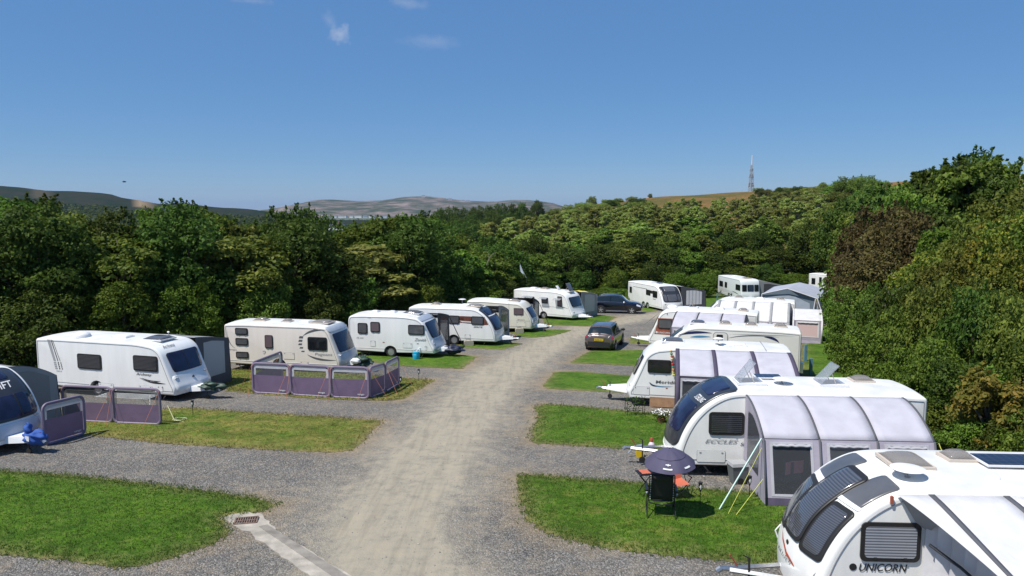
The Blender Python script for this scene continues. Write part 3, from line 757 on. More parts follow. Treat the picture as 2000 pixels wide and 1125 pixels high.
mx_ = N.new('ShaderNodeMixRGB'); mx_.inputs['Fac'].default_value = .55; mx_.inputs['Color2'].default_value = (1.35, 2.95, 6.0, 1); L.new(hs_.outputs['Color'], mx_.inputs['Color1'])
col = mx_.outputs['Color']
for args in ((667, 68, 24, 20, .34, 60), (645, 40, 16, 16, .14, 60), (850, 82, 70, 16, .13, 40), (790, 5, 45, 12, .16, 40), (495, 2, 40, 8, .16, 40)):
    c = cloud_mask(*args); mx = N.new('ShaderNodeMixRGB'); mx.inputs['Color2'].default_value = (7.5, 7.5, 8.0, 1)
    L.new(c.outputs[0], mx.inputs['Fac']); L.new(col, mx.inputs['Color1']); col = mx.outputs['Color']
L.new(col, bg.inputs['Color'])
sd = bpy.data.lights.new('sun', 'SUN'); sd.energy = 4.2; sd.angle = R(.53); sd.color = (1, .955, .88)
so = bpy.data.objects.new('sun', sd); COL.objects.link(so); so.rotation_euler = SUNV.to_track_quat('-Z', 'Y').to_euler(); so.location = (-40, -20, 60)
cam = bpy.data.cameras.new('camera'); co = bpy.data.objects.new('camera', cam); COL.objects.link(co); scene.camera = co
cam.sensor_width = 36; cam.lens = 36 * F / 2000; cam.clip_start = .1; cam.clip_end = 60000
co.location = (0, 0, EYE); co.rotation_euler = (R(90) - TH, 0, 0)
scene.view_settings.view_transform = 'Standard'; scene.view_settings.look = 'None'; scene.view_settings.exposure = 0.35; scene.view_settings.gamma = 1
# ------------------------------------------------------------------ ground, pad, track, lawns
def lerp_tab(xs, ys, x): return float(np.interp(x, xs, ys))
PXS = [-900, 0, 300, 540, 700, 860, 1000, 1150, 1300, 1460, 1600, 1750, 2000, 3000]
ROWS = [(100, [-4.5] * 14), (180, [-9, -9, -9, -8, -7, -6, -3, -.5, 0, .5, 2, 3, 4, 5]), (300, [-18, -18, -17, -14, -11, -7, -4, -.4, 3.2, 5.4, 8, 10, 12, 14]),
        (450, [-24, -24, -22, -22, -16, -6, 1.5, 10, 15.0, 18.3, 20.5, 24, 28, 30]), (620, [-30, -30, -30, -30, -30, -22, -16, -8, -4, 0, 4, 6, 8, 8]), (900, [-34] * 6 + [-34] * 8)]
RIDGE = [(-1200, 370), (-400, 356), (0, 362), (50, 367), (100, 373), (150, 374), (215, 378), (250, 388), (275, 391), (300, 396), (322, 401), (345, 397), (375, 397), (400, 401), (440, 406), (480, 408), (520, 412), (545, 416), (600, 428), (900, 434), (5000, 436)]
def tz(X, Y):
    if Y < 100: return gz(Y)
    px = 1000 + F * X / Y
    if Y <= 900:
        k = 0
        while k < len(ROWS) - 2 and ROWS[k + 1][0] < Y: k += 1
        y0, y1 = ROWS[k][0], ROWS[k + 1][0]; f = (Y - y0) / (y1 - y0); f = f * f * (3 - 2 * f) if k in (3, 4) else f
        z = lerp_tab(PXS, ROWS[k][1], px) * (1 - f) + lerp_tab(PXS, ROWS[k + 1][1], px) * f
        return z + mnoise.noise(Vector((X * .03, Y * .02, 0))) * min(1.2, (Y - 100) * .01)
    rz = EYE + (411 - lerp_tab([a for a, _ in RIDGE], [b for _, b in RIDGE], px)) * 1500 / F
    rz += mnoise.noise(Vector((X * .012, 3, Y * .01))) * 2.2 + mnoise.noise(Vector((X * .05, 9, 0))) * .8
    if Y < 1500: f = (Y - 900) / 600; f = f ** 1.3; return -34 * (1 - f) + rz * f + (mnoise.noise(Vector((X * .008, Y * .008, 5))) * 14 * f * (1 - f))
    f = min(1, (Y - 1500) / 900); return rz * (1 - f) + -48 * f
def ground_mat():
    m, N, L, P = nodes('hillside_ground')
    tc = N.new('ShaderNodeTexCoord'); n1 = N.new('ShaderNodeTexNoise'); n1.inputs['Scale'].default_value = .025; n1.inputs['Detail'].default_value = 8; n1.inputs['Roughness'].default_value = .65; L.new(tc.outputs['Object'], n1.inputs['Vector'])
    n2 = N.new('ShaderNodeTexNoise'); n2.inputs['Scale'].default_value = .9; n2.inputs['Detail'].default_value = 8; n2.inputs['Roughness'].default_value = .7; L.new(tc.outputs['Object'], n2.inputs['Vector'])
    ad = N.new('ShaderNodeMath'); ad.operation = 'MULTIPLY_ADD'; ad.inputs[1].default_value = .5; L.new(n2.outputs['Fac'], ad.inputs[0])
    s = N.new('ShaderNodeMath'); s.operation = 'MULTIPLY'; s.inputs[1].default_value = .5; L.new(n1.outputs['Fac'], s.inputs[0]); L.new(s.outputs[0], ad.inputs[2])
    cr = N.new('ShaderNodeValToRGB'); e = cr.color_ramp.elements
    for _ in range(2): e.new(.5)
    for k, (p, c) in enumerate(((.40, (.05, .07, .02)), (.48, (.12, .10, .03)), (.53, (.20, .105, .035)), (.62, (.27, .155, .06)))): e[k].position = p; e[k].color = (*c, 1)
    L.new(ad.outputs[0], cr.inputs['Fac'])
    # near the field the ground is grass; the far ridge is dark heather and wood
    at = N.new('ShaderNodeAttribute'); at.attribute_name = 'zone'
    g = N.new('ShaderNodeValToRGB'); g.color_ramp.elements[0].position = .4; g.color_ramp.elements[1].position = .62
    g.color_ramp.elements[0].color = (.05, .085, .018, 1); g.color_ramp.elements[1].color = (.15, .14, .05, 1); L.new(n2.outputs['Fac'], g.inputs['Fac'])
    h = N.new('ShaderNodeValToRGB'); h.color_ramp.elements[0].position = .42; h.color_ramp.elements[1].position = .6
    h.color_ramp.elements[0].color = (.012, .024, .009, 1); h.color_ramp.elements[1].color = (.030, .028, .016, 1); L.new(n1.outputs['Fac'], h.inputs['Fac'])
    sp = N.new('ShaderNodeSeparateColor'); L.new(at.outputs['Color'], sp.inputs[0])
    m1 = N.new('ShaderNodeMixRGB'); L.new(sp.outputs[0], m1.inputs['Fac']); L.new(g.outputs['Color'], m1.inputs['Color1']); L.new(cr.outputs['Color'], m1.inputs['Color2'])
    m2 = N.new('ShaderNodeMixRGB'); L.new(sp.outputs[1], m2.inputs['Fac']); L.new(m1.outputs['Color'], m2.inputs['Color1']); L.new(h.outputs['Color'], m2.inputs['Color2'])
    m3 = N.new('ShaderNodeMixRGB'); L.new(sp.outputs[2], m3.inputs['Fac']); L.new(m2.outputs['Color'], m3.inputs['Color1']); m3.inputs['Color2'].default_value = (.36, .26, .16, 1)
    L.new(m3.outputs['Color'], P.inputs['Base Color']); P.inputs['Roughness'].default_value = .95; P.inputs['Specular IOR Level'].default_value = .1
    b = N.new('ShaderNodeBump'); b.inputs['Strength'].default_value = .8; b.inputs['Distance'].default_value = .3; L.new(n2.outputs['Fac'], b.inputs['Height']); L.new(b.outputs['Normal'], P.inputs['Normal'])
    return m
def set_color_attr(me, name, arr):
    a = me.color_attributes.new(name, 'FLOAT_COLOR', 'POINT'); a.data.foreach_set('color', np.asarray(arr, np.float32).ravel())
mb = MB(); Pg = []; zones = []
Ys = [-40, -20, 0, 10, 20, 30, 40, 50, 60, 70, 80, 90, 100] + [100 + 8 * k for k in range(1, 45)] + [452 + 17 * k for k in range(1, 26)] + [880 + 31 * k for k in range(1, 21)] + [1560, 1700, 1900, 2150, 2450]
Ks = [-3.2, -2.6, -2.2, -1.8, -1.5, -1.2, -1.0] + [-.95 + .0125 * k for k in range(150)] + [.95, 1.0, 1.2, 1.5, 1.8, 2.2, 2.8]
for Y in Ys:
    row = []
    for k in Ks:
        X = k * (Y + 60 if Y < 100 else Y * 1.6 * (1 if Y > 400 else 1)); X = k * max(Y, 100) if Y >= 100 else k * (100 + 0 * Y)
        z = tz(X, Y); row.append((X, Y, z - .02))
        a = min(1, max(0, (Y - 130) / 60)); b = min(1, max(0, (Y - 620) / 150)); px = 1000 + F * X / max(Y, 1)
        c = 0
        if 1380 < Y <= 1510: c = max(0, 1 - abs(px - 283) / 22) * .9 + max(0, 1 - abs(px - 88) / 12) * .5
        gz_ = max(0, 1 - abs(px - 270) / 60) if 880 < Y < 1010 else 0
        zones.append((a * (1 - gz_), b * (1 - gz_), min(1, c), 1))
    Pg.append(row)
mb.grid(Pg); o = mb.build('ground', ground_mat(), None, smooth=180); tag(o, 'grassy field and rough hillside running up to the brown moorland crest', 'ground', kind='structure'); set_color_attr(o.data, 'zone', zones)
sea_m, SN, SL, SP = nodes('sea_water'); SP.inputs['Base Color'].default_value = (.10, .13, .18, 1); SP.inputs['Roughness'].default_value = .6; SP.inputs['Specular IOR Level'].default_value = .2
mb = MB(); mb.add([(-19500, 1500, -40), (19500, 1500, -40), (19500, 14000, -40), (-19500, 14000, -40)], [(0, 1, 2, 3)])
tag(mb.build('sea', sea_m, None, smooth=0), 'flat blue sea reaching the horizon', 'sea', kind='structure')
# gravel pad + worn track
TRACK = [G(*p) for p in ((745, 1150), (752, 1000), (832, 900), (908, 800), (950, 750), (1022, 700), (1085, 662), (1150, 638), (1235, 622), (1320, 612))] + [(20, 72), (30, 76)]
TRACK[0] = (-1.6, 11); TRACK.insert(0, (-1.2, 0))
def seg_dist(X, Y, pts, closed=False):
    D = np.full(X.shape, 1e9); q = list(pts) + ([pts[0]] if closed else [])
    for (ax, ay), (bx, by) in zip(q, q[1:]):
        dx, dy = bx - ax, by - ay; t = np.clip(((X - ax) * dx + (Y - ay) * dy) / (dx * dx + dy * dy + 1e-9), 0, 1)
        D = np.minimum(D, np.hypot(X - ax - t * dx, Y - ay - t * dy))
    return D
def inside(X, Y, poly):
    I = np.zeros(X.shape, bool); n = len(poly)
    for i in range(n):
        x0, y0 = poly[i - 1]; x1, y1 = poly[i]
        c = ((y0 > Y) != (y1 > Y)) & (X < (x1 - x0) * (Y - y0) / (y1 - y0 + 1e-12) + x0); I ^= c
    return I
def np_noise(X, Y, s, seed=0):
    r = np.random.default_rng(seed); out = np.zeros(X.shape)
    for k in range(10):
        a = r.uniform(0, 6.28); f = s * r.uniform(.5, 3.2); ph = r.uniform(0, 6.28); out += np.sin((X * math.cos(a) + Y * math.sin(a)) * f + ph + 1.5 * np.sin((X * math.sin(a) - Y * math.cos(a)) * f * .7 + ph)) / (1 + .35 * k)
    return out / 4
def gravel_mat():
    m, N, L, P = nodes('gravel_track')
    tc = N.new('ShaderNodeTexCoord'); at = N.new('ShaderNodeAttribute'); at.attribute_name = 'wear'; sp = N.new('ShaderNodeSeparateColor'); L.new(at.outputs['Color'], sp.inputs[0])
    def noise(s, d=6, r=.6, vec=None):
        n = N.new('ShaderNodeTexNoise'); n.inputs['Scale'].default_value = s; n.inputs['Detail'].default_value = d; n.inputs['Roughness'].default_value = r; L.new(vec or tc.outputs['Object'], n.inputs['Vector']); return n
    def ramp(fac, els):
        c = N.new('ShaderNodeValToRGB'); e = c.color_ramp.elements
        while len(e) < len(els): e.new(.5)
        for k, (p, cc) in enumerate(els): e[k].position = p; e[k].color = (*cc, 1)
        L.new(fac, c.inputs['Fac']); return c
    def mix(f, a, b, t='MIX'):
        x = N.new('ShaderNodeMixRGB'); x.blend_type = t
        if isinstance(f, float): x.inputs['Fac'].default_value = f
        else: L.new(f, x.inputs['Fac'])
        L.new(a, x.inputs['Color1']); L.new(b, x.inputs['Color2']); return x
    def math_(op, a, b=None, c=None, clamp=False):
        x = N.new('ShaderNodeMath'); x.operation = op; x.use_clamp = clamp
        for i, v in enumerate((a, b, c)):
            if v is None: continue
            if isinstance(v, (int, float)): x.inputs[i].default_value = v
            else: L.new(v, x.inputs[i])
        return x.outputs[0]
    vo = N.new('ShaderNodeTexVoronoi'); vo.inputs['Scale'].default_value = 30; L.new(tc.outputs['Object'], vo.inputs['Vector'])
    v2 = N.new('ShaderNodeTexVoronoi'); v2.inputs['Scale'].default_value = 12; L.new(tc.outputs['Object'], v2.inputs['Vector'])
    sc = N.new('ShaderNodeSeparateColor'); L.new(vo.outputs['Color'], sc.inputs[0])
    sc2 = N.new('ShaderNodeSeparateColor'); L.new(v2.outputs['Color'], sc2.inputs[0])
    stone = ramp(sc.outputs[0], ((0, (.060, .057, .053)), (.4, (.135, .127, .117)), (.75, (.21, .197, .18)), (1, (.40, .375, .335))))
    big = noise(.35, 4); mid = noise(2.2, 6, .7); fine = noise(60, 3)
    tan = ramp(mid.outputs['Fac'], ((.3, (.265, .235, .182)), (.5, (.325, .29, .225)), (.7, (.37, .332, .26))))
    ston2 = mix(.28, stone.outputs['Color'], ramp(big.outputs['Fac'], ((.35, (.13, .125, .118)), (.65, (.24, .222, .195)))).outputs['Color'])
    # wheel lanes are dusty and pale, the shoulders and pitches loose grey stone
    w = math_('MULTIPLY_ADD', mid.outputs['Fac'], 1.1, -.55); w = math_('ADD', w, sp.outputs[0]); w2 = math_('MULTIPLY_ADD', big.outputs['Fac'], .7, -.35); w = math_('ADD', w, w2, clamp=True)
    c = mix(w, ston2.outputs['Color'], tan.outputs['Color'])
    # scattered grit over the dust
    gr = math_('GREATER_THAN', sc2.outputs[1], .93); d = math_('LESS_THAN', v2.outputs['Distance'], .28); gr = math_('MULTIPLY', gr, d); gr = math_('MULTIPLY', gr, .55)
    c = mix(gr, c.outputs['Color'], stone.outputs['Color'])
    # long ruts and drag marks in the travelling direction
    mp = N.new('ShaderNodeMapping'); mp.inputs['Rotation'].default_value = (0, 0, R(-16)); mp.inputs['Scale'].default_value = (3.2, .22, 1); L.new(tc.outputs['Object'], mp.inputs['Vector'])
    ru = noise(1.6, 5, .6, mp.outputs['Vector']); rr_ = ramp(ru.outputs['Fac'], ((.36, (.74, .74, .75)), (.5, (1, 1, 1)), (.68, (1.12, 1.11, 1.08))))
    c = mix(math_('MULTIPLY_ADD', w, .5, .08), c.outputs['Color'], rr_.outputs['Color'], 'MULTIPLY')
    # dry earth beside the lawns
    dn = math_('MULTIPLY_ADD', mid.outputs['Fac'], 1.6, -.8); dn = math_('ADD', dn, sp.outputs[1], clamp=True); dn = math_('MULTIPLY', dn, .75)
    earth = ramp(fine.outputs['Fac'], ((.3, (.27, .19, .10)), (.7, (.40, .31, .19))))
    c = mix(dn, c.outputs['Color'], earth.outputs['Color'])
    L.new(c.outputs['Color'], P.inputs['Base Color']); P.inputs['Roughness'].default_value = .92; P.inputs['Specular IOR Level'].default_value = .15
    hgt = math_('MULTIPLY_ADD', vo.outputs['Distance'], -1.0, 1.0); hh = math_('MULTIPLY', hgt, math_('SUBTRACT', 1.15, w)); hh = math_('ADD', hh, math_('MULTIPLY', mid.outputs['Fac'], .8))
    b = N.new('ShaderNodeBump'); b.inputs['Strength'].default_value = .9; b.inputs['Distance'].default_value = .03; L.new(hh, b.inputs['Height']); L.new(b.outputs['Normal'], P.inputs['Normal'])
    return m
PADP = [(-34, -8), (-34, 18), (-30, 34), (-20, 42), (-8, 56), (-3, 66), (0, 74), (4, 80), (40, 84), (40, 70), (27, 60), (21, 50), (17, 38), (13.5, 26), (12.8, 15), (14, -8)]
LAWNS = {
 'near_left': [(-260, 900), (-120, 912), (0, 918), (140, 927), (250, 938), (400, 956), (500, 970), (547, 986), (515, 1001), (442, 1010), (452, 1036), (425, 1062), (330, 1094), (240, 1112), (150, 1100), (0, 1084), (-120, 1070), (-300, 1050)],
 'second_left': [(60, 845), (100, 815), (220, 805), (365, 796), (500, 805), (620, 812), (748, 821), (735, 836), (690, 880), (640, 884), (500, 878), (330, 868), (172, 852)],
 'windbreak_left': [(425, 722), (440, 764), (500, 770), (620, 780), (755, 784), (790, 780), (852, 742), (800, 739), (780, 737), (600, 722)],
 'fourth_left': [(690, 686), (705, 703), (760, 715), (905, 722), (937, 697), (900, 692), (870, 691), (760, 688)],
 'fifth_left': [(870, 664), (885, 676), (900, 680), (985, 684), (1027, 671), (990, 668), (930, 666)],
 'sixth_left': [(990, 648), (1012, 658), (1040, 660), (1080, 657), (1124, 645), (1100, 644), (1040, 643)],
 'seventh_left': [(1050, 612), (1062, 635), (1150, 638), (1178, 635), (1208, 619), (1180, 616), (1100, 614)],
 'far_left': [(1120, 585), (1150, 583), (1232, 584), (1400, 576), (1460, 590), (1440, 602), (1350, 606), (1288, 606), (1262, 611), (1240, 604), (1150, 606)],
 'near_right': [(1008, 930), (1030, 926), (1100, 931), (1250, 942), (1330, 950), (1400, 955), (1480, 962), (1560, 975), (1600, 1010), (1580, 1070), (1505, 1108), (1400, 1098), (1200, 1076), (1080, 1050), (1030, 1020), (1015, 980)],
 'second_right': [(1043, 795), (1060, 789), (1120, 792), (1200, 800), (1280, 807), (1330, 815), (1340, 870), (1290, 883), (1180, 876), (1090, 869), (1040, 866), (1033, 855), (1050, 815)],
 'third_right': [(1058, 752), (1080, 726), (1130, 725), (1215, 732), (1260, 735), (1250, 768), (1180, 767), (1120, 763), (1066, 760)],
 'fourth_right': [(1107, 709), (1150, 685), (1250, 683), (1290, 684), (1280, 716), (1240, 716), (1180, 713)],
 'fifth_right': [(1226, 661), (1260, 655), (1290, 656), (1290, 673), (1260, 672), (1226, 671)],
 'verge_right': [(1565, 645), (1650, 625), (1690, 700), (1700, 790), (1560, 790)],
}
LW = {k: [G(*p) for p in v] for k, v in LAWNS.items()}
xs = np.concatenate([np.arange(-34, -12, .5), np.arange(-12, 10, .2), np.arange(10, 41, .5)]); ys = np.concatenate([np.arange(-8, 10, .6), np.arange(10, 45, .22), np.arange(45, 85, .5)])
X, Y = np.meshgrid(xs, ys); D = seg_dist(X, Y, TRACK)
lane = np.exp(-((D - .75) / .55) ** 2) + .55 * np.exp(-(D / .5) ** 2); wear = np.clip((3.0 - D) / 1.9, 0, 1) * (.55 + .40 * lane) + np.clip((3.4 - D) / 2, 0, 1) * .12
wear += .35 * np.clip(np_noise(X, Y, .5, 3), 0, 1) * np.clip((16 - Y) / 5, 0, 1)
dry = np.zeros(X.shape)
for k, pl_ in LW.items():
    if k in ('near_left', 'near_right', 'second_right', 'second_left', 'windbreak_left', 'third_right', 'fourth_right', 'seventh_left', 'fifth_right', 'fourth_left'): dry = np.maximum(dry, np.exp(-np.abs(seg_dist(X, Y, pl_, True)) / .45) * .85 * np.clip((5.5 - D) / 2.5, .15, 1))
mb = MB(); mb.v = [(float(a), float(b), float(gz(b)) + .0) for a, b in zip(X.ravel(), Y.ravel())]; ny_, nx_ = X.shape
ins = inside(X, Y, PADP); keep = ins[:-1, :-1] | ins[1:, 1:]; jj, ii = np.nonzero(keep)
mb.f = [(int(j * nx_ + i), int(j * nx_ + i + 1), int((j + 1) * nx_ + i + 1), int((j + 1) * nx_ + i)) for j, i in zip(jj, ii)]
o = mb.build('gravel_track', gravel_mat(), None, smooth=0, recalc=False); tag(o, 'dusty pale gravel track with grey stone pitches either side', 'track', kind='structure')
set_color_attr(o.data, 'wear', np.stack([wear.ravel(), dry.ravel(), 0 * wear.ravel(), 1 + 0 * wear.ravel()], 1))
def lawn_mat():
    m, N, L, P = nodes('mown_grass')
    tc = N.new('ShaderNodeTexCoord'); at = N.new('ShaderNodeAttribute'); at.attribute_name = 'rim'; sp = N.new('ShaderNodeSeparateColor'); L.new(at.outputs['Color'], sp.inputs[0])
    def noise(s, d=6, r=.6):
        n = N.new('ShaderNodeTexNoise'); n.inputs['Scale'].default_value = s; n.inputs['Detail'].default_value = d; n.inputs['Roughness'].default_value = r; L.new(tc.outputs['Object'], n.inputs['Vector']); return n.outputs['Fac']
    def ramp(fac, els):
        c = N.new('ShaderNodeValToRGB'); e = c.color_ramp.elements
        while len(e) < len(els): e.new(.5)
        for k, (p, cc) in enumerate(els): e[k].position = p; e[k].color = (*cc, 1)
        L.new(fac, c.inputs['Fac']); return c.outputs['Color']
    def mth(op, a, b, clamp=False):
        x = N.new('ShaderNodeMath'); x.operation = op; x.use_clamp = clamp
        for i, v in enumerate((a, b)):
            if isinstance(v, (int, float)): x.inputs[i].default_value = v
            else: L.new(v, x.inputs[i])
        return x.outputs[0]
    def mix(f, a, b):
        x = N.new('ShaderNodeMixRGB'); L.new(f, x.inputs['Fac']); L.new(a, x.inputs['Color1']); L.new(b, x.inputs['Color2']); return x.outputs['Color']
    g = mth('ADD', mth('MULTIPLY', noise(34, 4, .7), .6), mth('MULTIPLY', noise(5, 5, .7), .4))
    green = ramp(g, ((.36, (.022, .060, .005)), (.5, (.062, .140, .010)), (.64, (.140, .22, .020))))
    dryc = ramp(g, ((.34, (.11, .10, .022)), (.5, (.21, .18, .048)), (.66, (.34, .28, .09))))
    f = mth('ADD', mth('MULTIPLY', noise(1.3, 6, .65), 3.2), -1.75); f = mth('ADD', f, sp.outputs[1], True); f = mth('MULTIPLY', f, .85)
    c = mix(f, green, dryc)
    r = mth('ADD', sp.outputs[0], mth('MULTIPLY', mth('ADD', noise(4, 4, .7), -.5), 1.3), True); brown = ramp(g, ((.34, (.15, .11, .05)), (.66, (.34, .26, .14))))
    c = mix(mth('MULTIPLY', r, .8), c, brown)
    pt = N.new('ShaderNodeMixRGB'); pt.blend_type = 'MULTIPLY'; pt.inputs['Fac'].default_value = 1; L.new(c, pt.inputs['Color1']); L.new(ramp(noise(.9, 4, .6), ((.35, (.62, .70, .60)), (.5, (.95, .97, .95)), (.65, (1.15, 1.1, 1.1)))), pt.inputs['Color2']); c = pt.outputs['Color']
    L.new(c, P.inputs['Base Color']); P.inputs['Roughness'].default_value = .85; P.inputs['Specular IOR Level'].default_value = .12
    b = N.new('ShaderNodeBump'); b.inputs['Strength'].default_value = .7; b.inputs['Distance'].default_value = .04; L.new(g, b.inputs['Height']); L.new(b.outputs['Normal'], P.inputs['Normal'])
    return m
LM = lawn_mat()
DRYNESS = {'second_left': .75, 'windbreak_left': .75, 'fifth_right': .45, 'near_left': -.35, 'near_right': .12, 'fourth_left': -.1, 'far_left': .12, 'second_right': .0, 'third_right': -.1, 'verge_right': .0}
WORDS = {'near_left': 'lush green lawn at the near left beside the drain', 'second_left': 'yellowed lawn strip in front of the two-panel windbreak', 'windbreak_left': 'dry grass strip under the four-panel windbreak', 'fourth_left': 'green lawn in front of the caravan with the cyan water barrel',
 'fifth_left': 'narrow lawn in front of the caravan with brown side band', 'sixth_left': 'narrow lawn in front of the small ivory caravan', 'seventh_left': 'lawn before the farthest caravan of the left row', 'far_left': 'far lawn behind the navy car',
 'near_right': 'lawn under the black recliner and navy umbrella', 'second_right': 'lawn left of the grey-fronted caravan with two raised roof lights', 'third_right': 'lawn left of the white caravan hitch', 'fourth_right': 'lawn behind the grey-brown car', 'fifth_right': 'small dry lawn right of the grey-brown car', 'verge_right': 'grass verge along the right hedge'}
tuft = {}
for k, pl_ in LW.items():
    px_ = [p[0] for p in pl_]; py_ = [p[1] for p in pl_]; yc = min(py_)
    st = .055 if yc < 24 else (.09 if yc < 34 else .18)
    xs = np.arange(min(px_) - .5, max(px_) + .5, st); ys = np.arange(min(py_) - .5, max(py_) + .5, st); X, Y = np.meshgrid(xs, ys)
    D_ = seg_dist(X, Y, pl_, True); ins = inside(X, Y, pl_); S = np.where(ins, D_, -D_) + .07 * np_noise(X, Y, 1.1, 5) + .05 * np_noise(X, Y, 5.7, 6) + .03 * rng.normal(0, 1, X.shape)
    Z = gz(Y) + .006 + .035 * np.clip(S / .5, 0, 1) + .008 * np_noise(X, Y, 3, 8) * np.clip(S / .3, 0, 1)
    vok = S > 0; keep = vok[:-1, :-1] & vok[1:, 1:] & vok[1:, :-1] & vok[:-1, 1:]; jj, ii = np.nonzero(keep); nx_ = X.shape[1]
    idx = {}; mb = MB(); rim = []
    for j, i in zip(jj.tolist(), ii.tolist()):
        f = []
        for a, b in ((j, i), (j, i + 1), (j + 1, i + 1), (j + 1, i)):
            key = a * nx_ + b
            if key not in idx: idx[key] = len(mb.v); mb.v.append((float(X[a, b]), float(Y[a, b]), float(Z[a, b]))); rim.append((math.exp(-max(S[a, b], 0) / .30) * 1.0, DRYNESS.get(k, 0) , 0, 1))
            f.append(idx[key])
        mb.f.append(tuple(f))
    o = mb.build('lawn', LM, None, smooth=180, recalc=False); set_color_attr(o.data, 'rim', rim); tag(o, WORDS[k], 'lawn', kind='structure')
    if k in ('near_left', 'near_right', 'second_right', 'second_left', 'windbreak_left'):
        dens = {'near_left': 420, 'near_right': 420, 'second_right': 200, 'second_left': 160, 'windbreak_left': 120}[k]
        area = (max(px_) - min(px_)) * (max(py_) - min(py_)); n = int(area * dens)
        tx = rng.uniform(min(px_), max(px_), n); ty = rng.uniform(min(py_), max(py_), n); sd_ = seg_dist(tx, ty, pl_, True); ok = (inside(tx, ty, pl_)) | (sd_ < .12 * rng.random(n)); ok &= rng.random(n) < np.clip(.35 + sd_ * 3, 0, 1)
        tuft[k] = np.stack([tx[ok], ty[ok]], 1)
def grass_mat():
    m, N, L, P = nodes('grass_blades'); geo = N.new('ShaderNodeNewGeometry'); cr = N.new('ShaderNodeValToRGB'); e = cr.color_ramp.elements; e.new(.5)
    e[0].color = (.035, .090, .008, 1); e[1].color = (.082, .160, .020, 1); e[2].color = (.20, .23, .05, 1); e[1].position = .65; e[2].position = 1
    L.new(geo.outputs['Random Per Island'], cr.inputs['Fac']); L.new(cr.outputs['Color'], P.inputs['Base Color']); P.inputs['Roughness'].default_value = .6; P.inputs['Specular IOR Level'].default_value = .2
    out = N['Material Output']; tr = N.new('ShaderNodeBsdfTranslucent'); L.new(cr.outputs['Color'], tr.inputs['Color']); mx = N.new('ShaderNodeMixShader'); mx.inputs[0].default_value = .3
    L.new(P.outputs[0], mx.inputs[1]); L.new(tr.outputs[0], mx.inputs[2]); L.new(mx.outputs[0], out.inputs['Surface']); return m
GM = grass_mat()
GM2 = GM.copy(); GM2.name = 'grass_blades_dry'
for nd in GM2.node_tree.nodes:
    if nd.type == 'VALTORGB': e_ = nd.color_ramp.elements; e_[0].color = (.08, .09, .016, 1); e_[1].color = (.20, .18, .045, 1); e_[2].color = (.34, .29, .10, 1)
def blades(name, pts, label, hgt=.045, wd=.012, z0=.03, m=None):
    n = len(pts); nb = 3; P0 = np.repeat(pts, nb, 0) + rng.normal(0, .018, (n * nb, 2)); a = rng.uniform(0, 6.28, n * nb); h = hgt * rng.uniform(.5, 1.5, n * nb); w_ = wd * rng.uniform(.7, 1.5, n * nb)
    z = gz(P0[:, 1]) + z0; ln = rng.normal(0, .55, (n * nb, 2)) * h[:, None]
    A = np.stack([P0[:, 0] - np.cos(a) * w_, P0[:, 1] - np.sin(a) * w_, z], 1); B = np.stack([P0[:, 0] + np.cos(a) * w_, P0[:, 1] + np.sin(a) * w_, z], 1); C = np.stack([P0[:, 0] + ln[:, 0], P0[:, 1] + ln[:, 1], z + h], 1)
    vs = np.stack([A, B, C], 1).reshape(-1, 3); k = n * nb; me = bpy.data.meshes.new(name); me.vertices.add(3 * k); me.vertices.foreach_set('co', vs.astype(np.float32).ravel()); me.loops.add(3 * k); me.loops.foreach_set('vertex_index', np.arange(3 * k, dtype=np.int32))
    me.polygons.add(k); me.polygons.foreach_set('loop_start', np.arange(0, 3 * k, 3, dtype=np.int32)); me.polygons.foreach_set('loop_total', np.full(k, 3, dtype=np.int32)); me.update(); me.materials.append(m or GM)
    o = bpy.data.objects.new(name, me); COL.objects.link(o); return tag(o, label, 'grass', kind='stuff')
for k, p in tuft.items(): blades('grass', p, 'short grass blades of the ' + WORDS[k], hgt=.04 if p[:, 1].min() < 24 else .05, wd=.007 if p[:, 1].min() < 24 else .012, m=GM2 if k in ('second_left', 'windbreak_left') else None)
# taller clumps, weeds and stragglers that creep over the gravel at the rims
for k in ('near_left', 'near_right', 'second_right', 'second_left'):
    pl_ = LW[k]; q_ = []
    for a_, b_ in zip(pl_, pl_[1:] + pl_[:1]):
        n_ = int(math.dist(a_, b_) * 14)
        for _ in range(n_): f_ = random.random(); q_.append((a_[0] + (b_[0] - a_[0]) * f_ + random.gauss(0, .10), a_[1] + (b_[1] - a_[1]) * f_ + random.gauss(0, .10)))
    xs_ = [p[0] for p in pl_]; ys_ = [p[1] for p in pl_]
    for _ in range(60):
        cx_, cy_ = random.uniform(min(xs_), max(xs_)), random.uniform(min(ys_), max(ys_))
        if inside(np.array([cx_]), np.array([cy_]), pl_)[0]: q_ += [(cx_ + random.gauss(0, .09), cy_ + random.gauss(0, .09)) for _ in range(14)]
    blades('grass', np.array(q_), 'longer grass clumps and stragglers round the ' + WORDS[k], hgt=.055, wd=.008, z0=.005, m=GM2 if k == 'second_left' else None)
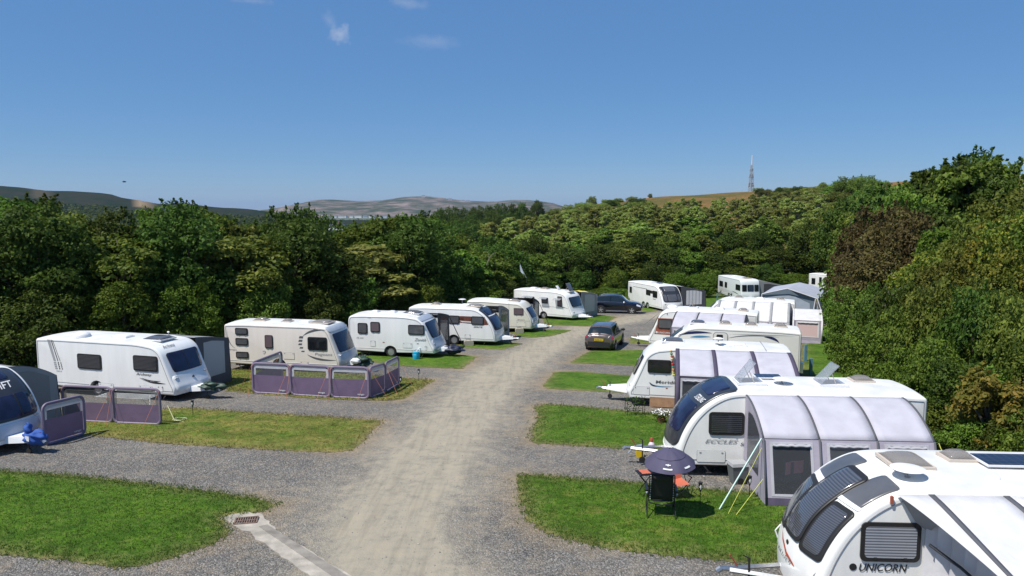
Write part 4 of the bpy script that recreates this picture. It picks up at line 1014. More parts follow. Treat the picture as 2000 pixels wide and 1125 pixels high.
# loose stones on the track shoulders
n = 2600; sx = rng.uniform(-9, 8, n); sy = rng.uniform(12.5, 30, n); ok = np.ones(n, bool)
for pl_ in LW.values(): ok &= ~inside(sx, sy, pl_)
mb = MB()
for x, y in zip(sx[ok], sy[ok]):
    s = .012 + .02 * rng.random() ** 3; rr = rng.uniform(.6, 1.3, 6); z = gz(y) + s * .2
    vs = [(x + s * rr[0], y, z), (x, y + s * rr[1], z), (x - s * rr[2], y, z), (x, y - s * rr[3], z), (x, y, z + s * .7 * rr[4]), (x, y, z - s * .5)]
    mb.add(vs, [(0, 1, 4), (1, 2, 4), (2, 3, 4), (3, 0, 4), (1, 0, 5), (2, 1, 5), (3, 2, 5), (0, 3, 5)])
tag(mb.build('loose_stones', mat('loose_stone', (.34, .32, .30), .9, var=.5, scale=3), None, smooth=0, recalc=False), 'small loose stones scattered over the gravel', 'stones', kind='stuff')
# drain
CONC = mat('concrete', (.40, .36, .30), .9, var=.3, scale=3, bump=.5, bscale=14)
CONCD = mat('concrete_darker', (.26, .235, .20), .9, var=.3, scale=3, bump=.4, bscale=14)
op = [(436, 1013), (452, 1006), (480, 1002), (508, 1004), (522, 1016), (537, 1034), (562, 1052), (600, 1074), (640, 1098), (700, 1135), (760, 1170), (660, 1170), (610, 1130), (560, 1095), (520, 1066), (497, 1052), (488, 1040), (468, 1036), (452, 1024)]
q = [G(*p) for p in op]; q2 = []
for a, b in zip(q, q[1:] + q[:1]):
    for k in range(5):
        x = a[0] + (b[0] - a[0]) * k / 5; y = a[1] + (b[1] - a[1]) * k / 5; nn = mnoise.noise(Vector((x * 5, y * 5, 0))) * .05; q2.append((x + nn, y + nn))
mb = MB(); mb.slab([(x, y, gz(y) - .05) for x, y in q2], (0, 0, .07)); tag(mb.build('drain_channel', CONC, None, smooth=0), 'pale concrete drainage channel running off beside the near lawn', 'drain channel', kind='structure')
ga, gb, gc, gd = [G(*p) for p in ((505, 1030), (522, 1026), (716, 1150), (690, 1155))]
def zt(p, h): return (p[0], p[1], gz(p[1]) + h)
mb = MB(); mb.grid([[zt(ga, .0245), zt(gd, .0245)], [zt(gb, .0245), zt(gc, .0245)]]); tag(mb.build('channel_groove', CONCD, None, smooth=0), 'darker worn groove down the middle of the concrete channel', 'drain groove', kind='structure')  # flat strip in a darker concrete tone along the channel
g0 = G(481, 1019); gr = thing('drain_grate', 'rusty iron drain grate set in pale concrete', 'drain grate', (g0[0], g0[1], gz(g0[1]) + .02), R(12))
mb = MB(); W_, H_ = .50, .36
for (c_, d_) in (((0, H_ / 2, .012), (W_, .035, .03)), ((0, -H_ / 2, .012), (W_, .035, .03)), ((W_ / 2, 0, .012), (.035, H_, .03)), ((-W_ / 2, 0, .012), (.035, H_, .03)), ((0, 0, .012), (W_, .03, .028))): mb.box(c_, d_)
mb.build('frame', mat('rusty_iron', (.20, .13, .10), .8, var=.4, scale=20), gr)
mb = MB()
for k in range(8): mb.box((-W_ / 2 + .06 + k * .054, 0, .01), (.022, H_ - .03, .022))
mb.build('bars', MATS['rusty_iron'], gr); mb = MB(); mb.box((0, 0, .002), (W_ - .02, H_ - .02, .006)); mb.build('pit', DARK, gr)
# ------------------------------------------------------------------ the caravans
def front_text(c, s, z, t0, t1, h, m, nm='lettering'):
    """lettering that follows the curved nose"""
    v2, fs = text_mesh(s, .25); mb = MB()
    if c.fs < 0: t0, t1 = t1, t0
    mb.add([c.at(c.idx_z(z + b * h), t0 + (t1 - t0) * a, .034) for a, b in v2], fs)
    return mb.build(nm, m, c.root, smooth=0, recalc=False)
def lamps(c, z=.95, red=False):
    for t in (.30, c.W - .30):
        p = c.at(c.idx_z(z), t, .01); mb = MB(); mb.blob(p, .085, 2, 10, 7, .05, (.35, 1.3, .6)); mb.build('marker_lamp', mat('lamp_clear', (.6, .6, .58), .15, coat=1), c.root)
def handle(c, z=.62):
    for t in (.16, c.W - .16):
        p0 = c.at(c.idx_z(z), t, .0); p1 = c.at(c.idx_z(z + .28), t, 0); o_ = (c.at(c.idx_z(z + .14), t, .07)); mb = MB(); mb.tube([p0, p0.lerp(o_, .8), o_, p1.lerp(o_, .8), p1], .014, 5); mb.build('grab_handle', WTRIM, c.root)
# near left, cut by the frame
fc = G(87, 830, .55); a = R(-18); hx, hy = math.cos(a), math.sin(a); LA = 7.0
A = caravan('caravan', 'white caravan with black glazed front, cut off by the left edge of the photo', (fc[0] - hx * LA + hy * 2.28, fc[1] - hy * LA - hx * 2.28), -18, 1, LA, 'curve', facem=None, bulge=.22)
A.patch('front_glazing', ('x', LA - 1.42), .98, .14, 2.14, CHAR, .012, .22)
A.patch('window', ('x', LA - 1.30), 2.12, .5, 1.78, PANEB, .022, .08)
A.patch('window', 1.72, 1.06, .28, 1.99, PANEB, .022, .16); A.patch('glazing_bar', 1.72, 1.06, 1.46, 1.52, RUBBER, .032, .01)
front_text(A, 'SWIFT', 1.90, .72, 1.72, .17, WLETTER); lamps(A); handle(A)
A.patch('front_panel', .92, .45, .2, 2.08, mat('panel_blue_grey', (.50, .56, .64), .3, coat=.5), .008, .15)
skylight(A, 4.4, 1.1, .7, .5, 'smoke')
# second left
B = caravan('caravan', 'long white caravan with a satellite dome on its roof behind the two-panel windbreak', (-21.10, 32.31), -17, 1, 7.42, 'slope', wheels=(3.3,))
B.window(2.33, 1.18, 3.63, 1.84, BLINDD); B.window(5.34, 1.28, 6.60, 1.94, BLINDD)
B.patch('window', 2.02, 1.22, .22, 2.06, PANEB, .02, .14, taper=.06); B.patch('glazing_bar', 2.0, 1.24, 1.12, 1.15, DECB, .03, .01)
B.text('Archway', 5.45, 1.05, .80, .15); front_text(B, 'Archway', 2.17, .35, 1.0, .10, DECK)
B.side('stripe', [(.67, 2.36), (.84, 2.36), (1.10, 1.42), (.98, 1.42)], DECL, .004, .003); B.side('stripe', [(.88, 2.36), (.93, 2.36), (1.24, 1.42), (1.20, 1.42)], DECB, .004, .003); B.side('stripe', [(.97, 2.36), (1.00, 2.36), (1.36, 1.42), (1.33, 1.42)], DECK, .004, .003)
for k in range(4):
    for j, (x, wd, mm) in enumerate(((.98, .13, DECL), (1.20, .06, DECB), (1.35, .05, DECK))):
        B.side('stripe_block', [(x + k * .02, 1.38 - k * .085), (x + wd + k * .02, 1.38 - k * .085), (x + wd + k * .02, 1.32 - k * .085), (x + k * .02, 1.32 - k * .085)], mm, .004, .003)
B.text('545-4', 1.10, .96, .3, .05)
swoosh(B, (5.75, .98), (6.05, .80), (6.95, .80), .10, DECB); swoosh(B, (5.60, .98), (5.95, .86), (6.5, .86), .09, DECL); swoosh(B, (5.9, .93), (6.2, .84), (6.7, .90), .05, DECB)
B.hatch(5.55, .42, 6.25, .66); B.hatch(6.55, .45, 6.8, .70); B.hatch(3.4, .42, 4.2, .62)
dome(B, 2.05, .55, .36, .24); skylight(B, 3.9, .95, .75, .42, 'flat'); skylight(B, 5.75, 1.05, .95, .85, 'dark'); dish(B, 5.4, 2.0, .06, .12)
B.patch('front_panel', 1.1, .45, .10, 2.18, WHITE, .006, .1); lamps(B, .98)
p = B.at(B.idx_z(.9), 1.14, .02); mb = MB(); mb.lathe([(.001, .01), (.07, .01), (.075, 0)], (0, 0, 0), 'x', 16); mb.v = [(v[0] + p.x, v[1] + p.y, v[2] + p.z) for v in mb.v]; mb.build('badge', DECK, B.root)
# third left
C_ = caravan('caravan', 'pinkish cream caravan with three small stacked windows behind the four-panel windbreak', (-15.04, 38.16), -12, 1, 6.45, 'steep', body=CREAM, wheels=(3.1,))
for z0, z1 in ((1.86, 2.22), (1.31, 1.69), (.63, .97)): C_.window(.66, z0, 1.38, z1, PANEG, .07, .06)
C_.window(2.34, 1.22, 2.79, 1.90, PANEM, .07, .04); C_.window(4.74, 1.21, 5.80, 1.89, PANE)
C_.patch('front_hood', ('x', 5.62), 2.12, .04, 2.24, SILVER, .006, .1); C_.patch('window', 2.03, 1.08, .20, 2.08, PANEB, .02, .12, taper=.05); C_.patch('front_panel', 1.02, .42, .06, 2.22, SILVER, .008, .08)
C_.text('Pageant', 5.12, .92, .95, .17, DECL, .1)
for s_ in (((5.75, 2.27), (4.9, 2.30), (4.48, 1.92), .10), ((4.68, .98), (5.2, .66), (6.28, .74), .10)): swoosh(C_, *s_[:3], s_[3], DECK)
for k in range(5):
    z = 1.80 - k * .175; w0 = .22 - k * .012; x = 4.30 - .10 * math.sin(math.pi * (k + 1) / 6) + .05 * max(0, k - 2)
    C_.side('stripe_block', [(x, z), (x + w0, z), (x + w0 + .03, z + .11 - k * .012), (x + .05, z + .11 - k * .012)], DECK, .004, .003)
swoosh(C_, (.17, 2.10), (.12, 1.4), (.62, 1.14), .05, DECL); swoosh(C_, (.24, 1.75), (.28, 1.3), (.60, 1.16), .03, DECB); C_.text('Bretagne', .28, 1.02, .42, .07)
C_.hatch(3.36, .68, 3.98, 1.04); C_.hatch(2.21, .91, 2.33, 1.10); C_.hatch(4.3, .42, 4.75, .6)
skylight(C_, 1.5, 1.15, .62, .5, 'smoke'); skylight(C_, 3.1, 1.0, .42, .40, 'beige'); skylight(C_, 4.15, 1.0, .5, .5, 'flat'); skylight(C_, 5.05, 1.1, .95, .8, 'beige'); lamps(C_, .95)
# fourth left
D_ = caravan('caravan', 'white caravan with a cyan water barrel beside its front corner', (-9.29 - .33, 42.86 + .076), -13, 1, 5.32, 'slope', wheels=(2.62,), rearr=.30)
D_.window(.61, 1.34, 1.22, 1.97, PANEG); D_.window(1.41, 1.45, 2.0, 2.06, PANEM); D_.window(3.74, 1.40, 4.73, 1.97, PANEG)
D_.patch('front_hood', ('x', 4.2), 2.14, .05, 2.23, SILVER, .006, .1); D_.patch('window', 2.06, 1.15, .18, 2.10, PANEB, .02, .2, taper=.12); D_.patch('front_panel', 1.08, .42, .08, 2.20, SILVER, .008, .2)
D_.text('Zenith', 4.10, 1.03, .72, .17, DECL, .4); D_.text('EB 544', .52, 1.04, .43, .09, DECL, .3)
D_.hatch(1.39, .60, 1.70, .95); D_.hatch(3.4, .60, 3.97, .90); D_.hatch(4.75, .50, 4.86, .78); lamps(D_, .85)
for x in (2.15, 4.25): D_.side('reflector', rrect(x, .86, x + .12, .90, .015), DECO, .004, .006)
skylight(D_, 3.6, 1.2, 1.0, .8, 'dark'); skylight(D_, 2.3, 1.2, .4, .4, 'flat'); skylight(D_, 1.2, 1.2, .4, .4, 'flat'); D_.side('vent', rrect(1.23, 2.29, 1.46, 2.33, .02), DECL, .004, .01)
# fifth left
E_ = caravan('caravan', 'white caravan with brown striped band between its side windows and dark curved front window', (-6.84, 48.47), -15, 1, 5.98, 'curve', wheels=(3.15,))
E_.side('side_band', [(3.5, 1.93), (5.25, 1.93), (5.52, 1.42), (5.2, 1.40), (4.35, 1.45), (3.5, 1.50)], DECBR, .003, .003)
for k in range(7): swoosh(E_, (3.55 + k * .10, 1.62 - k * .004), (3.72 + k * .10, 1.60), (3.80 + k * .11, 1.50), .05, WLETTER, off=.010)
E_.window(2.81, 1.41, 3.55, 1.95, PANEG); E_.window(4.35, 1.41, 5.20, 1.95, PANEG)
E_.patch('front_glazing', ('x', 4.75), 1.02, .14, 2.14, CHAR, .012, .2); E_.patch('window', ('x', 4.95), 1.98, .5, 1.8, PANEB, .024, .08); E_.patch('window', 1.80, 1.10, .3, 1.98, PANEB, .024, .15); E_.patch('glazing_trim', 1.93, 1.88, .42, 1.85, WTRIM, .03, .01)
E_.text('SPRITE', 4.50, 1.20, .63, .10, DECK); dish(E_, 3.1, 1.9, .26, .3); skylight(E_, 1.5, 1.2, .5, .5, 'smoke'); skylight(E_, 3.6, 1.2, .6, .5, 'flat'); skylight(E_, 4.3, 1.0, .9, .7, 'beige'); lamps(E_, .85); E_.hatch(3.9, .5, 4.3, .75)
# sixth left
F_ = caravan('caravan', 'small ivory caravan with a seamed side, between the brown-banded caravan and the farthest one', (-3.16 - .25, 55.27 + .07), -15, 1, 5.05, 'round', body=CREAM2, wheels=(2.5,), H=2.32)
F_.window(3.67, 1.37, 4.40, 1.86, PANEM, .03, .03); F_.window(2.3, 1.6, 2.75, 1.92, PANEM, .03, .03); F_.side('seam', rrect(3.28, .4, 3.30, 2.24, .005), DECL, .002, .003); F_.side('stripe', rrect(3.85, .91, 4.9, .93, .005), DECL, .002, .003); F_.text('Riviera', 3.95, .98, .55, .06, DECO)
F_.patch('window', 1.84, 1.10, .22, 2.06, PANEB, .02, .18, taper=.08); skylight(F_, 3.4, 1.1, .8, .6, 'smoke'); F_.hatch(3.85, .5, 4.6, .85); F_.patch('front_panel', 1.0, .45, .15, 2.13, SILVER, .008, .2); lamps(F_, .8)
# seventh left
G_ = caravan('caravan', 'farthest white caravan of the left row with propped windows and raised roof light', (.14, 66.28), -36, 1, 6.25, 'slope', wheels=(3.25,), H=2.46)
G_.window(1.25, 1.42, 2.27, 1.90, PANEG, .04); G_.window(3.05, 1.42, 3.70, 1.92, PANEG, .04); G_.window(4.69, 1.25, 5.15, 2.12, PANEM, .05)
for x0, x1 in ((1.1, 2.27), (2.95, 3.72), (4.4, 5.15)):
    mb = MB(); mb.slab([G_.m(x0, -.03, 1.94), G_.m(x1, -.03, 1.94), G_.m(x1, -.42, 1.82), G_.m(x0, -.42, 1.82)], (0, 0, .012)); mb.build('raised_window', CLEAR, G_.root)
G_.side('rub_strip', rrect(.2, 1.15, 5.6, 1.17, .006), DECL, .004, .006); swoosh(G_, (4.6, 1.28), (5.2, 1.25), (5.8, 1.10), .05, DECK); G_.patch('window', 2.03, 1.22, .22, 2.06, PANE, .02, .18, taper=.08)
skylight(G_, 1.4, 1.2, .6, .5, 'flat'); skylight(G_, 2.6, 1.2, .7, .5, 'smoke'); skylight(G_, 3.9, 1.2, .4, .4, 'flat', 50); skylight(G_, 5.0, 1.2, .8, .7, 'dark', 58); lamps(G_, .8)
# ---- right row
H_ = caravan('caravan', 'nearest white caravan at bottom right with black triple front window and solar panel', (12.43, 11.71), 177, -1, 7.2, 'curve', body=OFFW, cover=False, bulge=.26)
H_.patch('graphite_panel', ('x', 5.80), 2.02, 1.50, 2.10, GREYP, .010, .06); H_.patch('graphite_panel', ('x', 5.80), 2.02, .18, .78, GREYP, .010, .06)
H_.patch('window', ('x', 6.02), 1.12, .74, 1.54, RUBBER, .030, .12); H_.patch('pane', ('x', 6.10), 1.18, .80, 1.48, BLINDF, .040, .08)
H_.patch('window', 1.96, 1.06, 1.54, 2.16, RUBBER, .016, .10); H_.patch('pane', 1.90, 1.14, 1.62, 2.08, BLINDF, .026, .08); H_.patch('window', 1.96, 1.06, .12, .74, RUBBER, .016, .10); H_.patch('pane', 1.90, 1.14, .20, .66, BLINDF, .026, .08)
H_.patch('glazing_trim', 2.04, 1.99, .14, .80, WTRIM, .014, .01); H_.patch('glazing_trim', 2.04, 1.99, 1.48, 2.14, WTRIM, .014, .01)
H_.window(5.53, 1.20, 6.52, 1.89, BLINDL, .10, .07)
H_.text('UNICORN', 6.52, 1.02, .80, .135, DECB); mb = MB(); mb.lathe([(.001, .008), (.062, .008), (.062, 0)], (0, 0, 0), 'y', 20); pp = H_.m(6.62, 0, 1.085); mb.v = [(v[0] + pp[0], v[1] * 1 + pp[1], v[2] + pp[2]) for v in mb.v]; mb.build('badge', DECB, H_.root)
swb = [H_.at(H_.idx_z(z), t, .012) for z, t in ((1.02, 1.62), (.95, 1.40), (.84, 1.05), (.76, .70))]; swc = [H_.at(H_.idx_z(z), t, .012) for z, t in ((1.02, 1.62), (.91, 1.40), (.78, 1.05), (.72, .70))]
mb = MB(); mb.grid([swb, swc]); mb.build('stripe', DECR, H_.root, smooth=0)
front_text(H_, 'B A I L E Y', .72, .75, 1.60, .07, DECK); handle(H_, .62)
p = H_.at(H_.idx_z(.98), 1.14, .01); mb = MB(); mb.blob(p, .05, 1, 10, 7, 0, (.4, 1, 1)); mb.build('lock', DECB, H_.root)
skylight(H_, 5.22, 1.32, .66, .74, 'smoke'); skylight(H_, 4.12, 1.62, .46, .42, 'smoke'); solar(H_, 3.28, 1.38, 1.15, .62); dish(H_, 5.50, .62, .29, .13)
mb = MB(); pl0 = Vector(H_.m(4.0, .62, roof_z(H_, 4.0, .62))); mb.blob(pl0, .09, 3, 10, 7, 0, (1, 1, .6)); mb.build('cable_entry', WTRIM, H_.root)
H_.side('marker_lamp', rrect(6.02, 2.22, 6.07, 2.36, .02), DECO, .004, .04)
I_ = caravan('caravan', 'white caravan with two raised clear roof lights and a lilac three-bay awning', (11.43, 19.88), 176, -1, 6.75, 'curve', body=OFFW, cover=False, bulge=.26)
I_.patch('front_glazing', ('x', 5.05), .78, .13, 2.15, CHAR, .012, .30); I_.patch('window', ('x', 5.22), 2.18, .42, 1.86, PANEB, .024, .14); I_.patch('window', 1.96, 1.18, .28, 2.0, PANEB, .024, .14)
front_text(I_, 'STERLING', 2.02, .30, .95, .10, WLETTER)
I_.window(4.93, 1.22, 5.91, 1.88, BLINDD, .10, .07); I_.text('ECCLES', 6.00, .98, .92, .11, DECL, .35); I_.text('SE', 5.02, .92, .17, .09, DECB, .3); I_.hatch(6.22, .42, 5.42, .76)
I_.patch('front_panel', .56, .36, .15, 2.13, WHITE, .008, .05)
skylight(I_, 4.55, 1.1, .74, .70, 'dome', 52); skylight(I_, 2.25, 1.1, .74, .70, 'dome', 48); solar(I_, 3.85, 1.75, .75, .45); skylight(I_, 1.15, 1.65, .55, .45, 'smoke'); dish(I_, 3.65, 1.0, .27, .12)
J_ = caravan('caravan', 'white caravan with wood-coloured skirt board and a string of coloured pompoms', (10.87, 28.13), 168, -1, 6.3, 'slope', bulge=.18)
J_.window(4.60, 1.40, 5.53, 1.94, PANE, .08, .05); J_.text('Meridian', 5.20, .98, 1.0, .12, DECK, .1); swoosh(J_, (5.48, 1.02), (5.3, .78), (4.5, .88), .04, DECBL); swoosh(J_, (5.42, 1.00), (5.42, .90), (5.15, .84), .06, DECN)
J_.hatch(5.43, .47, 6.08, .82); J_.patch('window', 2.0, 1.2, .2, 2.08, PANE, .02, .14, taper=.06); J_.side('skirt_board', [(4.0, .40), (5.42, .42), (5.42, .02), (4.0, .02)], mat('chipboard', (.42, .25, .14), .7, var=.2, scale=6), .03, .015)
skylight(J_, 4.55, 1.4, .85, .65, 'dark'); dish(J_, 2.75, .95, .22, .22); dish(J_, 2.7, .75, .12, .08); skylight(J_, 1.9, .9, .45, .3, 'flat'); mb = MB(); mb.box(J_.m(1.0, 1.14, roof_z(J_, 1.0, 1.1) + .01), (.02, 2.1, .02)); mb.build('roof_seam', TRIM, J_.root); lamps(J_, .8)
J_.side('reflector', rrect(4.72, .78, 4.80, .81, .01), DECR, .004, .006)
K_ = caravan('caravan', 'cream caravan with navy swoosh and closed door, behind the pompom caravan', (13.88, 35.00), 163, -1, 6.55, 'curve', body=mat('gelcoat_warm', (.80, .78, .70), .3, coat=.4), bulge=.2)
K_.side('door', rrect(3.38, .42, 4.10, 2.24, .18), TRIM, .004, .012); K_.side('door_skin', rrect(3.42, .46, 4.06, 2.20, .15), MATS['gelcoat_warm'], .017, .01); K_.window(3.62, 1.55, 3.93, 2.12, PANE, .05, .03)
swoosh(K_, (5.8, 1.98), (5.1, 2.25), (4.15, 2.17), .13, DECN); swoosh(K_, (3.4, 1.95), (2.6, 2.22), (1.0, 2.12), .04, DECK); swoosh(K_, (1.7, 2.10), (1.2, 2.10), (1.0, 1.85), .12, DECN); swoosh(K_, (5.2, 1.92), (4.8, 1.99), (4.2, 1.98), .10, DECBL); swoosh(K_, (3.3, 2.16), (1.5, 2.21), (.24, 2.21), .025, DECL)
K_.patch('front_glazing', ('x', 5.55), 1.2, .3, 1.98, CHAR, .012, .2); skylight(K_, 4.9, 1.2, .7, .6, 'dark'); skylight(K_, 3.55, 1.2, .5, .5, 'smoke'); skylight(K_, 2.3, 1.2, .5, .5, 'smoke'); skylight(K_, .9, 1.2, .55, .5, 'beige'); mb = MB(); mb.lathe([(.12, -.02), (.14, 0), (.12, .02), (.10, 0), (.12, -.02)], K_.m(-.03, .5, 1.3), 'x', 14); mb.build('hose_loop', WTRIM, K_.root); mb = MB(); mb.box(K_.m(-.08, .45, .62), (.14, .4, .5)); mb.build('rear_locker', MATS['gelcoat_warm'], K_.root)
L_ = caravan('caravan', 'white caravan with rust-red graphic round its side window, beside the lilac awning', (14.59, 43.49), 159, -1, 6.5, 'slope', body=OFFW, bulge=.16, H=2.48)
L_.side('side_graphic', [(6.10, .93), (5.95, 1.45), (5.88, 1.95), (4.95, 1.95), (4.95, .92)], DECO, .003, .003); L_.window(5.03, 1.30, 5.86, 1.90, PANEG, .05, .05); L_.text('UNICORN', 5.85, .99, .75, .11, WLETTER); mb = MB(); mb.lathe([(.001, .008), (.07, .008), (.07, 0)], (0, 0, 0), 'y', 16); pp = L_.m(5.95, 0, 1.05); mb.v = [(v[0] + pp[0], v[1] + pp[1] + .006, v[2] + pp[2]) for v in mb.v]; mb.build('badge', WLETTER, L_.root)
L_.patch('window', 2.0, 1.2, .2, 2.08, PANE, .02, .14, taper=.06); mb = MB(); mb.slab([L_.m(6.15, .2, 2.0), L_.m(6.15, 2.1, 2.0), L_.m(6.75, 2.1, 1.45), L_.m(6.75, .2, 1.45)], (.01, 0, .012)); mb.build('raised_front_window', SMOKE, L_.root)
dome(L_, 5.2, 1.3, .34, .2); skylight(L_, 3.9, 1.2, .5, .5, 'dome', 60); skylight(L_, 2.3, 1.2, .5, .5, 'flat'); skylight(L_, .9, 1.0, .5, .5, 'smoke'); L_.side('marker_lamp', rrect(5.30, 2.18, 5.34, 2.28, .01), DECK, .004, .02); lamps(L_, .8)
M_ = caravan('caravan', 'white caravan behind a bright white five-ribbed awning in the far right row', (20.01, 51.85), 159, -1, 6.3, 'curve', bulge=.2, H=2.5)
M_.patch('window', ('x', 5.4), 1.2, .2, 2.08, PANEG, .012, .2); skylight(M_, 3.9, 1.2, .5, .5, 'beige'); skylight(M_, 2.4, 1.2, .5, .5, 'flat'); skylight(M_, 1.0, 1.2, .5, .5, 'beige')
# ---- far end
N_ = caravan('caravan', 'white twin-axle caravan with black glazed front and a pale awning, facing the camera', (12.45, 79.0), -72, 1, 7.5, 'curve', wheels=(3.55, 4.40), H=2.5, bulge=.2)
N_.window(.45, 1.30, .95, 1.92, PANE, .05, .05); N_.window(4.1, 1.45, 5.0, 1.98, PANE, .06, .05); N_.window(5.5, 1.35, 6.4, 2.0, PANE, .06, .05); N_.side('side_band', rrect(4.9, 1.66, 5.6, 1.96, .02), CHAR, .003, .004); N_.side('stripe', [(1.2, 2.02), (4.2, 2.05), (4.2, 1.99), (1.2, 1.99)], DECK, .003, .003)
N_.patch('front_glazing', ('x', 6.25), 1.02, .14, 2.14, CHAR, .012, .24); N_.patch('window', ('x', 6.40), 2.0, .5, 1.80, PANEG, .024, .1); N_.patch('window', 1.72, 1.10, .62, 1.66, PANEG, .024, .1); N_.patch('window', 1.72, 1.10, .26, .54, PANEG, .024, .08); N_.patch('window', 1.72, 1.10, 1.74, 2.02, PANEG, .024, .08)
N_.text('Swift', 5.5, 1.12, .6, .1, DECK); lamps(N_, .85); skylight(N_, 3.0, 1.2, .6, .5, 'flat'); skylight(N_, 4.6, 1.2, .7, .5, 'dark')
O_ = caravan('caravan', 'white caravan with three-part front window and grey awning at the far end', (25.9, 92.6), -84, 1, 7.2, 'flat', body=mat('gelcoat_cool', (.72, .76, .76), .3, coat=.3), wheels=(3.6, 4.35), H=2.55, bulge=.1)
O_.window(.6, 1.25, 1.7, 1.9, PANE, .03, .05); O_.window(2.3, 1.25, 3.0, 1.9, PANE, .03, .05); O_.window(5.6, 1.3, 6.9, 1.95, PANE, .03, .05)
for k in range(3): O_.side('stripe', [(.4, 1.0 - k * .12), (5.0, .95 - k * .12), (5.0, .92 - k * .12), (.4, .97 - k * .12)], DECL, .003, .003)
swoosh(O_, (4.6, 1.0), (5.5, .95), (6.6, .78), .10, DECK)
for t0, t1 in ((.14, .68), (.76, 1.52), (1.60, 2.14)): O_.patch('window', 1.98, 1.22, t0, t1, PANE, .02, .05)
skylight(O_, 5.8, 1.2, .8, .8, 'beige'); skylight(O_, 2.5, 1.2, .6, .5, 'flat')
qx = G(1590, 572); Q_ = caravan('caravan', 'small white caravan end peeping out beyond the right hedge', (39.6, 98.3), -62, 1, 5.5, 'flat', H=2.6, bulge=.1)
Q_.window(.5, 1.2, 1.1, 2.0, PANE, .05); Q_.window(1.7, 1.1, 2.1, 2.2, PANE, .05); Q_.side('side_graphic', rrect(3.2, 1.0, 4.6, 1.9, .1), DECBR, .004, .004); Q_.patch('window', 2.0, 1.25, .3, 1.98, PANE, .02, .05)
# ------------------------------------------------------------------ awnings
awning('awning', 'dark grey awning behind the caravan cut by the left edge', A, True, 2.2, LA - 1.75, 2.0, zr=2.3, ze=1.65, nseg=2, roof=AGREY, wall=AGREY, beam=ADGREY, p=2.2, side_pane=mat('vinyl_grey', (.22, .23, .24), .3))
awning('awning', 'grey-roofed porch awning on the far side of the domed caravan', B, True, 3.6, 6.6, 2.2, ze=2.0, nseg=2, roof=AGREY, wall=ADGREY, beam=RUBBER, p=1.2, side_pane=mat('vinyl_pale', (.42, .45, .47), .3))
awning('awning', 'charcoal awning with pale blue roof behind the cyan-barrel caravan', D_, True, 2.6, 4.75, 2.2, ze=1.95, nseg=2, roof=APBLUE, wall=ACHAR, beam=WTRIM, p=1.2, guys=[((4.75, 2.2, 1.9), (5.4, 3.2, 0), ROPED, .025)])
awning('awning', 'grey mesh-windowed awning with navy skirt behind the brown-banded caravan', E_, True, 2.8, 5.55, 2.6, ze=1.75, nseg=2, roof=AGREY, wall=AGREY, beam=ADGREY, p=1.6, skirt=DECN)
awning('awning', 'black awning behind the small ivory caravan', F_, True, 2.2, 4.6, 2.0, ze=1.85, nseg=2, roof=ACHAR, wall=ACHAR, beam=RUBBER, p=1.3, guys=[((4.6, 2.0, 1.8), (5.2, 3.2, 0), ROPED, .02)])
awning('awning', 'grey awning with a yellow patch on its roof beside the farthest left caravan', G_, True, 2.0, 5.7, 2.8, ze=1.9, nseg=2, roof=AGREY, wall=ADGREY, beam=AWHITE, p=1.3, side_mat=AGREY, side_pane=MATS['vinyl_pale'])
hawn, hq, hz = awning('canopy_awning', 'white canopy with dark diagonal rib over grey curtains on the nearest caravan', H_, False, .6, 5.96, 2.7, zr=2.38, ze=1.55, nseg=3, roof=AWHITE, wall=AWHITE, beam=ADGREY, bw=.10, p=1.25, front=False, open_side=1, sidewin=False, xf=-.36, lastin=.52)
# gathered curtains under the near end of the canopy
rows = []
for i in range(41):
    u = i / 40; o_ = .03 + u * 1.9; fold = .07 * math.sin(i * 1.35) + .03 * math.sin(i * 2.9)
    rows.append([hq(5.40 + fold - .75 * u + .1 * (1 - v), o_, (2.30 - .83 * (o_ / 2.7) ** 1.25 - .05) * v + .05) for v in [k / 8 for k in range(9)]])
mb = MB(); mb.grid(rows); mb.build('curtain', AWHITE, hawn, smooth=60)
mb = MB(); mb.tube([hq(5.50, .25, 1.62), hq(5.28, .8, 1.5), hq(5.06, 1.4, 1.3), hq(4.88, 1.9, 1.15)], .025, 6); mb.build('curtain_strap', ACHAR, hawn)
mb = MB(); mb.slab([hq(5.9, .02, 2.33), hq(5.62, .02, 1.9), hq(5.42, .05, 1.75), hq(5.40, .5, 2.2)], hq(0, 0, 0) * 0 + Vector((0, .006, 0))); mb.build('canopy_shadow', AGREY, hawn)  # grey sheet painted as the shadow on the side below the canopy end
mat_wall = fabric_mat('awning_lilac_light', (.50, .46, .54), .2)
awning('awning', 'lilac three-bay awning with clear windows and dark curved ribs on the near right', I_, False, .66, 4.92, 1.85, zr=2.38, ze=1.72, nseg=3, beam=ADGREY, bw=.05, p=2.0, frontwin=(.74, 1), curve_out=.5, skirt=APURP, wall=mat_wall,
       guys=[((4.95, 1.88, 1.72), (6.15, 2.7, 0), mat('strap_mint', (.50, .68, .62), .6), .022), ((4.95, 1.95, 1.5), (6.0, 3.0, 0), ROPEY, .007), ((4.95, 2.15, .75), (5.85, 3.1, 0), ROPEY, .009), ((.6, 1.9, 1.7), (.3, 2.9, 0), ROPEY, .01)])
awning('awning', 'lilac awning with wide purple ribs joined to the pompom caravan', J_, False, .10, 4.45, 2.5, zr=2.42, ze=1.88, nseg=3, beam=APURP, bw=.15, p=1.7, wall=APURP, frontwin=(.72, 1), pane=PVC)
awning('awning', 'lilac awning with thin dark ribs on the rust-red graphic caravan', L_, False, .6, 4.75, 2.4, zr=2.42, ze=1.8, nseg=3, beam=ACHAR, bw=.07, p=1.8)
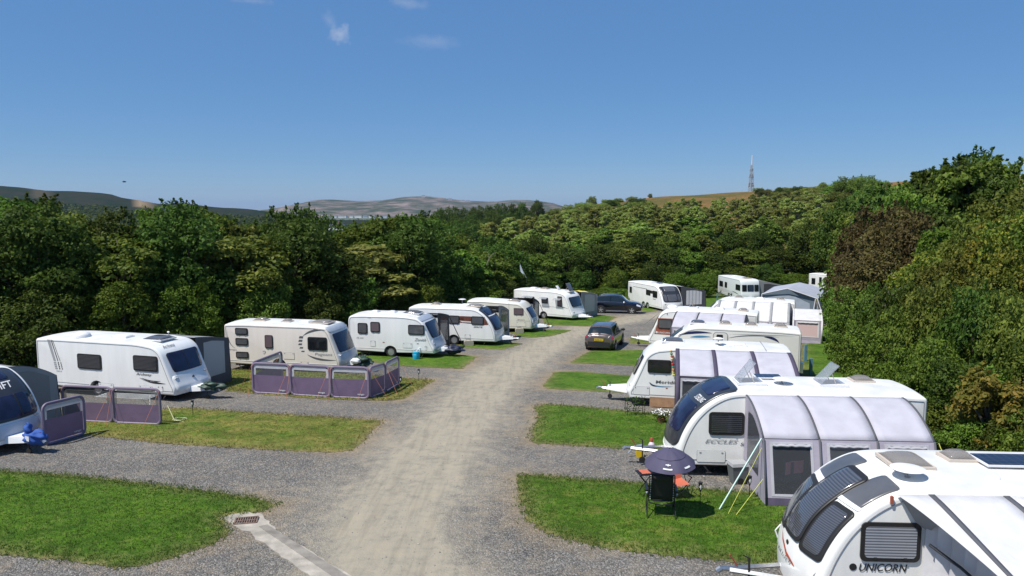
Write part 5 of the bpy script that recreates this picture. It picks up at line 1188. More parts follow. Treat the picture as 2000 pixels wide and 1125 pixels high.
awning('awning', 'bright white awning with pale grey ribs and small roof vents', M_, False, .3, 5.2, 2.9, zr=2.46, ze=1.45, nseg=4, roof=AWHITE, wall=LAVG, beam=AGREY, bw=.18, p=1.5, border=AWHITE, pane=PVCD)
mawn, mq, mz = awning('awning', 'small white-peaked awning with pink curtained window beside the black bag', M_, False, -1.75, .12, 3.4, zr=2.1, ze=1.75, nseg=1, roof=AWHITE, wall=LAVG, beam=AWHITE, bw=.1, p=1.5, border=AWHITE, pane=mat('pink_curtain', (.62, .45, .44), .8), frontwin=(.62, 1))
awning('awning', 'pale awning with printed curtain beside the twin-axle caravan', N_, True, 3.2, 7.0, 2.8, zr=2.48, ze=1.95, nseg=2, roof=AWHITE, wall=ADGREY, beam=RUBBER, p=1.2, side_mat=ADGREY, side_pane=stripe_mat('printed_curtain', (.80, .80, .80), (.50, .50, .52), 1, 2.6, .6, .6))
awning('awning', 'grey ridge-roofed awning beside the caravan with three-part front window', O_, True, 3.0, 6.8, 2.8, zr=2.45, ze=1.9, nseg=2, roof=fabric_mat('awning_midgrey', (.50, .50, .50), .2), wall=AGREY, beam=AGREY, p=1.1)
# blue-grey frame tent
b0 = G(1500, 613); b1 = G(1592, 614)
tb = Vector((25.6, 68.0, gz(68.0))); T = thing('frame_tent', 'large blue-grey frame tent with pale blue roof and gabled front', 'tent', tb, R(-28))
wt, dt = 4.7, 7.0
def tp(x, y, z): return Vector((x, y, z - SLOPE * 0))
a0, a1, ap = (-wt / 2, 0, 1.85), (wt / 2, 0, 1.65), (-.1, 0, 2.5)
mb = MB(); mb.add([(-wt / 2, 0, 0), (wt / 2 + .3, 0, 0), a1, ap, a0], [(0, 1, 2, 3, 4)]); gw = mb.build('front_wall', ABLUE, T, smooth=0)
mb = MB(); mb.add([(-wt / 2 + .5, -.02, .1), (wt / 2 - .4, -.02, .1), (wt / 2 - .5, -.02, 1.2), (.6, -.02, 1.75), (-.3, -.02, 1.9), (-wt / 2 + .5, -.02, 1.55)], [(0, 1, 2, 3, 4, 5)]); mb.build('inner_panel', APBLUE, gw, smooth=0)
mb = MB(); mb.grid([[a0, (-wt / 2, dt, 1.9)], [ap, (.1, dt, 2.45)], [(1.0, -.25, 2.2), (1.2, dt, 2.25)], [(wt / 2 + .15, -.1, 1.66), (wt / 2 + .6, dt, 1.7)]]); ro = mb.build('roof', fabric_mat('tent_roof', (.44, .47, .54), .2), T, smooth=0); ro.modifiers.new('t', 'SOLIDIFY').thickness = .02
mb = MB(); mb.add([(wt / 2 + .1, 0, 1.65), (wt / 2 + 1.15, dt, 1.88), (wt / 2 + 1.5, dt, -.0), (wt / 2 + .4, 0, 0)], [(0, 1, 2, 3)]); sw = mb.build('side_wall', APBLUE, T, smooth=0)
mb = MB(); mb.add([(wt / 2 + .30, 1.0, 1.35), (wt / 2 + .95, 4.8, 1.45), (wt / 2 + 1.12, 4.8, .6), (wt / 2 + .50, 1.0, .6)], [(0, 1, 2, 3)]); mb.build('window', PVCD, sw, smooth=0)
mb = MB(); mb.add([(-wt / 2, 0, 1.85), (-wt / 2, dt, 2.0), (-wt / 2, dt, 0), (-wt / 2, 0, 0)], [(0, 1, 2, 3)]); mb.build('side_wall', ABLUE, T, smooth=0)
mb = MB()
for a_, b_ in (((wt / 2 + .15, -.12, 1.66), (wt / 2 + .75, -.3, 0)), ((wt / 2, -.12, 1.66), (wt / 2 - .2, -.3, 0)), ((-.1, -.3, 2.5), (wt / 2 + .15, -.12, 1.68)), ((-.1, -.3, 2.5), (-wt / 2, -.1, 1.86)), ((-wt / 2, -.1, 1.86), (-wt / 2, -.1, 0))): mb.tube([a_, b_], .045, 6)
mb.build('frame', AWHITE, T)
# ------------------------------------------------------------------ windbreaks
W1 = [G(168, 848), G(86, 872)]
windbreak('single dark purple windbreak panel standing in shade beside the cut-off caravan', W1, h=1.38, flip=-1, ropes_on=(), word='vango', brd=WBW)
windbreak('two-panel purple windbreak in front of the domed caravan', [G(124, 822), G(222, 827), G(316, 831)], h=1.34, rope=ROPEO, winv=(.56, .88), brd=MESHG, word='')
wbp = [G(552, 740), G(494, 768), G(568, 772), G(646, 777), G(722, 780), G(753, 768), G(779, 752)]
windbreak('four-panel purple windbreak folded round the cream caravan pitch', wbp, h=1.36, rope=ROPEO)
# ------------------------------------------------------------------ cars
brown = mat('paint_grey_brown', (.17, .135, .12), .25, metal=.55, coat=1)
navy = mat('paint_navy', (.004, .005, .014), .18, metal=.3, coat=1)
GLS = mat('car_glass', (.012, .018, .02), .04, coat=1)
CHROME = mat('chrome', (.6, .6, .6), .15, metal=1)
REDL = mat('tail_lamp', (.35, .02, .03), .12, coat=1); CLR = mat('head_lamp', (.65, .66, .68), .08, coat=1, metal=.2); PLAST = mat('black_plastic', (.02, .02, .021), .55)
cy = 46.9; st = [(-2.14, .42, .70, .74, .80, .66, .95, .52), (-2.08, .34, .80, .86, .98, .74, 1.06, .58), (-1.98, .26, .86, .90, 1.03, .80, 1.13, .64), (-1.62, .24, .87, .90, 1.05, .84, 1.53, .60), (-1.35, .24, .87, .90, 1.05, .84, 1.59, .62), (-.5, .24, .87, .90, 1.03, .84, 1.61, .64), (.3, .24, .87, .90, 1.02, .84, 1.57, .64), (.62, .24, .87, .90, 1.01, .84, 1.42, .63), (1.12, .24, .87, .90, 1.00, .82, 1.07, .66), (1.7, .26, .86, .89, .93, .78, .97, .60), (2.08, .32, .78, .82, .80, .66, .86, .5), (2.16, .40, .66, .70, .70, .56, .74, .42)]
cr, S, sp_, cp_ = car('car', 'grey-brown metallic hatchback parked with its yellow rear plate towards the camera', (6.0, cy, gz(cy)), 72, st, brown, (-1.33, 1.33), .33, GLS)
cp_('rear_window', 2.12, 2.92, 5.75, GLS, .012, tp=.35); sp_('side_window', 3.3, 4.9, 5.12, 6.75, GLS, side=-1); sp_('side_window', 5.0, 7.6, 5.12, 6.75, GLS, side=-1, trim1=1.2); sp_('side_window', 3.3, 4.9, 5.12, 6.75, GLS, side=1); sp_('side_window', 5.0, 7.6, 5.12, 6.75, GLS, side=1, trim1=1.2); cp_('windscreen', 6.2, 7.9, 5.8, GLS, .01)
for s in (1, -1):
    sp_('tail_lamp', .9, 2.15, 4.0, 5.0, REDL, .014, side=s); sp_('bumper', .2, 2.4, 1.2, 2.9, PLAST, .012, side=s); sp_('sill', 2.4, 8.8, 1.3, 2.4, PLAST, .010, side=s)
    mb = MB(); mb.blob((.78, s * 1.0, 1.06), .12, 1, 10, 7, .05, (.7, 1.1, .8)); mb.build('door_mirror', PLAST if s < 0 else brown, cr)
    mb = MB(); mb.box((-.55, s * .905, .88), (.16, .03, .03)); mb.box((.35, s * .905, .88), (.16, .03, .03)); mb.build('door_handle', CHROME, cr)
    mb = MB(); mb.tube([(-1.2, s * .60, 1.63), (0, s * .62, 1.66), (.3, s * .62, 1.62)], .014, 5); mb.build('roof_rail', PLAST, cr)
mb = MB(); mb.box((-2.155, 0, .52), (.05, 1.35, .30)); mb.build('bumper', PLAST, cr); mb = MB(); mb.box((-2.175, 0, .80), (.02, .56, .14)); nb = mb.build('number_plate', mat('plate_yellow', (.75, .52, .02), .4), cr); lettering('lettering', 'DG58 KFV', (-2.19, .24, .765), (0, -1, 0), (0, 0, 1), .48, .075, (-1, 0, 0), DECB, nb)
mb = MB(); mb.tube([(-1.72, -.28, 1.20), (-1.70, .05, 1.17), (-1.74, .28, 1.22)], .012, 4); mb.build('wiper', PLAST, cr); mb = MB(); mb.box((-2.13, 0, .90), (.04, .7, .035)); mb.build('tailgate_trim', CHROME, cr)
st2 = [(-2.32, .48, .72, .78, .90, .70, 1.02, .52), (-2.26, .36, .84, .90, 1.06, .80, 1.16, .6), (-2.12, .30, .90, .95, 1.10, .86, 1.26, .68), (-1.82, .28, .92, .97, 1.12, .88, 1.60, .64), (-1.5, .28, .92, .97, 1.12, .88, 1.70, .66), (-.5, .28, .92, .97, 1.10, .88, 1.74, .68), (.25, .28, .92, .97, 1.08, .88, 1.70, .67), (.55, .28, .92, .97, 1.07, .88, 1.56, .66), (1.05, .28, .92, .97, 1.07, .87, 1.16, .70), (1.7, .30, .92, .97, 1.02, .84, 1.08, .66), (2.2, .34, .86, .92, .88, .76, .96, .58), (2.36, .42, .76, .80, .74, .66, .82, .5)]
c2, S, sp_, cp_ = car('car', 'dark navy estate car with chrome window line, parked side-on at the track bend', (10.1, 70.4, gz(70.4)), -14, st2, navy, (-1.45, 1.47), .37, GLS)
for s in (1, -1):
    sp_('side_window', 2.7, 4.9, 5.1, 6.9, GLS, side=s, trim0=1.0); sp_('side_window', 5.0, 7.7, 5.1, 6.8, GLS, side=s, trim1=1.2); sp_('head_lamp', 9.35, 10.3, 3.9, 4.8, CLR, .014, side=s); sp_('bumper', 9.2, 10.9, 1.2, 2.3, PLAST, .012, side=s)
    mb = MB(); mb.tube([S(u, 5.08, s, .016) for u in (2.8, 4, 5, 6, 7, 7.8)], .016, 4); mb.tube([S(u, 6.95 if u < 6.3 else 6.4, s, .016) for u in (2.9, 4, 5, 6, 6.8)], .014, 4); mb.build('chrome_trim', CHROME, c2); mb = MB(); mb.tube([S(2.9, 2.0, s, .02), S(8.3, 2.0, s, .02)], .014, 4); mb.build('sill_trim', CHROME, c2)
    mb = MB(); mb.blob((.75, s * 1.07, 1.14), .13, 1, 10, 7, .05, (.7, 1.1, .8)); mb.build('door_mirror', ALLOY, c2); mb = MB(); mb.tube([(-1.5, s * .64, 1.74), (0, s * .66, 1.78), (.3, s * .65, 1.73)], .016, 5); mb.build('roof_rail', CHROME, c2)
cp_('windscreen', 6.2, 7.85, 5.8, GLS, .01); cp_('rear_window', 2.2, 3.0, 5.8, GLS, .01); mb = MB(); mb.box((2.37, 0, .74), (.04, 1.0, .16)); mb.build('grille', PLAST, c2); mb = MB(); mb.box((2.395, 0, .80), (.01, .95, .012)); mb.box((2.395, 0, .72), (.01, .95, .012)); mb.tube([(2.33, -.8, .50), (2.42, -.4, .50), (2.43, .4, .50), (2.33, .8, .50)], .015, 4); mb.build('chrome_bars', CHROME, c2)
mb = MB(); mb.box((2.41, 0, .60), (.02, .54, .12)); nb = mb.build('number_plate', WLETTER, c2); lettering('lettering', 'DK11 VWO', (2.425, -.23, .565), (0, 1, 0), (0, 0, 1), .46, .07, (1, 0, 0), DECB, nb); mb = MB(); mb.lathe([(.001, .02), (.07, .02), (.08, 0)], (2.39, 0, .80), 'x', 14); mb.build('badge', CHROME, c2)
# ------------------------------------------------------------------ small things
def T_(name, label, cat, px, py, rz=0, h=0, group=None):
    g = G(px, py, h); return thing(name, label, cat, (g[0], g[1], gz(g[1]) + h), R(rz), group)
# recliner seen from behind
rc = thing('recliner', 'black mesh garden recliner seen from behind on the near right lawn', 'garden chair', (3.62, 17.35, gz(17.35)), R(-8))
FR = mat('black_tube', (.02, .02, .022), .35, metal=.4); MESHB = mat('black_textile', (.022, .022, .02), .8)
mb = MB()
for s in (-1, 1):
    mb.tube([(s * .27, -.22, .38), (s * .27, -.32, .70), (s * .26, -.38, 1.02), (s * .22, -.39, 1.07), (0, -.39, 1.08)], .016, 6)
    mb.tube([(s * .30, -.42, .0), (s * .30, .10, .46), (s * .30, .42, .58)], .014, 6); mb.tube([(s * .30, .42, .0), (s * .30, -.05, .44), (s * .30, -.30, .60)], .014, 6); mb.tube([(s * .27, -.22, .38), (s * .27, .28, .48)], .014, 6)
mb.tube([(-.30, -.42, .03), (-.30, .42, .03)], .012, 5); mb.tube([(.30, -.42, .03), (.30, .42, .03)], .012, 5); mb.tube([(-.27, -.24, .36), (0, -.29, .33), (.27, -.24, .36)], .014, 6); mb.tube([(-.30, -.42, .02), (.30, -.42, .02)], .012, 5)
mb.build('frame', FR, rc)
mb = MB(); P_ = [[(x * .235, -.235 - .15 * v + .03 * (1 - x * x), .42 + .62 * v) for v in [k / 6 for k in range(7)]] for x in (-1, -.5, 0, .5, 1)]; mb.grid(P_); o = mb.build('backrest', MESHB, rc); o.modifiers.new('t', 'SOLIDIFY').thickness = .008
mb = MB(); mb.grid([[(x * .235, -.22 + .5 * v, .40 + .08 * v - .03 * (1 - x * x)) for v in (0, .5, 1)] for x in (-1, 0, 1)]); mb.build('seat', MESHB, rc)
mb = MB()
for k in range(11):
    for s in (-1, 1):
        v = (k + .5) / 11; mb.tube([(s * .235, -.245 - .15 * v, .42 + .62 * v), (s * .262, -.25 - .15 * v, .42 + .62 * v)], .006, 4)
mb.build('lacing', WLETTER, rc)
mb = MB(); mb.blob((0, -.36, .97), .1, 4, 12, 7, .1, (2.1, .5, .8)); mb.build('head_cushion', MESHB, rc)
for s in (-1, 1):
    mb = MB(); mb.box((s * .32, .0, .61), (.06, .42, .03)); mb.build('armrest', FR, rc)
for s in (-1, 1):
    mb = MB(); mb.lathe([(.001, -.02), (.03, -.02), (.03, .02), (.001, .02)], (s * .32, -.2, .56), 'x', 10); mb.build('locking_knob', ALLOY, rc)
rc.scale = (1.1, 1.1, 1.12)
# umbrella clamped to the recliner
um = thing('umbrella', 'navy umbrella with white winged emblem tilted over the recliner', 'umbrella', (3.80, 17.25, gz(17.25) + 1.27), 0)
UM = fabric_mat('umbrella_navy', (.075, .068, .12), .05); tilt = Matrix.Rotation(R(4), 3, 'X') @ Matrix.Rotation(R(-3), 3, 'Y')
mb = MB(); mb.tube([tilt @ Vector(v) for v in ((.0, 0, -.45), (0, 0, .46))], .009, 6); mb.build('shaft', FR, um)
def upt(k, v, rr=.63, n=8, z0=.43, dz=-.36, d0=0):
    a = math.pi * 2 * (k / n) + .2; fr = abs((k % 1) - .5) * 2; r_ = rr * v * (.93 + .07 * fr) if v > .98 else rr * v * (.96 + .04 * fr); return tilt @ Vector((r_ * math.cos(a), r_ * math.sin(a), z0 + dz * v ** 1.9 - .03 * v * (1 - fr) + d0))
mb = MB(); mb.grid([[upt(k / 4, v / 10, d0=-.015) for v in range(5, 11)] for k in range(33)]); cn = mb.build('canopy', UM, um, smooth=60)
mb = MB(); mb.grid([[upt(k / 4, v / 10, d0=.0) for v in range(0, 7)] for k in range(33)]); mb.build('vent_cap', UM, cn, smooth=60)
for k in range(8):
    mb = MB(); mb.tube([upt(k, v / 6, d0=-.03) for v in range(1, 7)], .005, 4); mb.build('rib', FR, cn)
def umark(nm, k0, k1, v0, v1, w=.012):
    mb = MB(); P_ = [[upt(k0 + (k1 - k0) * i / 6, v0 + (v1 - v0) * j, d0=.006) for j in (0, 1)] for i in range(7)]; mb.grid(P_); return mb.build(nm, WLETTER, cn, smooth=0)
umark('printed_lettering', 5.12, 5.62, .86, .90); umark('printed_wing', 5.22, 5.34, .74, .77); umark('printed_wing', 5.42, 5.54, .74, .77); umark('printed_emblem', 5.345, 5.415, .72, .79); umark('printed_lettering', 6.35, 6.75, .86, .91)
# orange camp chair beyond
oc = thing('camp_chair', 'orange folding camp chair beyond the navy umbrella', 'camp chair', (4.25, 18.55, gz(18.55)), R(15)); OR = fabric_mat('orange_canvas', (.62, .16, .09), .15)
mb = MB(); mb.grid([[(x * .27, .22 + .10 * v, .42 + .42 * v) for v in (0, .5, 1)] for x in (-1, -.5, 0, .5, 1)]); mb.build('backrest', OR, oc); mb = MB(); mb.grid([[(x * .27, -.25 + .48 * v, .44 - .04 * (1 - x * x)) for v in (0, .5, 1)] for x in (-1, 0, 1)]); mb.build('seat', OR, oc)
mb = MB()
for s in (-1, 1):
    mb.tube([(s * .30, -.28, 0), (s * .28, .30, .86)], .012, 6); mb.tube([(s * .30, .28, 0), (s * .30, -.28, .62)], .012, 6); mb.tube([(s * .30, -.28, .62), (s * .30, .25, .62)], .016, 6); mb.tube([(s * .30, -.28, .02), (-s * .28, -.26, .42)], .009, 5)
mb.build('frame', FR, oc)
tbl = thing('camp_table', 'low black camping side table with an orange towel on it', 'camp table', (3.55, 18.75, gz(18.75)), R(10)); mb = MB(); mb.box((0, 0, .62), (.55, .4, .02)); mb.build('table_top', FR, tbl); mb = MB()
for sx in (-1, 1):
    for sy in (-1, 1): mb = MB(); mb.tube([(sx * .25, sy * .17, .61), (-sx * .22, sy * .17, .0)], .011, 5); mb.build('leg', FR, tbl)
tw = thing('towel', 'orange towel lying over the low black camping table', 'towel', (3.55, 18.75, gz(18.75) + .632), R(10)); mb = MB(); mb.grid([[(-.20 + .24 * i / 8, -.14 + .3 * j / 6, .012 + .02 * abs(mnoise.noise(Vector((i * .6, j * .7, 2))))) for j in range(7)] for i in range(9)]); mb.build('cloth', OR, tw)
# solar garden lights
def garden_light(px, py, label):
    r_ = T_('garden_light', label, 'garden light', px, py, group='black solar torch lights in the lawns'); mb = MB(); mb.tube([(0, 0, -.05), (0, 0, .40)], .010, 6); mb.build('stake', FR, r_); mb = MB(); mb.lathe([(.012, .36), (.045, .46), (.05, .58), (.055, .60), (.055, .62), (.001, .625)], (0, 0, 0), 'z', 12); mb.build('lantern', PLAST, r_); mb = MB(); mb.lathe([(.028, .44), (.038, .50), (.036, .56)], (0, -.014, 0), 'z', 10); mb.build('lens', WLETTER, r_)
garden_light(1367, 988, 'black torch light on the lawn left of the mint guy strap'); garden_light(818, 746, 'black torch light at the tip of the dry windbreak lawn'); garden_light(377, 813, 'black torch light on the yellowed lawn near the domed caravan'); garden_light(1463, 975, 'black torch light close to the near lilac awning corner'); garden_light(783, 762, 'black torch light just right of the folded four-panel windbreak')
# waste bin
bn = T_('wheeled_bin', 'small grey waste water bin standing beside the near lilac awning', 'bin', 1440, 943, 8); GB = mat('grey_plastic', (.13, .14, .14), .5)
mb = MB(); mb.add([(x * .17, y * .15, .03) for x, y in ((-1, -1), (1, -1), (1, 1), (-1, 1))] + [(x * .235, y * .2, .52) for x, y in ((-1, -1), (1, -1), (1, 1), (-1, 1))], [(0, 1, 2, 3), (4, 5, 6, 7), (0, 1, 5, 4), (1, 2, 6, 5), (2, 3, 7, 6), (3, 0, 4, 7)]); mb.build('body', GB, bn)
mb = MB(); mb.add([(x * .25, y * .215, .52) for x, y in ((-1, -1), (1, -1), (1, 1), (-1, 1))] + [(x * .23, y * .19, .60) for x, y in ((-1, -1), (1, -1), (1, 1), (-1, 1))], [(0, 1, 2, 3), (4, 5, 6, 7), (0, 1, 5, 4), (1, 2, 6, 5), (2, 3, 7, 6), (3, 0, 4, 7)]); mb.build('lid', mat('grey_lid', (.36, .37, .38), .5), bn)
mb = MB(); mb.lathe([(.09, -.01), (.001, -.01)], (.02, -.16, .1), 'y', 14); mb.build('recess', DARK, bn)
# cyan water barrel, steps, containers
wb = T_('water_barrel', 'cyan water barrel at the front corner of the white caravan', 'water barrel', 825, 693); CY = mat('cyan_plastic', (.02, .42, .68), .4); mb = MB(); mb.lathe([(.001, 0), (.19, 0), (.20, .03), (.20, .30), (.185, .32), (.185, .36), (.20, .38), (.19, .46), (.001, .47)], (0, 0, 0), 'z', 20); mb.build('barrel', CY, wb); mb = MB(); mb.tube([(-.2, 0, .2), (-.24, 0, .5), (0, 0, .58), (.24, 0, .5), (.2, 0, .2)], .014, 5); mb.build('handle', ALLOY, wb); mb = MB(); mb.tube([(0, .05, .45), (.15, .3, .62), (.3, .5, .5)], .025, 6); mb.build('hose', WTRIM, wb)
for (px, py, lb) in ((933, 663, 'beige waste container under the brown-banded caravan'), (1018, 651, 'beige waste container beside the small ivory caravan')):
    r_ = T_('waste_container', lb, 'waste container', px, py, 10, group='beige waste containers'); mb = MB(); mb.slab([(a_, -.14, b_) for a_, b_ in rrect(-.30, .04, .30, .38, .08)], (0, .28, 0)); mb.build('tank', mat('beige_tank', (.42, .38, .30), .6), r_); mb = MB(); mb.tube([(-.2, 0, .38), (-.15, 0, .46), (.1, 0, .46), (.15, 0, .38)], .02, 5); mb.build('handle', GB, r_)
for o_, (c_, x_) in zip([o for o in scene.objects if o.get('category') in ('water barrel', 'waste container')], ((D_, 4.35), (E_, 4.3), (F_, 4.2))):
    p_ = c_.world(x_, -.38); o_.location = (p_.x, p_.y, gz(p_.y))
# covers over hitches
def cover(px, py, label, m, sz, sq=(1, 1, 1), seed=1, h=.55, rough=.55, name='hitch_cover', cat='cover'):
    r_ = T_(name, label, cat, px, py); mb = MB(); mb.blob((0, 0, h), sz, seed, 26, 18, rough, sq)
    mb.v = [(x, y, max(z, .04) + .03 * mnoise.noise(Vector((x * 9, y * 9, z * 9 + seed)))) for x, y, z in mb.v]; mb.build('sheet', m, r_, smooth=70); return r_
BLUEC = fabric_mat('cover_blue', (.03, .10, .38), .05); GREENC = mat('tarp_green', (.03, .07, .045), .5, var=.5, scale=5)
hp = A.world(LA + .22 + .75, A.W / 2, 0); r_ = thing('hitch_cover', 'blue cover with white print over the hitch of the cut-off caravan', 'cover', (hp.x, hp.y, gz(hp.y)), 0)
mb = MB(); mb.blob((0, 0, .48), .30, 5, 30, 20, .42, (1.25, .75, .75)); mb.blob((-.20, 0, .76), .15, 8, 18, 12, .3, (.9, .8, 1.3)); mb.v = [(x + .02 * math.sin(z * 30 + y * 9), y + .02 * math.sin(z * 26 + x * 12), z) for x, y, z in mb.v]; sh = mb.build('sheet', BLUEC, r_, smooth=70); mb = MB(); mb.grid([[(-.16 + .06 * i, -.24 - .03 * i, .62 - .08 * j) for j in range(3)] for i in range(4)]); mb.build('printed_panel', WLETTER, sh, smooth=0)
hp = B.world(7.42 + .9, 1.14); cvr = cover(0, 1500, 'crumpled dark green tarpaulin over the hitch of the domed caravan', GREENC, .30, (1.5, .9, .55), 3, .50, .95); cvr.location = (hp.x, hp.y, gz(hp.y))
hp = C_.world(6.45 + .8, 1.0); cvr = cover(0, 1500, 'heap of dark green and black bags at the front of the cream caravan', GREENC, .30, (1.5, 1, .8), 7, .55, 1.0, name='bag_heap', cat='bags'); cvr.location = (hp.x, hp.y, gz(hp.y))
mb = MB(); mb.blob((-.3, -.3, .62), .22, 9, 18, 12, .3, (1.2, .8, .7)); mb.build('white_basin', WTRIM, cvr); mb = MB(); [mb.tube([(.1 * k, 0, .6), (.15 * k + .1, .05 * k, 1.0)], .012, 4) for k in range(-2, 3)]; mb.build('sticks', FR, cvr)
hp = D_.world(5.32 + .75, 1.14); cvr = cover(0, 1500, 'navy cover over the hitch behind the cyan barrel', mat('cover_navy', (.012, .018, .05), .5), .40, (1.5, .9, .6), 4, .42); cvr.location = (hp.x, hp.y, gz(hp.y))
# black covered barbecue and taps
g = G(1583, 668); bb = thing('covered_barbecue', 'black plastic-covered barbecue against the right hedge', 'barbecue', (g[0], g[1], gz(g[1])), 0); mb = MB(); mb.blob((0, 0, .52), .50, 11, 24, 16, .25, (.9, .8, 1.15)); mb.build('cover', mat('bin_liner', (.012, .012, .012), .25, bump=.8, bscale=9), bb, smooth=70)
for (px, py, lb, h_) in ((1573, 706, 'blue-grey service post on the verge behind the cream caravan', .95), (1401, 588, 'blue water tap post left of the far white caravan', .9), (1583, 735, 'leaning green service post near the hedge', .9)):
    r_ = T_('tap_post', lb, 'tap post', px, py, group='water tap posts'); mb = MB(); mb.slab([(a_, -.05, b_) for a_, b_ in rrect(-.07, 0, .07, h_, .03)], (0, .10, 0)); mb.build('post', mat('post_blue', (.10, .24, .33), .6), r_); mb = MB(); mb.tube([(0, -.05, h_ * .7), (0, -.13, h_ * .7), (0, -.13, h_ * .6)], .018, 6); mb.build('tap', STEEL, r_)
# flag
fx, fy = 1.45, 76.0; fl = thing('feather_flag', 'white feather flag leaning against the dark hedge behind the left row', 'flag', (fx + .5, fy, gz(fy)), 0)
def FZ(py, y): 
    v = -(py - 562.5) / F; return EYE + y * (-ST + v * CT) / (CT + v * ST)
z1, z2 = FZ(515, fy) - gz(fy), FZ(546, fy) - gz(fy)
mb = MB(); mb.tube([(0, 0, 0), (-.45, 0, z2), (-1.15, 0, z1 + .05)], .02, 5); mb.build('pole', ALLOY, fl); mb = MB(); mb.grid([[(-1.15, 0, z1), (-1.13, .04, z1 - .5), (-1.05, 0, z1 - .85)], [(-.85, .03, z1 - .65), (-.75, .05, z1 - 1.0), (-.70, 0, z1 - 1.2)], [(-.30, 0, z2 - .05), (-.28, .03, z2 - .04), (-.26, 0, z2 - .03)]]); mb.build('sail', mat('flag_white', (.62, .72, .80), .7), fl)
# pompoms on the caravan
pc = J_.world(4.62, -.12, 0); pm_ = thing('pompom_string', 'string of red yellow and green pompoms hanging at the awning edge', 'pompoms', (pc.x, pc.y, J_.loc.z + 1.35), 0)
cols_ = [(.6, .35, .05), (.1, .3, .1), (.6, .1, .05), (.6, .5, .3), (.5, .02, .02), (.6, .03, .03), (.05, .35, .25), (.6, .25, .03), (.6, .5, .05), (.5, .5, .1)]
mb = MB(); mb.tube([(.0, 0, 1.0), (.12, 0, 0)], .006, 4); mb.build('string', ROPEW, pm_)
for k, c in enumerate(cols_):
    mb = MB(); mb.blob((.0 + .13 * (k / 9), 0, .98 - k * .107), .045 + .012 * (k % 2), k, 10, 7, .2); mb.build('pompom', mat('pompom_%d' % k, c, .9), pm_)
# planter frame and flowers left of the pompom caravan
pf = T_('plant_frame', 'black wire plant frame with thin plants on the lawn edge', 'plant frame', 1240, 812, 10); mb = MB()
for x in (-.35, 0, .35):
    for y in (-.12, .12): mb.tube([(x, y, 0), (x, y, .62 + .1 * (x > 0))], .010, 5)
for z in (.25, .58): mb.tube([(-.35, -.12, z), (.35, -.12, z)], .008, 4); mb.tube([(-.35, .12, z), (.35, .12, z)], .008, 4)
mb.build('frame', FR, pf); P_ = np.stack([rng.uniform(-.4, .4, 160), rng.uniform(-.15, .15, 160), rng.uniform(.15, .75, 160)], 1); me = leaf_mesh('plant', P_, rng.normal(0, 1, (160, 3)), .045, LEAFD); o = bpy.data.objects.new('plants', me); COL.objects.link(o); o.parent = pf
fp = T_('flower_pot', 'pot of white flowers in front of the grey-fronted caravan', 'flower pot', 1291, 826); mb = MB(); mb.lathe([(.001, 0), (.12, 0), (.17, .2), (.16, .2)], (0, 0, 0), 'z', 14); mb.build('pot', mat('terracotta', (.25, .1, .06), .8), fp)
P_ = rng.normal(0, 1, (300, 3)) * np.array([.2, .16, .09]) + np.array([0, 0, .3]); me = leaf_mesh('foliage', P_, rng.normal(0, 1, (300, 3)), .04, LEAFD); o = bpy.data.objects.new('foliage', me); COL.objects.link(o); o.parent = fp
P_ = rng.normal(0, 1, (40, 3)) * np.array([.2, .16, .04]) + np.array([0, 0, .42]); me = leaf_mesh('flowers', P_, np.tile([0, -.4, 1.], (40, 1)), .05, WLETTER, jit=.2); o = bpy.data.objects.new('flowers', me); COL.objects.link(o); o.parent = fp
# clutter at the nose of the grey-fronted caravan
yb = T_('tool_box', 'yellow plastic wheel clamp box on gravel left of the navy umbrella', 'box', 1249, 892); mb = MB(); mb.slab([(a_, -.08, b_) for a_, b_ in rrect(-.11, .0, .11, .24, .04)], (0, .16, 0)); mb.build('box', mat('yellow_plastic', (.70, .48, .01), .45), yb); mb = MB(); mb.tube([(-.35, 0, .12), (-.15, .03, .33), (.1, .05, .36)], .03, 6); mb.build('arm', ALLOY, yb)
bt = T_('gas_bottle', 'white and pink bottle beside the hitch of the grey-fronted caravan', 'bottle', 1272, 892); mb = MB(); mb.lathe([(.001, 0), (.10, 0), (.11, .08), (.11, .22), (.07, .30), (.03, .33), (.001, .33)], (0, 0, .15), 'z', 14); mb.build('bottle', mat('bottle_pale', (.6, .52, .6), .4), bt); mb = MB(); mb.lathe([(.04, 0), (.05, .10), (.03, .14), (.001, .14)], (0, 0, .47), 'z', 10); mb.build('cap', DECR, bt)
# clothes airer behind the two panel windbreak
ca = T_('clothes_airer', 'white clothes airer behind the two-panel windbreak', 'clothes airer', 250, 812, -10); mb = MB()
for y in (-.3, -.15, 0, .15, .3): mb.tube([(-1.1, y, .78), (1.1, y, .78)], .012, 5)
for x in (-1.1, 1.1): mb.tube([(x, -.3, .78), (x, .3, .78)], .012, 5)
mb.build('rails', WTRIM, ca); mb = MB()
for x in (-.8, .8):
    for s in (-1, 1): mb.tube([(x, s * .25, .78), (x + .3, -s * .25, 0)], .012, 5)
mb.build('legs', WTRIM, ca)
hs = T_('hose', 'tangled pale yellow hose lying on the yellowed lawn', 'hose', 345, 822); mb = MB(); mb.tube([(-.55, .5, .45), (-.35, .3, .25), (-.1, 0, .06), (.3, -.25, .05), (.75, -.55, .04), (.85, -.6, .04)], .014, 6)
mb.tube([(.28 * math.cos(a_ * .5) * (1 - a_ * .02) + .1, .2 * math.sin(a_ * .5), .06 + .01 * (a_ % 3)) for a_ in range(28)], .010, 5); mb.build('hose_coil', mat('hose_yellow', (.50, .52, .28), .5), hs)
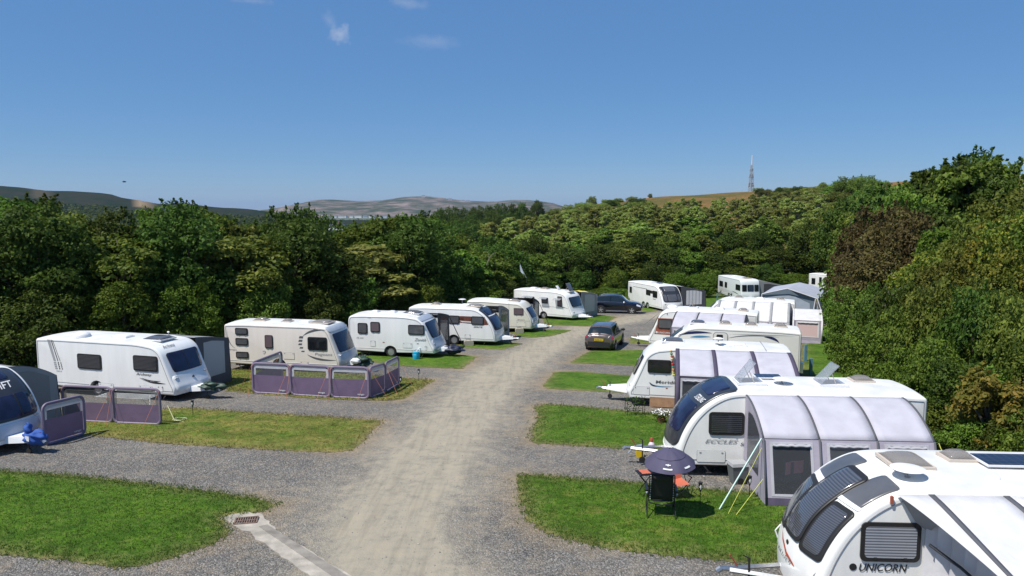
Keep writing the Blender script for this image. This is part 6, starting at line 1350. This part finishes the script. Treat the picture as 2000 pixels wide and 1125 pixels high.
# things inside the near lilac awning
ic = I_.world(4.1, -1.2, 0); ch = thing('camp_chair', 'dark camp chair draped with a pink towel inside the near lilac awning', 'camp chair', (ic.x, ic.y, gz(ic.y)), R(200)); mb = MB(); mb.box((0, .0, .42), (.5, .48, .06)); mb.build('seat', DECN, ch); mb = MB(); mb.box((0, .26, .68), (.5, .05, .5)); mb.build('backrest', DECN, ch); mb = MB()
for sx in (-1, 1):
    for sy in (-1, 1): mb.tube([(sx * .24, sy * .22, 0), (sx * .24, sy * .22, .6)], .014, 5)
mb.build('frame', FR, ch)
tl = thing('towel', 'pink towel hanging over the chair inside the near lilac awning', 'towel', (ic.x, ic.y, gz(ic.y) + .6), R(200)); mb = MB(); mb.grid([[(-.3 + .6 * i / 8, .30 + .02 * math.sin(i), .36 - .34 * j / 5 * (1 if j else 0)) for j in range(6)] for i in range(9)]); mb.build('cloth', mat('pink_towel', (.55, .20, .26), .9), tl)
ib = I_.world(3.9, -.35, 0); bx = thing('storage_box', 'large navy storage unit inside the near lilac awning', 'storage unit', (ib.x, ib.y, gz(ib.y)), R(176)); mb = MB(); mb.slab([(a_, -.25, b_) for a_, b_ in rrect(-.6, .05, .6, 1.35, .05)], (0, .5, 0)); mb.build('cabinet', mat('navy_cloth', (.03, .035, .07), .8), bx)
mb = MB(); mb.box((0, -.27, .7), (1.1, .01, .02)); mb.build('zip', TRIM, bx)
# white folding stool at the far end of that awning
fs_ = I_.world(.28, -1.9, 0); stl = thing('folding_stool', 'white tubular folding stool at the hedge end of the near lilac awning', 'stool', (fs_.x, fs_.y, gz(fs_.y)), R(10)); mb = MB()
for s in (-1, 1): mb.tube([(-.2, s * .15, .95), (-.2, s * .15, .1)], .018, 5); mb.tube([(.2, s * .15, .95), (.2, s * .15, .1)], .018, 5); mb.tube([(-.25, s * .15, .95), (.25, s * .15, .95)], .018, 5); mb.tube([(-.25, s * .15, .72), (.25, s * .15, .72)], .018, 5)
mb.build('frame', WTRIM, stl); mb = MB(); mb.box((0, 0, .96), (.46, .3, .02)); mb.build('seat', WTRIM, stl)
# a bird far up to the left
bd = thing('bird', 'small dark gull gliding above the left ridge', 'bird', (-37.4, 72, EYE + 2.75), R(20)); mb = MB(); mb.blob((0, 0, 0), .09, 1, 12, 9, .05, (2.0, .7, .7)); mb.add([(-.06, 0, .02), (.08, 0, .02), (.03, .42, .08), (-.03, .42, .08), (.03, -.42, .08), (-.03, -.42, .08)], [(0, 1, 2, 3), (1, 0, 5, 4)]); mb.add([(-.15, 0, 0), (-.28, .05, 0), (-.28, -.05, 0)], [(0, 1, 2)]); mb.build('body', mat('bird_dark', (.05, .05, .05), .8), bd)
# yellow patch on the awning roof of the farthest left caravan
yp = G_.world(4.9, G_.W + 1.1, 0); ys_ = thing('yellow_sheet', 'yellow sheet thrown over the awning roof beside the farthest left caravan', 'sheet', (yp.x, yp.y, G_.loc.z + 2.27), G_.yaw); mb = MB(); mb.grid([[(-.6 + 1.2 * i / 6, -.7 + 1.4 * j / 6, .10 - .14 * ((j / 6) ** 2) - .10 * ((i - 3) / 3) ** 2 + .02 * math.sin(i * 2 + j)) for j in range(7)] for i in range(7)]); mb.build('cloth', mat('yellow_cloth', (.72, .60, .08), .7), ys_)
# ------------------------------------------------------------------ trees and hedges
TP = {
 'syc': make_tree('sycamore', 9, 6.5, 15000, .17, LEAF, low=.06, lobes=17, seed=3),
 'haw': make_tree('hawthorn', 7, 6, 17000, .125, LEAFD, low=.05, lobes=18, seed=5, jit=1.0),
 'ash': make_tree('ash_tree', 9, 6, 12000, .19, LEAFO, low=.08, lobes=15, seed=8, jit=.9),
 'lime': make_tree('leafy_tree', 8, 5.5, 12000, .18, LEAFB, low=.05, lobes=15, seed=12),
 'bush': make_tree('bush', 3.2, 4.5, 13000, .085, LEAF, low=.04, lobes=14, seed=15, jit=1.0),
 'far': make_tree('woodland_tree', 8, 6, 6500, .25, LEAFF, low=.1, lobes=10, seed=18, sub=2),
 'pine': make_tree('young_pine', 8, 3.0, 3800, .20, LEAFC, low=.14, lobes=12, seed=21, bark=BARKP, sub=1, trunk=.14),
 'con': make_tree('conifer', 9, 4.4, 6000, .20, LEAFC, low=.08, lobes=16, seed=24, sub=1),
}
def ztop(py, Y):   # height above datum at which something Y metres off shows at row py
    v = -(py - 562.5) / F; return EYE + Y * (-ST + v * CT) / (CT + v * ST)
SKY_L = [(-400, 385), (0, 386), (50, 386), (80, 398), (110, 398), (170, 412), (215, 424), (250, 440), (280, 452), (300, 420), (325, 402), (360, 400), (395, 406), (420, 414), (450, 428), (480, 438), (510, 436), (545, 424), (575, 410), (600, 424), (625, 452), (655, 470), (675, 440), (700, 420), (730, 430), (760, 424), (790, 428), (820, 416), (850, 428), (880, 448), (920, 462), (1000, 468), (1150, 470), (1300, 455), (1400, 450), (1480, 452), (1560, 458), (1640, 470)]
sk = lambda px: float(np.interp(px, [a for a, _ in SKY_L], [b for _, b in SKY_L]))
ROW = [(-46, 33), (-40, 34.5), (-35, 36.5), (-30.5, 39), (-27, 41.5), (-23.5, 44), (-20.5, 46.5), (-18, 49), (-15.5, 51.5), (-13, 54.5), (-11, 57.5), (-9, 60.5), (-7, 64), (-5, 68), (-3.2, 73), (-1, 78.5), (2, 83.5), (6, 87.5), (10.5, 91), (15, 95), (19.5, 99.5), (24, 103), (29, 106), (34, 107), (39, 108)]
KL = {'syc': ('broad sycamore with large green leaves in the hedge line', LEAF), 'haw': ('dense dark hawthorn in the hedge line', LEAFD), 'ash': ('olive-green ash tree in the hedge line', LEAFO), 'lime': ('bright green leafy tree in the hedge line', LEAFB), 'con': ('drooping dark conifer in the hedge line', LEAFC)}
def hedge_tree(x, y, top_px=None, kind=None, w=None, lab=None, grp=None, cm=None, low=0):
    px = 1000 + F * x / y; h = ztop(top_px if top_px is not None else sk(px), y) - tz(x, y)
    h = max(2.2, h); kind = kind or random.choice(['syc', 'haw', 'ash', 'haw', 'lime']); w = w or min(7.5, 4.2 + h * .3)
    side = 'left' if px < 880 else 'far'
    return put_tree(TP[kind], x, y, h / .985, w, lab or (KL[kind][0] + (' behind the left row' if px < 880 else ' at the far end')), 'tree', grp or ('%s trees, %s hedge' % (TP[kind][0].replace('_', ' '), side)), z=tz(x, y) - .1, crown_m=cm)
kinds = ['lime', 'haw', 'ash', 'ash', 'haw', 'syc', 'haw', 'ash', 'haw', 'haw', 'con', 'haw', 'haw', 'syc', 'syc', 'haw', 'syc', 'haw', 'haw', 'ash', 'haw', 'syc', 'haw', 'syc', 'haw']
for i, (x, y) in enumerate(ROW):
    px = 1000 + F * x / y
    hedge_tree(x, y, kind=kinds[i % len(kinds)], w=random.uniform(6.2, 7.6), top_px=sk(px) + random.choice((18, 30, 45)))
# second rank gives the skyline itself
for i in range(34):
    f = i / 33; k = f * (len(ROW) - 1); i0 = min(int(k), len(ROW) - 2); fr = k - i0; x = ROW[i0][0] * (1 - fr) + ROW[i0 + 1][0] * fr - 2.6 + random.uniform(-.8, .8); y = ROW[i0][1] * (1 - fr) + ROW[i0 + 1][1] * fr + 4.2 + random.uniform(-.8, .8)
    px = 1000 + F * x / y; kd = 'lime' if (px < 60 or 300 < px < 420 or 660 < px < 860) else random.choice(['haw', 'ash', 'haw', 'syc'])
    hedge_tree(x, y, kind=kd, top_px=sk(px) + random.uniform(-2, 6), w=random.uniform(4.2, 5.6))
for i in range(16):
    k = i / 15 * 20; i0 = int(k); fr = k - i0; i1 = min(i0 + 1, len(ROW) - 1); x = ROW[i0][0] * (1 - fr) + ROW[i1][0] * fr - 5.5; y = ROW[i0][1] * (1 - fr) + ROW[i1][1] * fr + 9; px = 1000 + F * x / y
    hedge_tree(x, y, kind='haw', top_px=sk(px) + 14, w=7)
# low bushes along the foot
FOOT = [(-33, 33.5), (-29, 36), (-25.5, 38.8), (-22, 41.4), (-19.5, 44), (-16.5, 47), (-13.8, 49.8), (-11.5, 53), (-9.4, 56), (-7.2, 59.6), (-5.4, 63.2), (-3.4, 67), (-1.6, 71.5), (.6, 76.8), (3.5, 81.5), (7.8, 84.8), (12.3, 87.8), (17.0, 91.5), (21.2, 96.2), (26, 100.5), (31, 102.3), (36, 103)]
for i, (x, y) in enumerate(FOOT):
    put_tree(TP['bush'], x, y, random.uniform(2.6, 3.8), random.uniform(4, 5.2), 'low dense bush at the foot of the long left and far hedge', 'bush', 'bushes at the foot of the left and far hedge', z=tz(x, y) - .1, crown_m=random.choice([LEAF, LEAFD, LEAFB, LEAFD]))
for (px, Y, h, w, lb) in ((1165, 80, 1.3, 6, 'clipped low hedge behind the navy car'), (1205, 81, 1.4, 6, 'low bushy hedge between the navy car and the twin-axle caravan'), (1330, 88, 2.6, 5, 'big-leaved green bush behind the pale awning'), (1370, 91, 2.4, 5, 'big-leaved green bush left of the far tap post'), (1545, 101, 2.0, 6, 'bright rounded bush left of the small caravan end'), (1565, 100, 2.1, 5, 'bright rounded bush under the small caravan end')):
    x = (px - 1000) * Y / F; put_tree(TP['bush'], x, Y, h, w, lb, 'bush', z=tz(x, Y), crown_m=LEAFB)
# woodland behind the far hedge, up to the young plantation
def crest(px): return float(np.interp(px, [860, 1000, 1060, 1150, 1300, 1460, 1600, 1700], [414, 408, 420, 404, 392, 378, 370, 352]))
cnt = 0
for i in range(58):
    px = random.uniform(860, 1720); Y = random.uniform(112, 172); x = (px - 1000) * Y / F
    put_tree(TP['far'], x, Y, random.uniform(3.8, 6.2), random.uniform(5.0, 8.0), 'rounded broadleaf tree in the wood between the far hedge and the plantation', 'tree', 'broadleaf trees beyond the far hedge', z=tz(x, Y) - .2, crown_m=random.choice([LEAFF, LEAFF, LEAFO, LEAFF, LEAF]))
pts = []
for r_ in range(12):
    Y = 174 + r_ * 12
    for k in range(20):
        px = 880 + (k + (.5 if r_ % 2 else 0)) * 37 + random.uniform(-22, 22)
        if px < 930 - r_ * 4 : continue
        if r_ > 7 and px < 1060 + (r_ - 7) * 40: continue
        pts.append((px, Y + random.uniform(-7, 7)))
for px, Y in pts:
    x = (px - 1000) * Y / F
    put_tree(TP['pine'], x, Y, random.uniform(5.2, 8.8), random.uniform(2.8, 4.6), 'slender young plantation pine with pale trunk on the hillside', 'tree', 'young pines of the hillside plantation', z=tz(x, Y) - .2)
# left part of the hill and its skyline
for (px, Y, py, w) in ((862, 330, 416, 16), (880, 335, 412, 14), (902, 345, 413, 15), (925, 350, 412, 14), (948, 360, 408, 15), (975, 360, 404, 15), (1000, 365, 404, 14), (1018, 370, 401, 13), (1048, 380, 396, 12), (890, 260, 428, 13), (925, 270, 424, 13), (960, 280, 420, 13), (1000, 290, 419, 12), (1030, 300, 417, 11), (870, 220, 440, 12), (905, 215, 438, 12), (940, 225, 434, 11), (975, 235, 431, 11)):
    x = (px - 1000) * Y / F; z = tz(x, Y); h = max(4, ztop(py, Y) - z); put_tree(TP['bush'], x, Y, h, w * .75, 'dark rounded tree on the left shoulder of the moorland hill', 'tree', 'trees on the left shoulder of the hill', z=z - .8, crown_m=LEAFD, name='hillside_tree')
for (px, Y, py, w, lb) in ((1155, 440, 385, 11, 'lone round tree standing on the moor skyline'), (1128, 445, 398, 9, 'low scrub on the moor left of the lone round tree'), (1180, 442, 393, 9, 'windblown scrub just right of the lone round tree'), (1205, 440, 390, 13, 'spreading scrub on the moor skyline'), (1232, 440, 388, 14, 'wide low scrub on the moor, right of the lone tree'), (1268, 446, 388, 5, 'tiny bush alone on the moor skyline'), (1478, 430, 372, 12, 'scrub at the foot of the radio mast'), (1525, 425, 366, 16, 'rounded thicket right of the radio mast'), (1550, 420, 368, 14, 'low thicket on the crest, second from the radio mast')):
    x = (px - 1000) * Y / F; z = tz(x, Y); put_tree(TP['bush'], x, Y, max(2.5, ztop(py, Y) - z), w * .62, lb, 'tree', z=z - .5, crown_m=LEAFF, name='moor_scrub')
for (px, Y, py, w) in ((1600, 330, 366, 22), (1630, 320, 358, 20), (1655, 310, 352, 20), (1680, 305, 350, 18), (1700, 290, 356, 18), (1560, 280, 385, 16), (1600, 270, 382, 16), (1640, 260, 378, 16), (1680, 250, 376, 16), (1530, 240, 398, 14), (1580, 230, 396, 14), (1620, 220, 396, 14), (1660, 210, 394, 13), (1480, 200, 412, 10), (1560, 190, 412, 11), (1610, 180, 412, 11), (1650, 170, 410, 11), (1700, 160, 400, 11), (1520, 170, 430, 9), (1570, 160, 432, 9), (1620, 150, 432, 9), (1670, 140, 428, 9)):
    x = (px - 1000) * Y / F; z = tz(x, Y); put_tree(TP['bush'], x, Y, max(4, ztop(py, Y) - z), w * .8, 'broad dark tree on the wooded right shoulder of the hill', 'tree', 'trees on the right shoulder of the hill', z=z - .8, crown_m=random.choice([LEAFF, LEAFO, LEAF]), name='hillside_tree')
for k in range(46):
    px = random.choice((random.uniform(1060, 1260), random.uniform(1470, 1660))); Y = random.uniform(325, 425); x = (px - 1000) * Y / F; z = tz(x, Y)
    put_tree(TP['bush'], x, Y, random.uniform(2.2, 4.5), random.uniform(6, 12), 'low gorse thicket scattered over the brown moorland slope', 'gorse', 'gorse thickets of the moorland slope', z=z - .4, name='gorse_thicket', crown_m=random.choice([LEAFF, LEAFO, LEAFD]))
# right hedge: big sycamores at the back, hawthorns and bronze trees, ivy bank in front
R_ = [(1590, 108, 440, 8, 'haw', None, 'dark hawthorn rising behind the small caravan end'), (1640, 100, 415, 8, 'haw', LEAFO, 'olive hawthorn over the far right corner'), (1575, 112, 455, 8, 'syc', None, 'bright sycamore behind the grey ridge-roofed awning'), (1700, 78, 392, 7.5, 'haw', LEAFO, 'olive hawthorn on the right skyline left of the big sycamores'), (1660, 90, 402, 8, 'haw', LEAFD, 'dark hawthorn below the wooded right shoulder'),
 (1735, 66, 345, 7.5, 'syc', LEAFD, 'leftmost of the big skyline sycamores at right'), (1790, 62, 322, 7.5, 'syc', LEAF, 'second of the big skyline sycamores from the left'), (1845, 58, 292, 8, 'syc', LEAFD, 'tall sycamore making the first top of the right skyline'), (1905, 56, 286, 8, 'syc', LEAF, 'tallest sycamore on the right skyline'), (1955, 55, 305, 7, 'syc', LEAFD, 'sycamore sloping down at the right edge'), (2030, 54, 322, 7, 'syc', LEAF, 'sycamore cut by the right edge of the photo'), (1885, 60, 320, 8, 'haw', LEAFD, 'dark thicket between the two tallest sycamores'),
 (1770, 50, 395, 6, 'haw', LEAF, 'green hawthorn under the big sycamores'), (1840, 47, 385, 6.2, 'syc', LEAFD, 'dark green sycamore in the middle of the right bank'), (1920, 45, 380, 6.4, 'syc', LEAF, 'broad sycamore under the tallest one'), (2000, 43, 385, 6.2, 'haw', LEAFO, 'olive thicket at the right edge, upper bank'),
 (1672, 52, 455, 4.2, 'ash', LEAF, 'light green tree at the left edge of the bronze hawthorns'), (1705, 46, 425, 4.8, 'haw', LEAFR, 'bronze-leaved hawthorn, left of three'), (1745, 42, 420, 5.0, 'haw', LEAFR, 'bronze-leaved hawthorn, the tallest of three'), (1800, 40, 440, 4.4, 'haw', LEAFR, 'bronze-leaved hawthorn, right of three'), (1845, 37, 432, 3.6, 'ash', LEAFB, 'pale green sapling right of the bronze hawthorns'), (1890, 35, 452, 4.2, 'haw', LEAFO, 'olive hawthorn in the middle of the right bank'), (1950, 32, 448, 4.2, 'haw', LEAFY, 'yellowing tree at the right edge, upper'), (2010, 30, 430, 4.2, 'haw', LEAFY, 'yellowing tree cut by the right edge'), (1990, 27.5, 505, 3.6, 'haw', LEAFY, 'low yellowing tree at the right edge'), (1870, 30.5, 520, 3.8, 'haw', LEAFO, 'olive-green thicket above the ivy bank'), (1800, 34, 505, 4.2, 'haw', LEAFY, 'thicket with yellow sprays above the ivy bank'), (1720, 39, 500, 4.6, 'haw', LEAFR, 'brown twiggy hawthorn above the ivy bank'), (1685, 44.5, 520, 3.8, 'haw', LEAFR, 'brown-green hawthorn over the verge'), (1935, 28.5, 540, 3.4, 'haw', LEAFO, 'olive hawthorn low on the right bank')]
for px, Y, py, w, kd, cm, lb in R_:
    x = (px - 1000) * Y / F; z = gz(Y) if Y < 100 else tz(x, Y); put_tree(TP[kd], x, Y, ztop(py, Y) - z, w, lb, 'tree', z=z - .1, crown_m=cm)
RB = [(1652, 49.5, 545, 3.4, LEAFB), (1655, 44, 585, 3.0, LEAF), (1680, 39, 600, 3.2, LEAFD), (1690, 36.5, 590, 3.6, LEAF), (1690, 34.5, 645, 2.6, LEAF), (1740, 33.5, 590, 3.6, LEAFD), (1705, 31, 655, 3.0, LEAF), (1760, 29.5, 640, 3.4, LEAF), (1800, 29.5, 590, 3.4, LEAFD), (1825, 27, 625, 3.4, LEAF), (1870, 26.5, 590, 3.2, LEAFO), (1790, 26.5, 700, 2.8, LEAF), (1850, 24.6, 690, 3.0, LEAF), (1920, 25, 610, 3.2, LEAFD), (1900, 23.0, 730, 2.8, LEAFD), (1985, 24, 620, 3.2, LEAFO), (1965, 22.3, 740, 2.6, LEAF), (2040, 22, 700, 3.0, LEAF), (1870, 22.6, 800, 2.2, LEAF), (1930, 21.4, 820, 2.2, LEAF), (2000, 20.4, 820, 2.4, LEAFD), (2080, 19.6, 780, 2.8, LEAF), (1662, 47, 620, 2.4, LEAFD)]
for i, (px, Y, py, w, cm) in enumerate(RB):
    x = (px - 1000) * Y / F; put_tree(TP['bush'], x, Y, ztop(py, Y) - gz(Y), w, 'dense small-leaved green bush in the bank beside the right row of caravans', 'bush', 'bushes of the right bank', z=gz(Y) - .1, crown_m=cm)
# rust-leaved vine maple low at the right
mp = make_tree('maple', 2.6, 2.2, 4200, .085, leaf_mat('leaves_rust', [(.05, .07, .012), (.16, .12, .025), (.30, .15, .05)]), low=.08, lobes=10, seed=31)
x = (1955 - 1000) * 20.9 / F; put_tree(mp, x, 20.9, ztop(728, 20.9) - gz(20.9), 2.3, 'rust-leaved young maple climbing the bank at the right edge', 'tree', z=gz(20.9))
# pale dead branches poking out of the bank
for i, (px, py, Y, lb) in enumerate(((1745, 560, 33.0, 'bare forked branch among the bronze hawthorns'), (958, 492, 58, 'pale dead stump standing over the hedge'), (1325, 0, 0, ''))):
    if not lb: continue
    x = (px - 1000) * Y / F; z = ztop(py, Y); b_ = thing('bare_branch', lb, 'branch', (x, Y, z - .6)); mb = MB(); mb.tube([(-.3, 0, -.4), (-.1, -.05, .1), (.12, -.1, .4), (.4, -.1, .6)], [.045, .035, .02, .006], 6); mb.tube([(-.1, -.05, .1), (-.2, -.1, .5), (-.35, -.1, .7)], [.028, .015, .005], 5); mb.build('branch', BARKP, b_)
# ------------------------------------------------------------------ far land
def far_wood(name, n, fn, size, m, label):
    P_ = np.array([fn() for _ in range(n)]); k = 26; D_ = rng.normal(0, 1, (n * k, 3)); D_[:, 2] = abs(D_[:, 2]); D_ /= np.linalg.norm(D_, axis=1)[:, None]; C = np.repeat(P_, k, 0); s = np.repeat(rng.uniform(.6, 1.4, n), k)[:, None] * size
    C = C + D_ * s * rng.uniform(.7, 1.1, (n * k, 1)); me = leaf_mesh(name, C, D_, size * .42, m, jit=.5); o = bpy.data.objects.new(name, me); COL.objects.link(o); return tag(o, label, 'wood', kind='stuff')
def f1():
    Y = 930 + 330 * random.random() ** .8; px = random.uniform(-60, 560); X = (px - 1000) * Y / F; return (X, Y, tz(X, Y) + 2)
far_wood('far_wood', 2600, f1, 7.5, LEAFD, 'distant dark wood covering the foot of the left ridge')
def f2():
    Y = random.uniform(560, 900); px = random.uniform(120, 900); X = (px - 1000) * Y / F; return (X, Y, tz(X, Y) + 1)
far_wood('valley_wood', 900, f2, 6.0, LEAFD, 'distant trees in the valley between the near hedge and the bay')
def f3():
    Y = random.uniform(2000, 2350); px = random.uniform(560, 760); X = (px - 1000) * Y / F; return (X, Y, -36)
far_wood('coast_wood', 260, f3, 12, LEAFD, 'strip of dark trees along the far shore')
# limestone headland across the bay
ORM = [(545, 412), (555, 409), (575, 402), (590, 398), (612, 392), (632, 390), (652, 390), (680, 392), (700, 393), (725, 392), (745, 392), (765, 389), (790, 385), (815, 384), (838, 384), (860, 386), (880, 389), (905, 392), (930, 393), (955, 394), (975, 393), (1000, 391), (1030, 391), (1055, 393), (1080, 397), (1100, 403), (1115, 410), (1140, 416)]
mb = MB(); Pm = []
for j in range(41):
    Y = 4600 + j * 50; row = []
    for i in range(150):
        px = 535 + i * 4.15; X = (px - 1000) * 5900 / F; top = EYE + (411 - float(np.interp(px, [a for a, _ in ORM], [b for _, b in ORM]))) * 5900 / F
        f = min(1, max(0, (Y - 4700) / 1200)); f = f ** .62; z = -41 + (top + 41) * f
        q_ = mnoise.noise(Vector((X * .0022, Y * .003, 1))); z += 34 * q_ * f * (1 - f) * 1.6 + 9 * mnoise.noise(Vector((X * .012, Y * .012, 2))) * f * (1 - f) * 2
        st_ = 12; zs = z / st_; fl_ = math.floor(zs); z = (z * .75 + .25 * st_ * (fl_ + min(1, max(0, ((zs - fl_) - .35) / .3))))if f < .96 else z
        row.append((X, Y, z))
    Pm.append(row)
mb.grid(Pm)
m, N, L, P = nodes('limestone_headland'); tc = N.new('ShaderNodeTexCoord'); n1 = N.new('ShaderNodeTexNoise'); n1.inputs['Scale'].default_value = .006; n1.inputs['Detail'].default_value = 9; n1.inputs['Roughness'].default_value = .68
mp_ = N.new('ShaderNodeMapping'); mp_.inputs['Scale'].default_value = (1, 1, 5); L.new(tc.outputs['Object'], mp_.inputs['Vector']); L.new(mp_.outputs['Vector'], n1.inputs['Vector'])
cr_ = N.new('ShaderNodeValToRGB'); e = cr_.color_ramp.elements; [e.new(.5) for _ in range(2)]
for k, (p, c) in enumerate(((.40, (.05, .065, .03)), (.49, (.10, .095, .06)), (.55, (.17, .135, .11)), (.64, (.27, .215, .18)))): e[k].position = p; e[k].color = (*c, 1)
L.new(n1.outputs['Fac'], cr_.inputs['Fac']); L.new(cr_.outputs['Color'], P.inputs['Base Color']); P.inputs['Roughness'].default_value = 1; P.inputs['Specular IOR Level'].default_value = 0
tag(mb.build('headland', m, None, smooth=180), 'long pale limestone headland across the bay', 'headland', kind='structure')
# shore strip with the town
mb = MB(); mb.slab([((px - 1000) * Y / F, Y, -41) for px, Y in ((480, 2480), (660, 2480), (770, 2700), (800, 3200), (850, 4000), (880, 4300), (960, 4700), (1000, 5000), (500, 5000))], (0, 0, 3)); tag(mb.build('shore', mat('shore_land', (.10, .12, .06), .9, var=.4, scale=.01), None, smooth=0), 'low green shore below the headland', 'shore', kind='structure')
HW = mat('house_white', (.75, .74, .70), .7); HR = mat('slate_roof', (.14, .13, .14), .7); HB = mat('house_brick', (.32, .17, .11), .8)
def house(px, Y, w_, d, h, z, label, rz=0, wm=HW, grp=None, roof=True, name='house', cat='house'):
    x = (px - 1000) * Y / F; r_ = thing(name, label, cat, (x, Y, z), R(rz), grp); mb = MB(); mb.box((0, 0, h / 2), (w_, d, h)); wl = mb.build('wall', wm, r_, smooth=0)
    if roof: mb = MB(); mb.slab([(-w_ / 2 - .5, -d / 2 - .5, h), (-w_ / 2 - .5, d / 2 + .5, h), (-w_ / 2 - .5, 0, h + d * .35)], (w_ + 1, 0, 0)); mb.build('roof', HR, r_, smooth=0)
    return r_
for i, (px, w_) in enumerate(((640, 26), (656, 18), (668, 34), (688, 22), (701, 44), (715, 24), (728, 38), (744, 22), (752, 30), (676, 16))):
    house(px, 4350 + i * 12, w_, 16, 11, -38, 'tiny white house of the far seaside town under the headland', random.uniform(-20, 20), grp='houses of the far seaside town')
for i, (px, py) in enumerate(((905, 394), (915, 395), (880, 391), (828, 385))):
    Y = 5800; house(px, Y, 26, 18, 10, ztop(py, Y) - 2, 'small white building on top of the headland', 10, grp='buildings on top of the headland')
# long white works building in the valley
Yb = 760; xb = (652 - 1000) * Yb / F; zb = ztop(447, Yb); wr_ = thing('long_building', 'long low white building with a brown tower beyond the left trees', 'building', (xb, Yb, zb), R(3)); mb = MB(); mb.box((0, 0, 1.5), (22, 12, 5.5)); wl = mb.build('wall', HW, wr_, smooth=0)
mb = MB(); mb.box((0, -6.1, 2.2), (20, .1, .8)); mb.build('window', PANE, wl, smooth=0); mb = MB(); mb.box((4, 2, 5.6), (3.2, 4, 5)); mb.build('tower', HB, wr_, smooth=0); mb = MB(); mb.box((0, 0, 4.35), (22.6, 12.6, .2)); mb.build('roof', HR, wr_, smooth=0)
for (px, py, lb) in ((265, 452, 'white farmhouse in the green field below the left ridge'), (289, 455, 'small white barn in the green field below the left ridge')): house(px, 820, 8, 6, 3.5, ztop(py + 6, 820), lb, 12)
# radio mast
mx, mY = (1463 - 1000) * 440 / F, 440.0; mz = tz(mx, mY); mast = thing('radio_mast', 'tall lattice radio mast with white top on the moor crest', 'mast', (mx, mY, mz), R(20)); Ht = ztop(322, mY) - mz; GA = mat('mast_grey', (.42, .44, .47), .5, metal=.2)
mb = MB(); bw_, tw_ = 1.35, .42; ring = lambda z: [(sx * (bw_ + (tw_ - bw_) * z / Ht), sy * (bw_ + (tw_ - bw_) * z / Ht), z) for sx, sy in ((-1, -1), (1, -1), (1, 1), (-1, 1))]
for k in range(4): mb.tube([ring(-2)[k], ring(Ht)[k]], .14, 4)
nb_ = 13
for i in range(nb_):
    a_, b_ = ring(Ht * i / nb_), ring(Ht * (i + 1) / nb_)
    for k in range(4): mb.tube([a_[k], b_[(k + 1) % 4]], .07, 3); mb.tube([a_[(k + 1) % 4], b_[k]], .07, 3); mb.tube([b_[k], b_[(k + 1) % 4]], .07, 3)
mb.build('lattice', GA, mast); mb = MB(); mb.tube([(0, 0, Ht), (0, 0, ztop(303, mY) - mz)], [.30, .22], 8); mb.build('aerial', mat('mast_white', (.75, .76, .8), .5), mast)
for z_, r2 in ((Ht * .55, 1.2), (Ht * .62, .8), (Ht * .22, 1.3), (Ht * .30, 1.1), (Ht * .82, .7)):
    mb = MB()
    for k in range(3): a_ = k * 2.1; mb.lathe([(.001, -.1), (.55, -.1), (.6, .15), (.001, .05)], (r2 * math.cos(a_), r2 * math.sin(a_), z_), 'y', 10)
    mb.build('dish', GA, mast)
# air
hz_ = bpy.data.materials.new('haze_air'); hz_.use_nodes = True; nt = hz_.node_tree; nt.nodes.clear(); ou = nt.nodes.new('ShaderNodeOutputMaterial'); pv = nt.nodes.new('ShaderNodeVolumePrincipled'); pv.inputs['Color'].default_value = (.42, .64, 1, 1); pv.inputs['Density'].default_value = 4.5e-5; pv.inputs['Anisotropy'].default_value = .2; nt.links.new(pv.outputs[0], ou.inputs['Volume'])
mb = MB(); mb.box((0, 6950, 55), (39200, 14300, 200)); hb = mb.build('haze', hz_, None, smooth=0); tag(hb, 'thin blue summer haze over the land', 'haze', kind='stuff')
# children whose own label is inherited stay unlabelled
for o in scene.objects:
    if o.parent is not None:
        for k in ('category', 'group'):
            if k in o: del o[k]
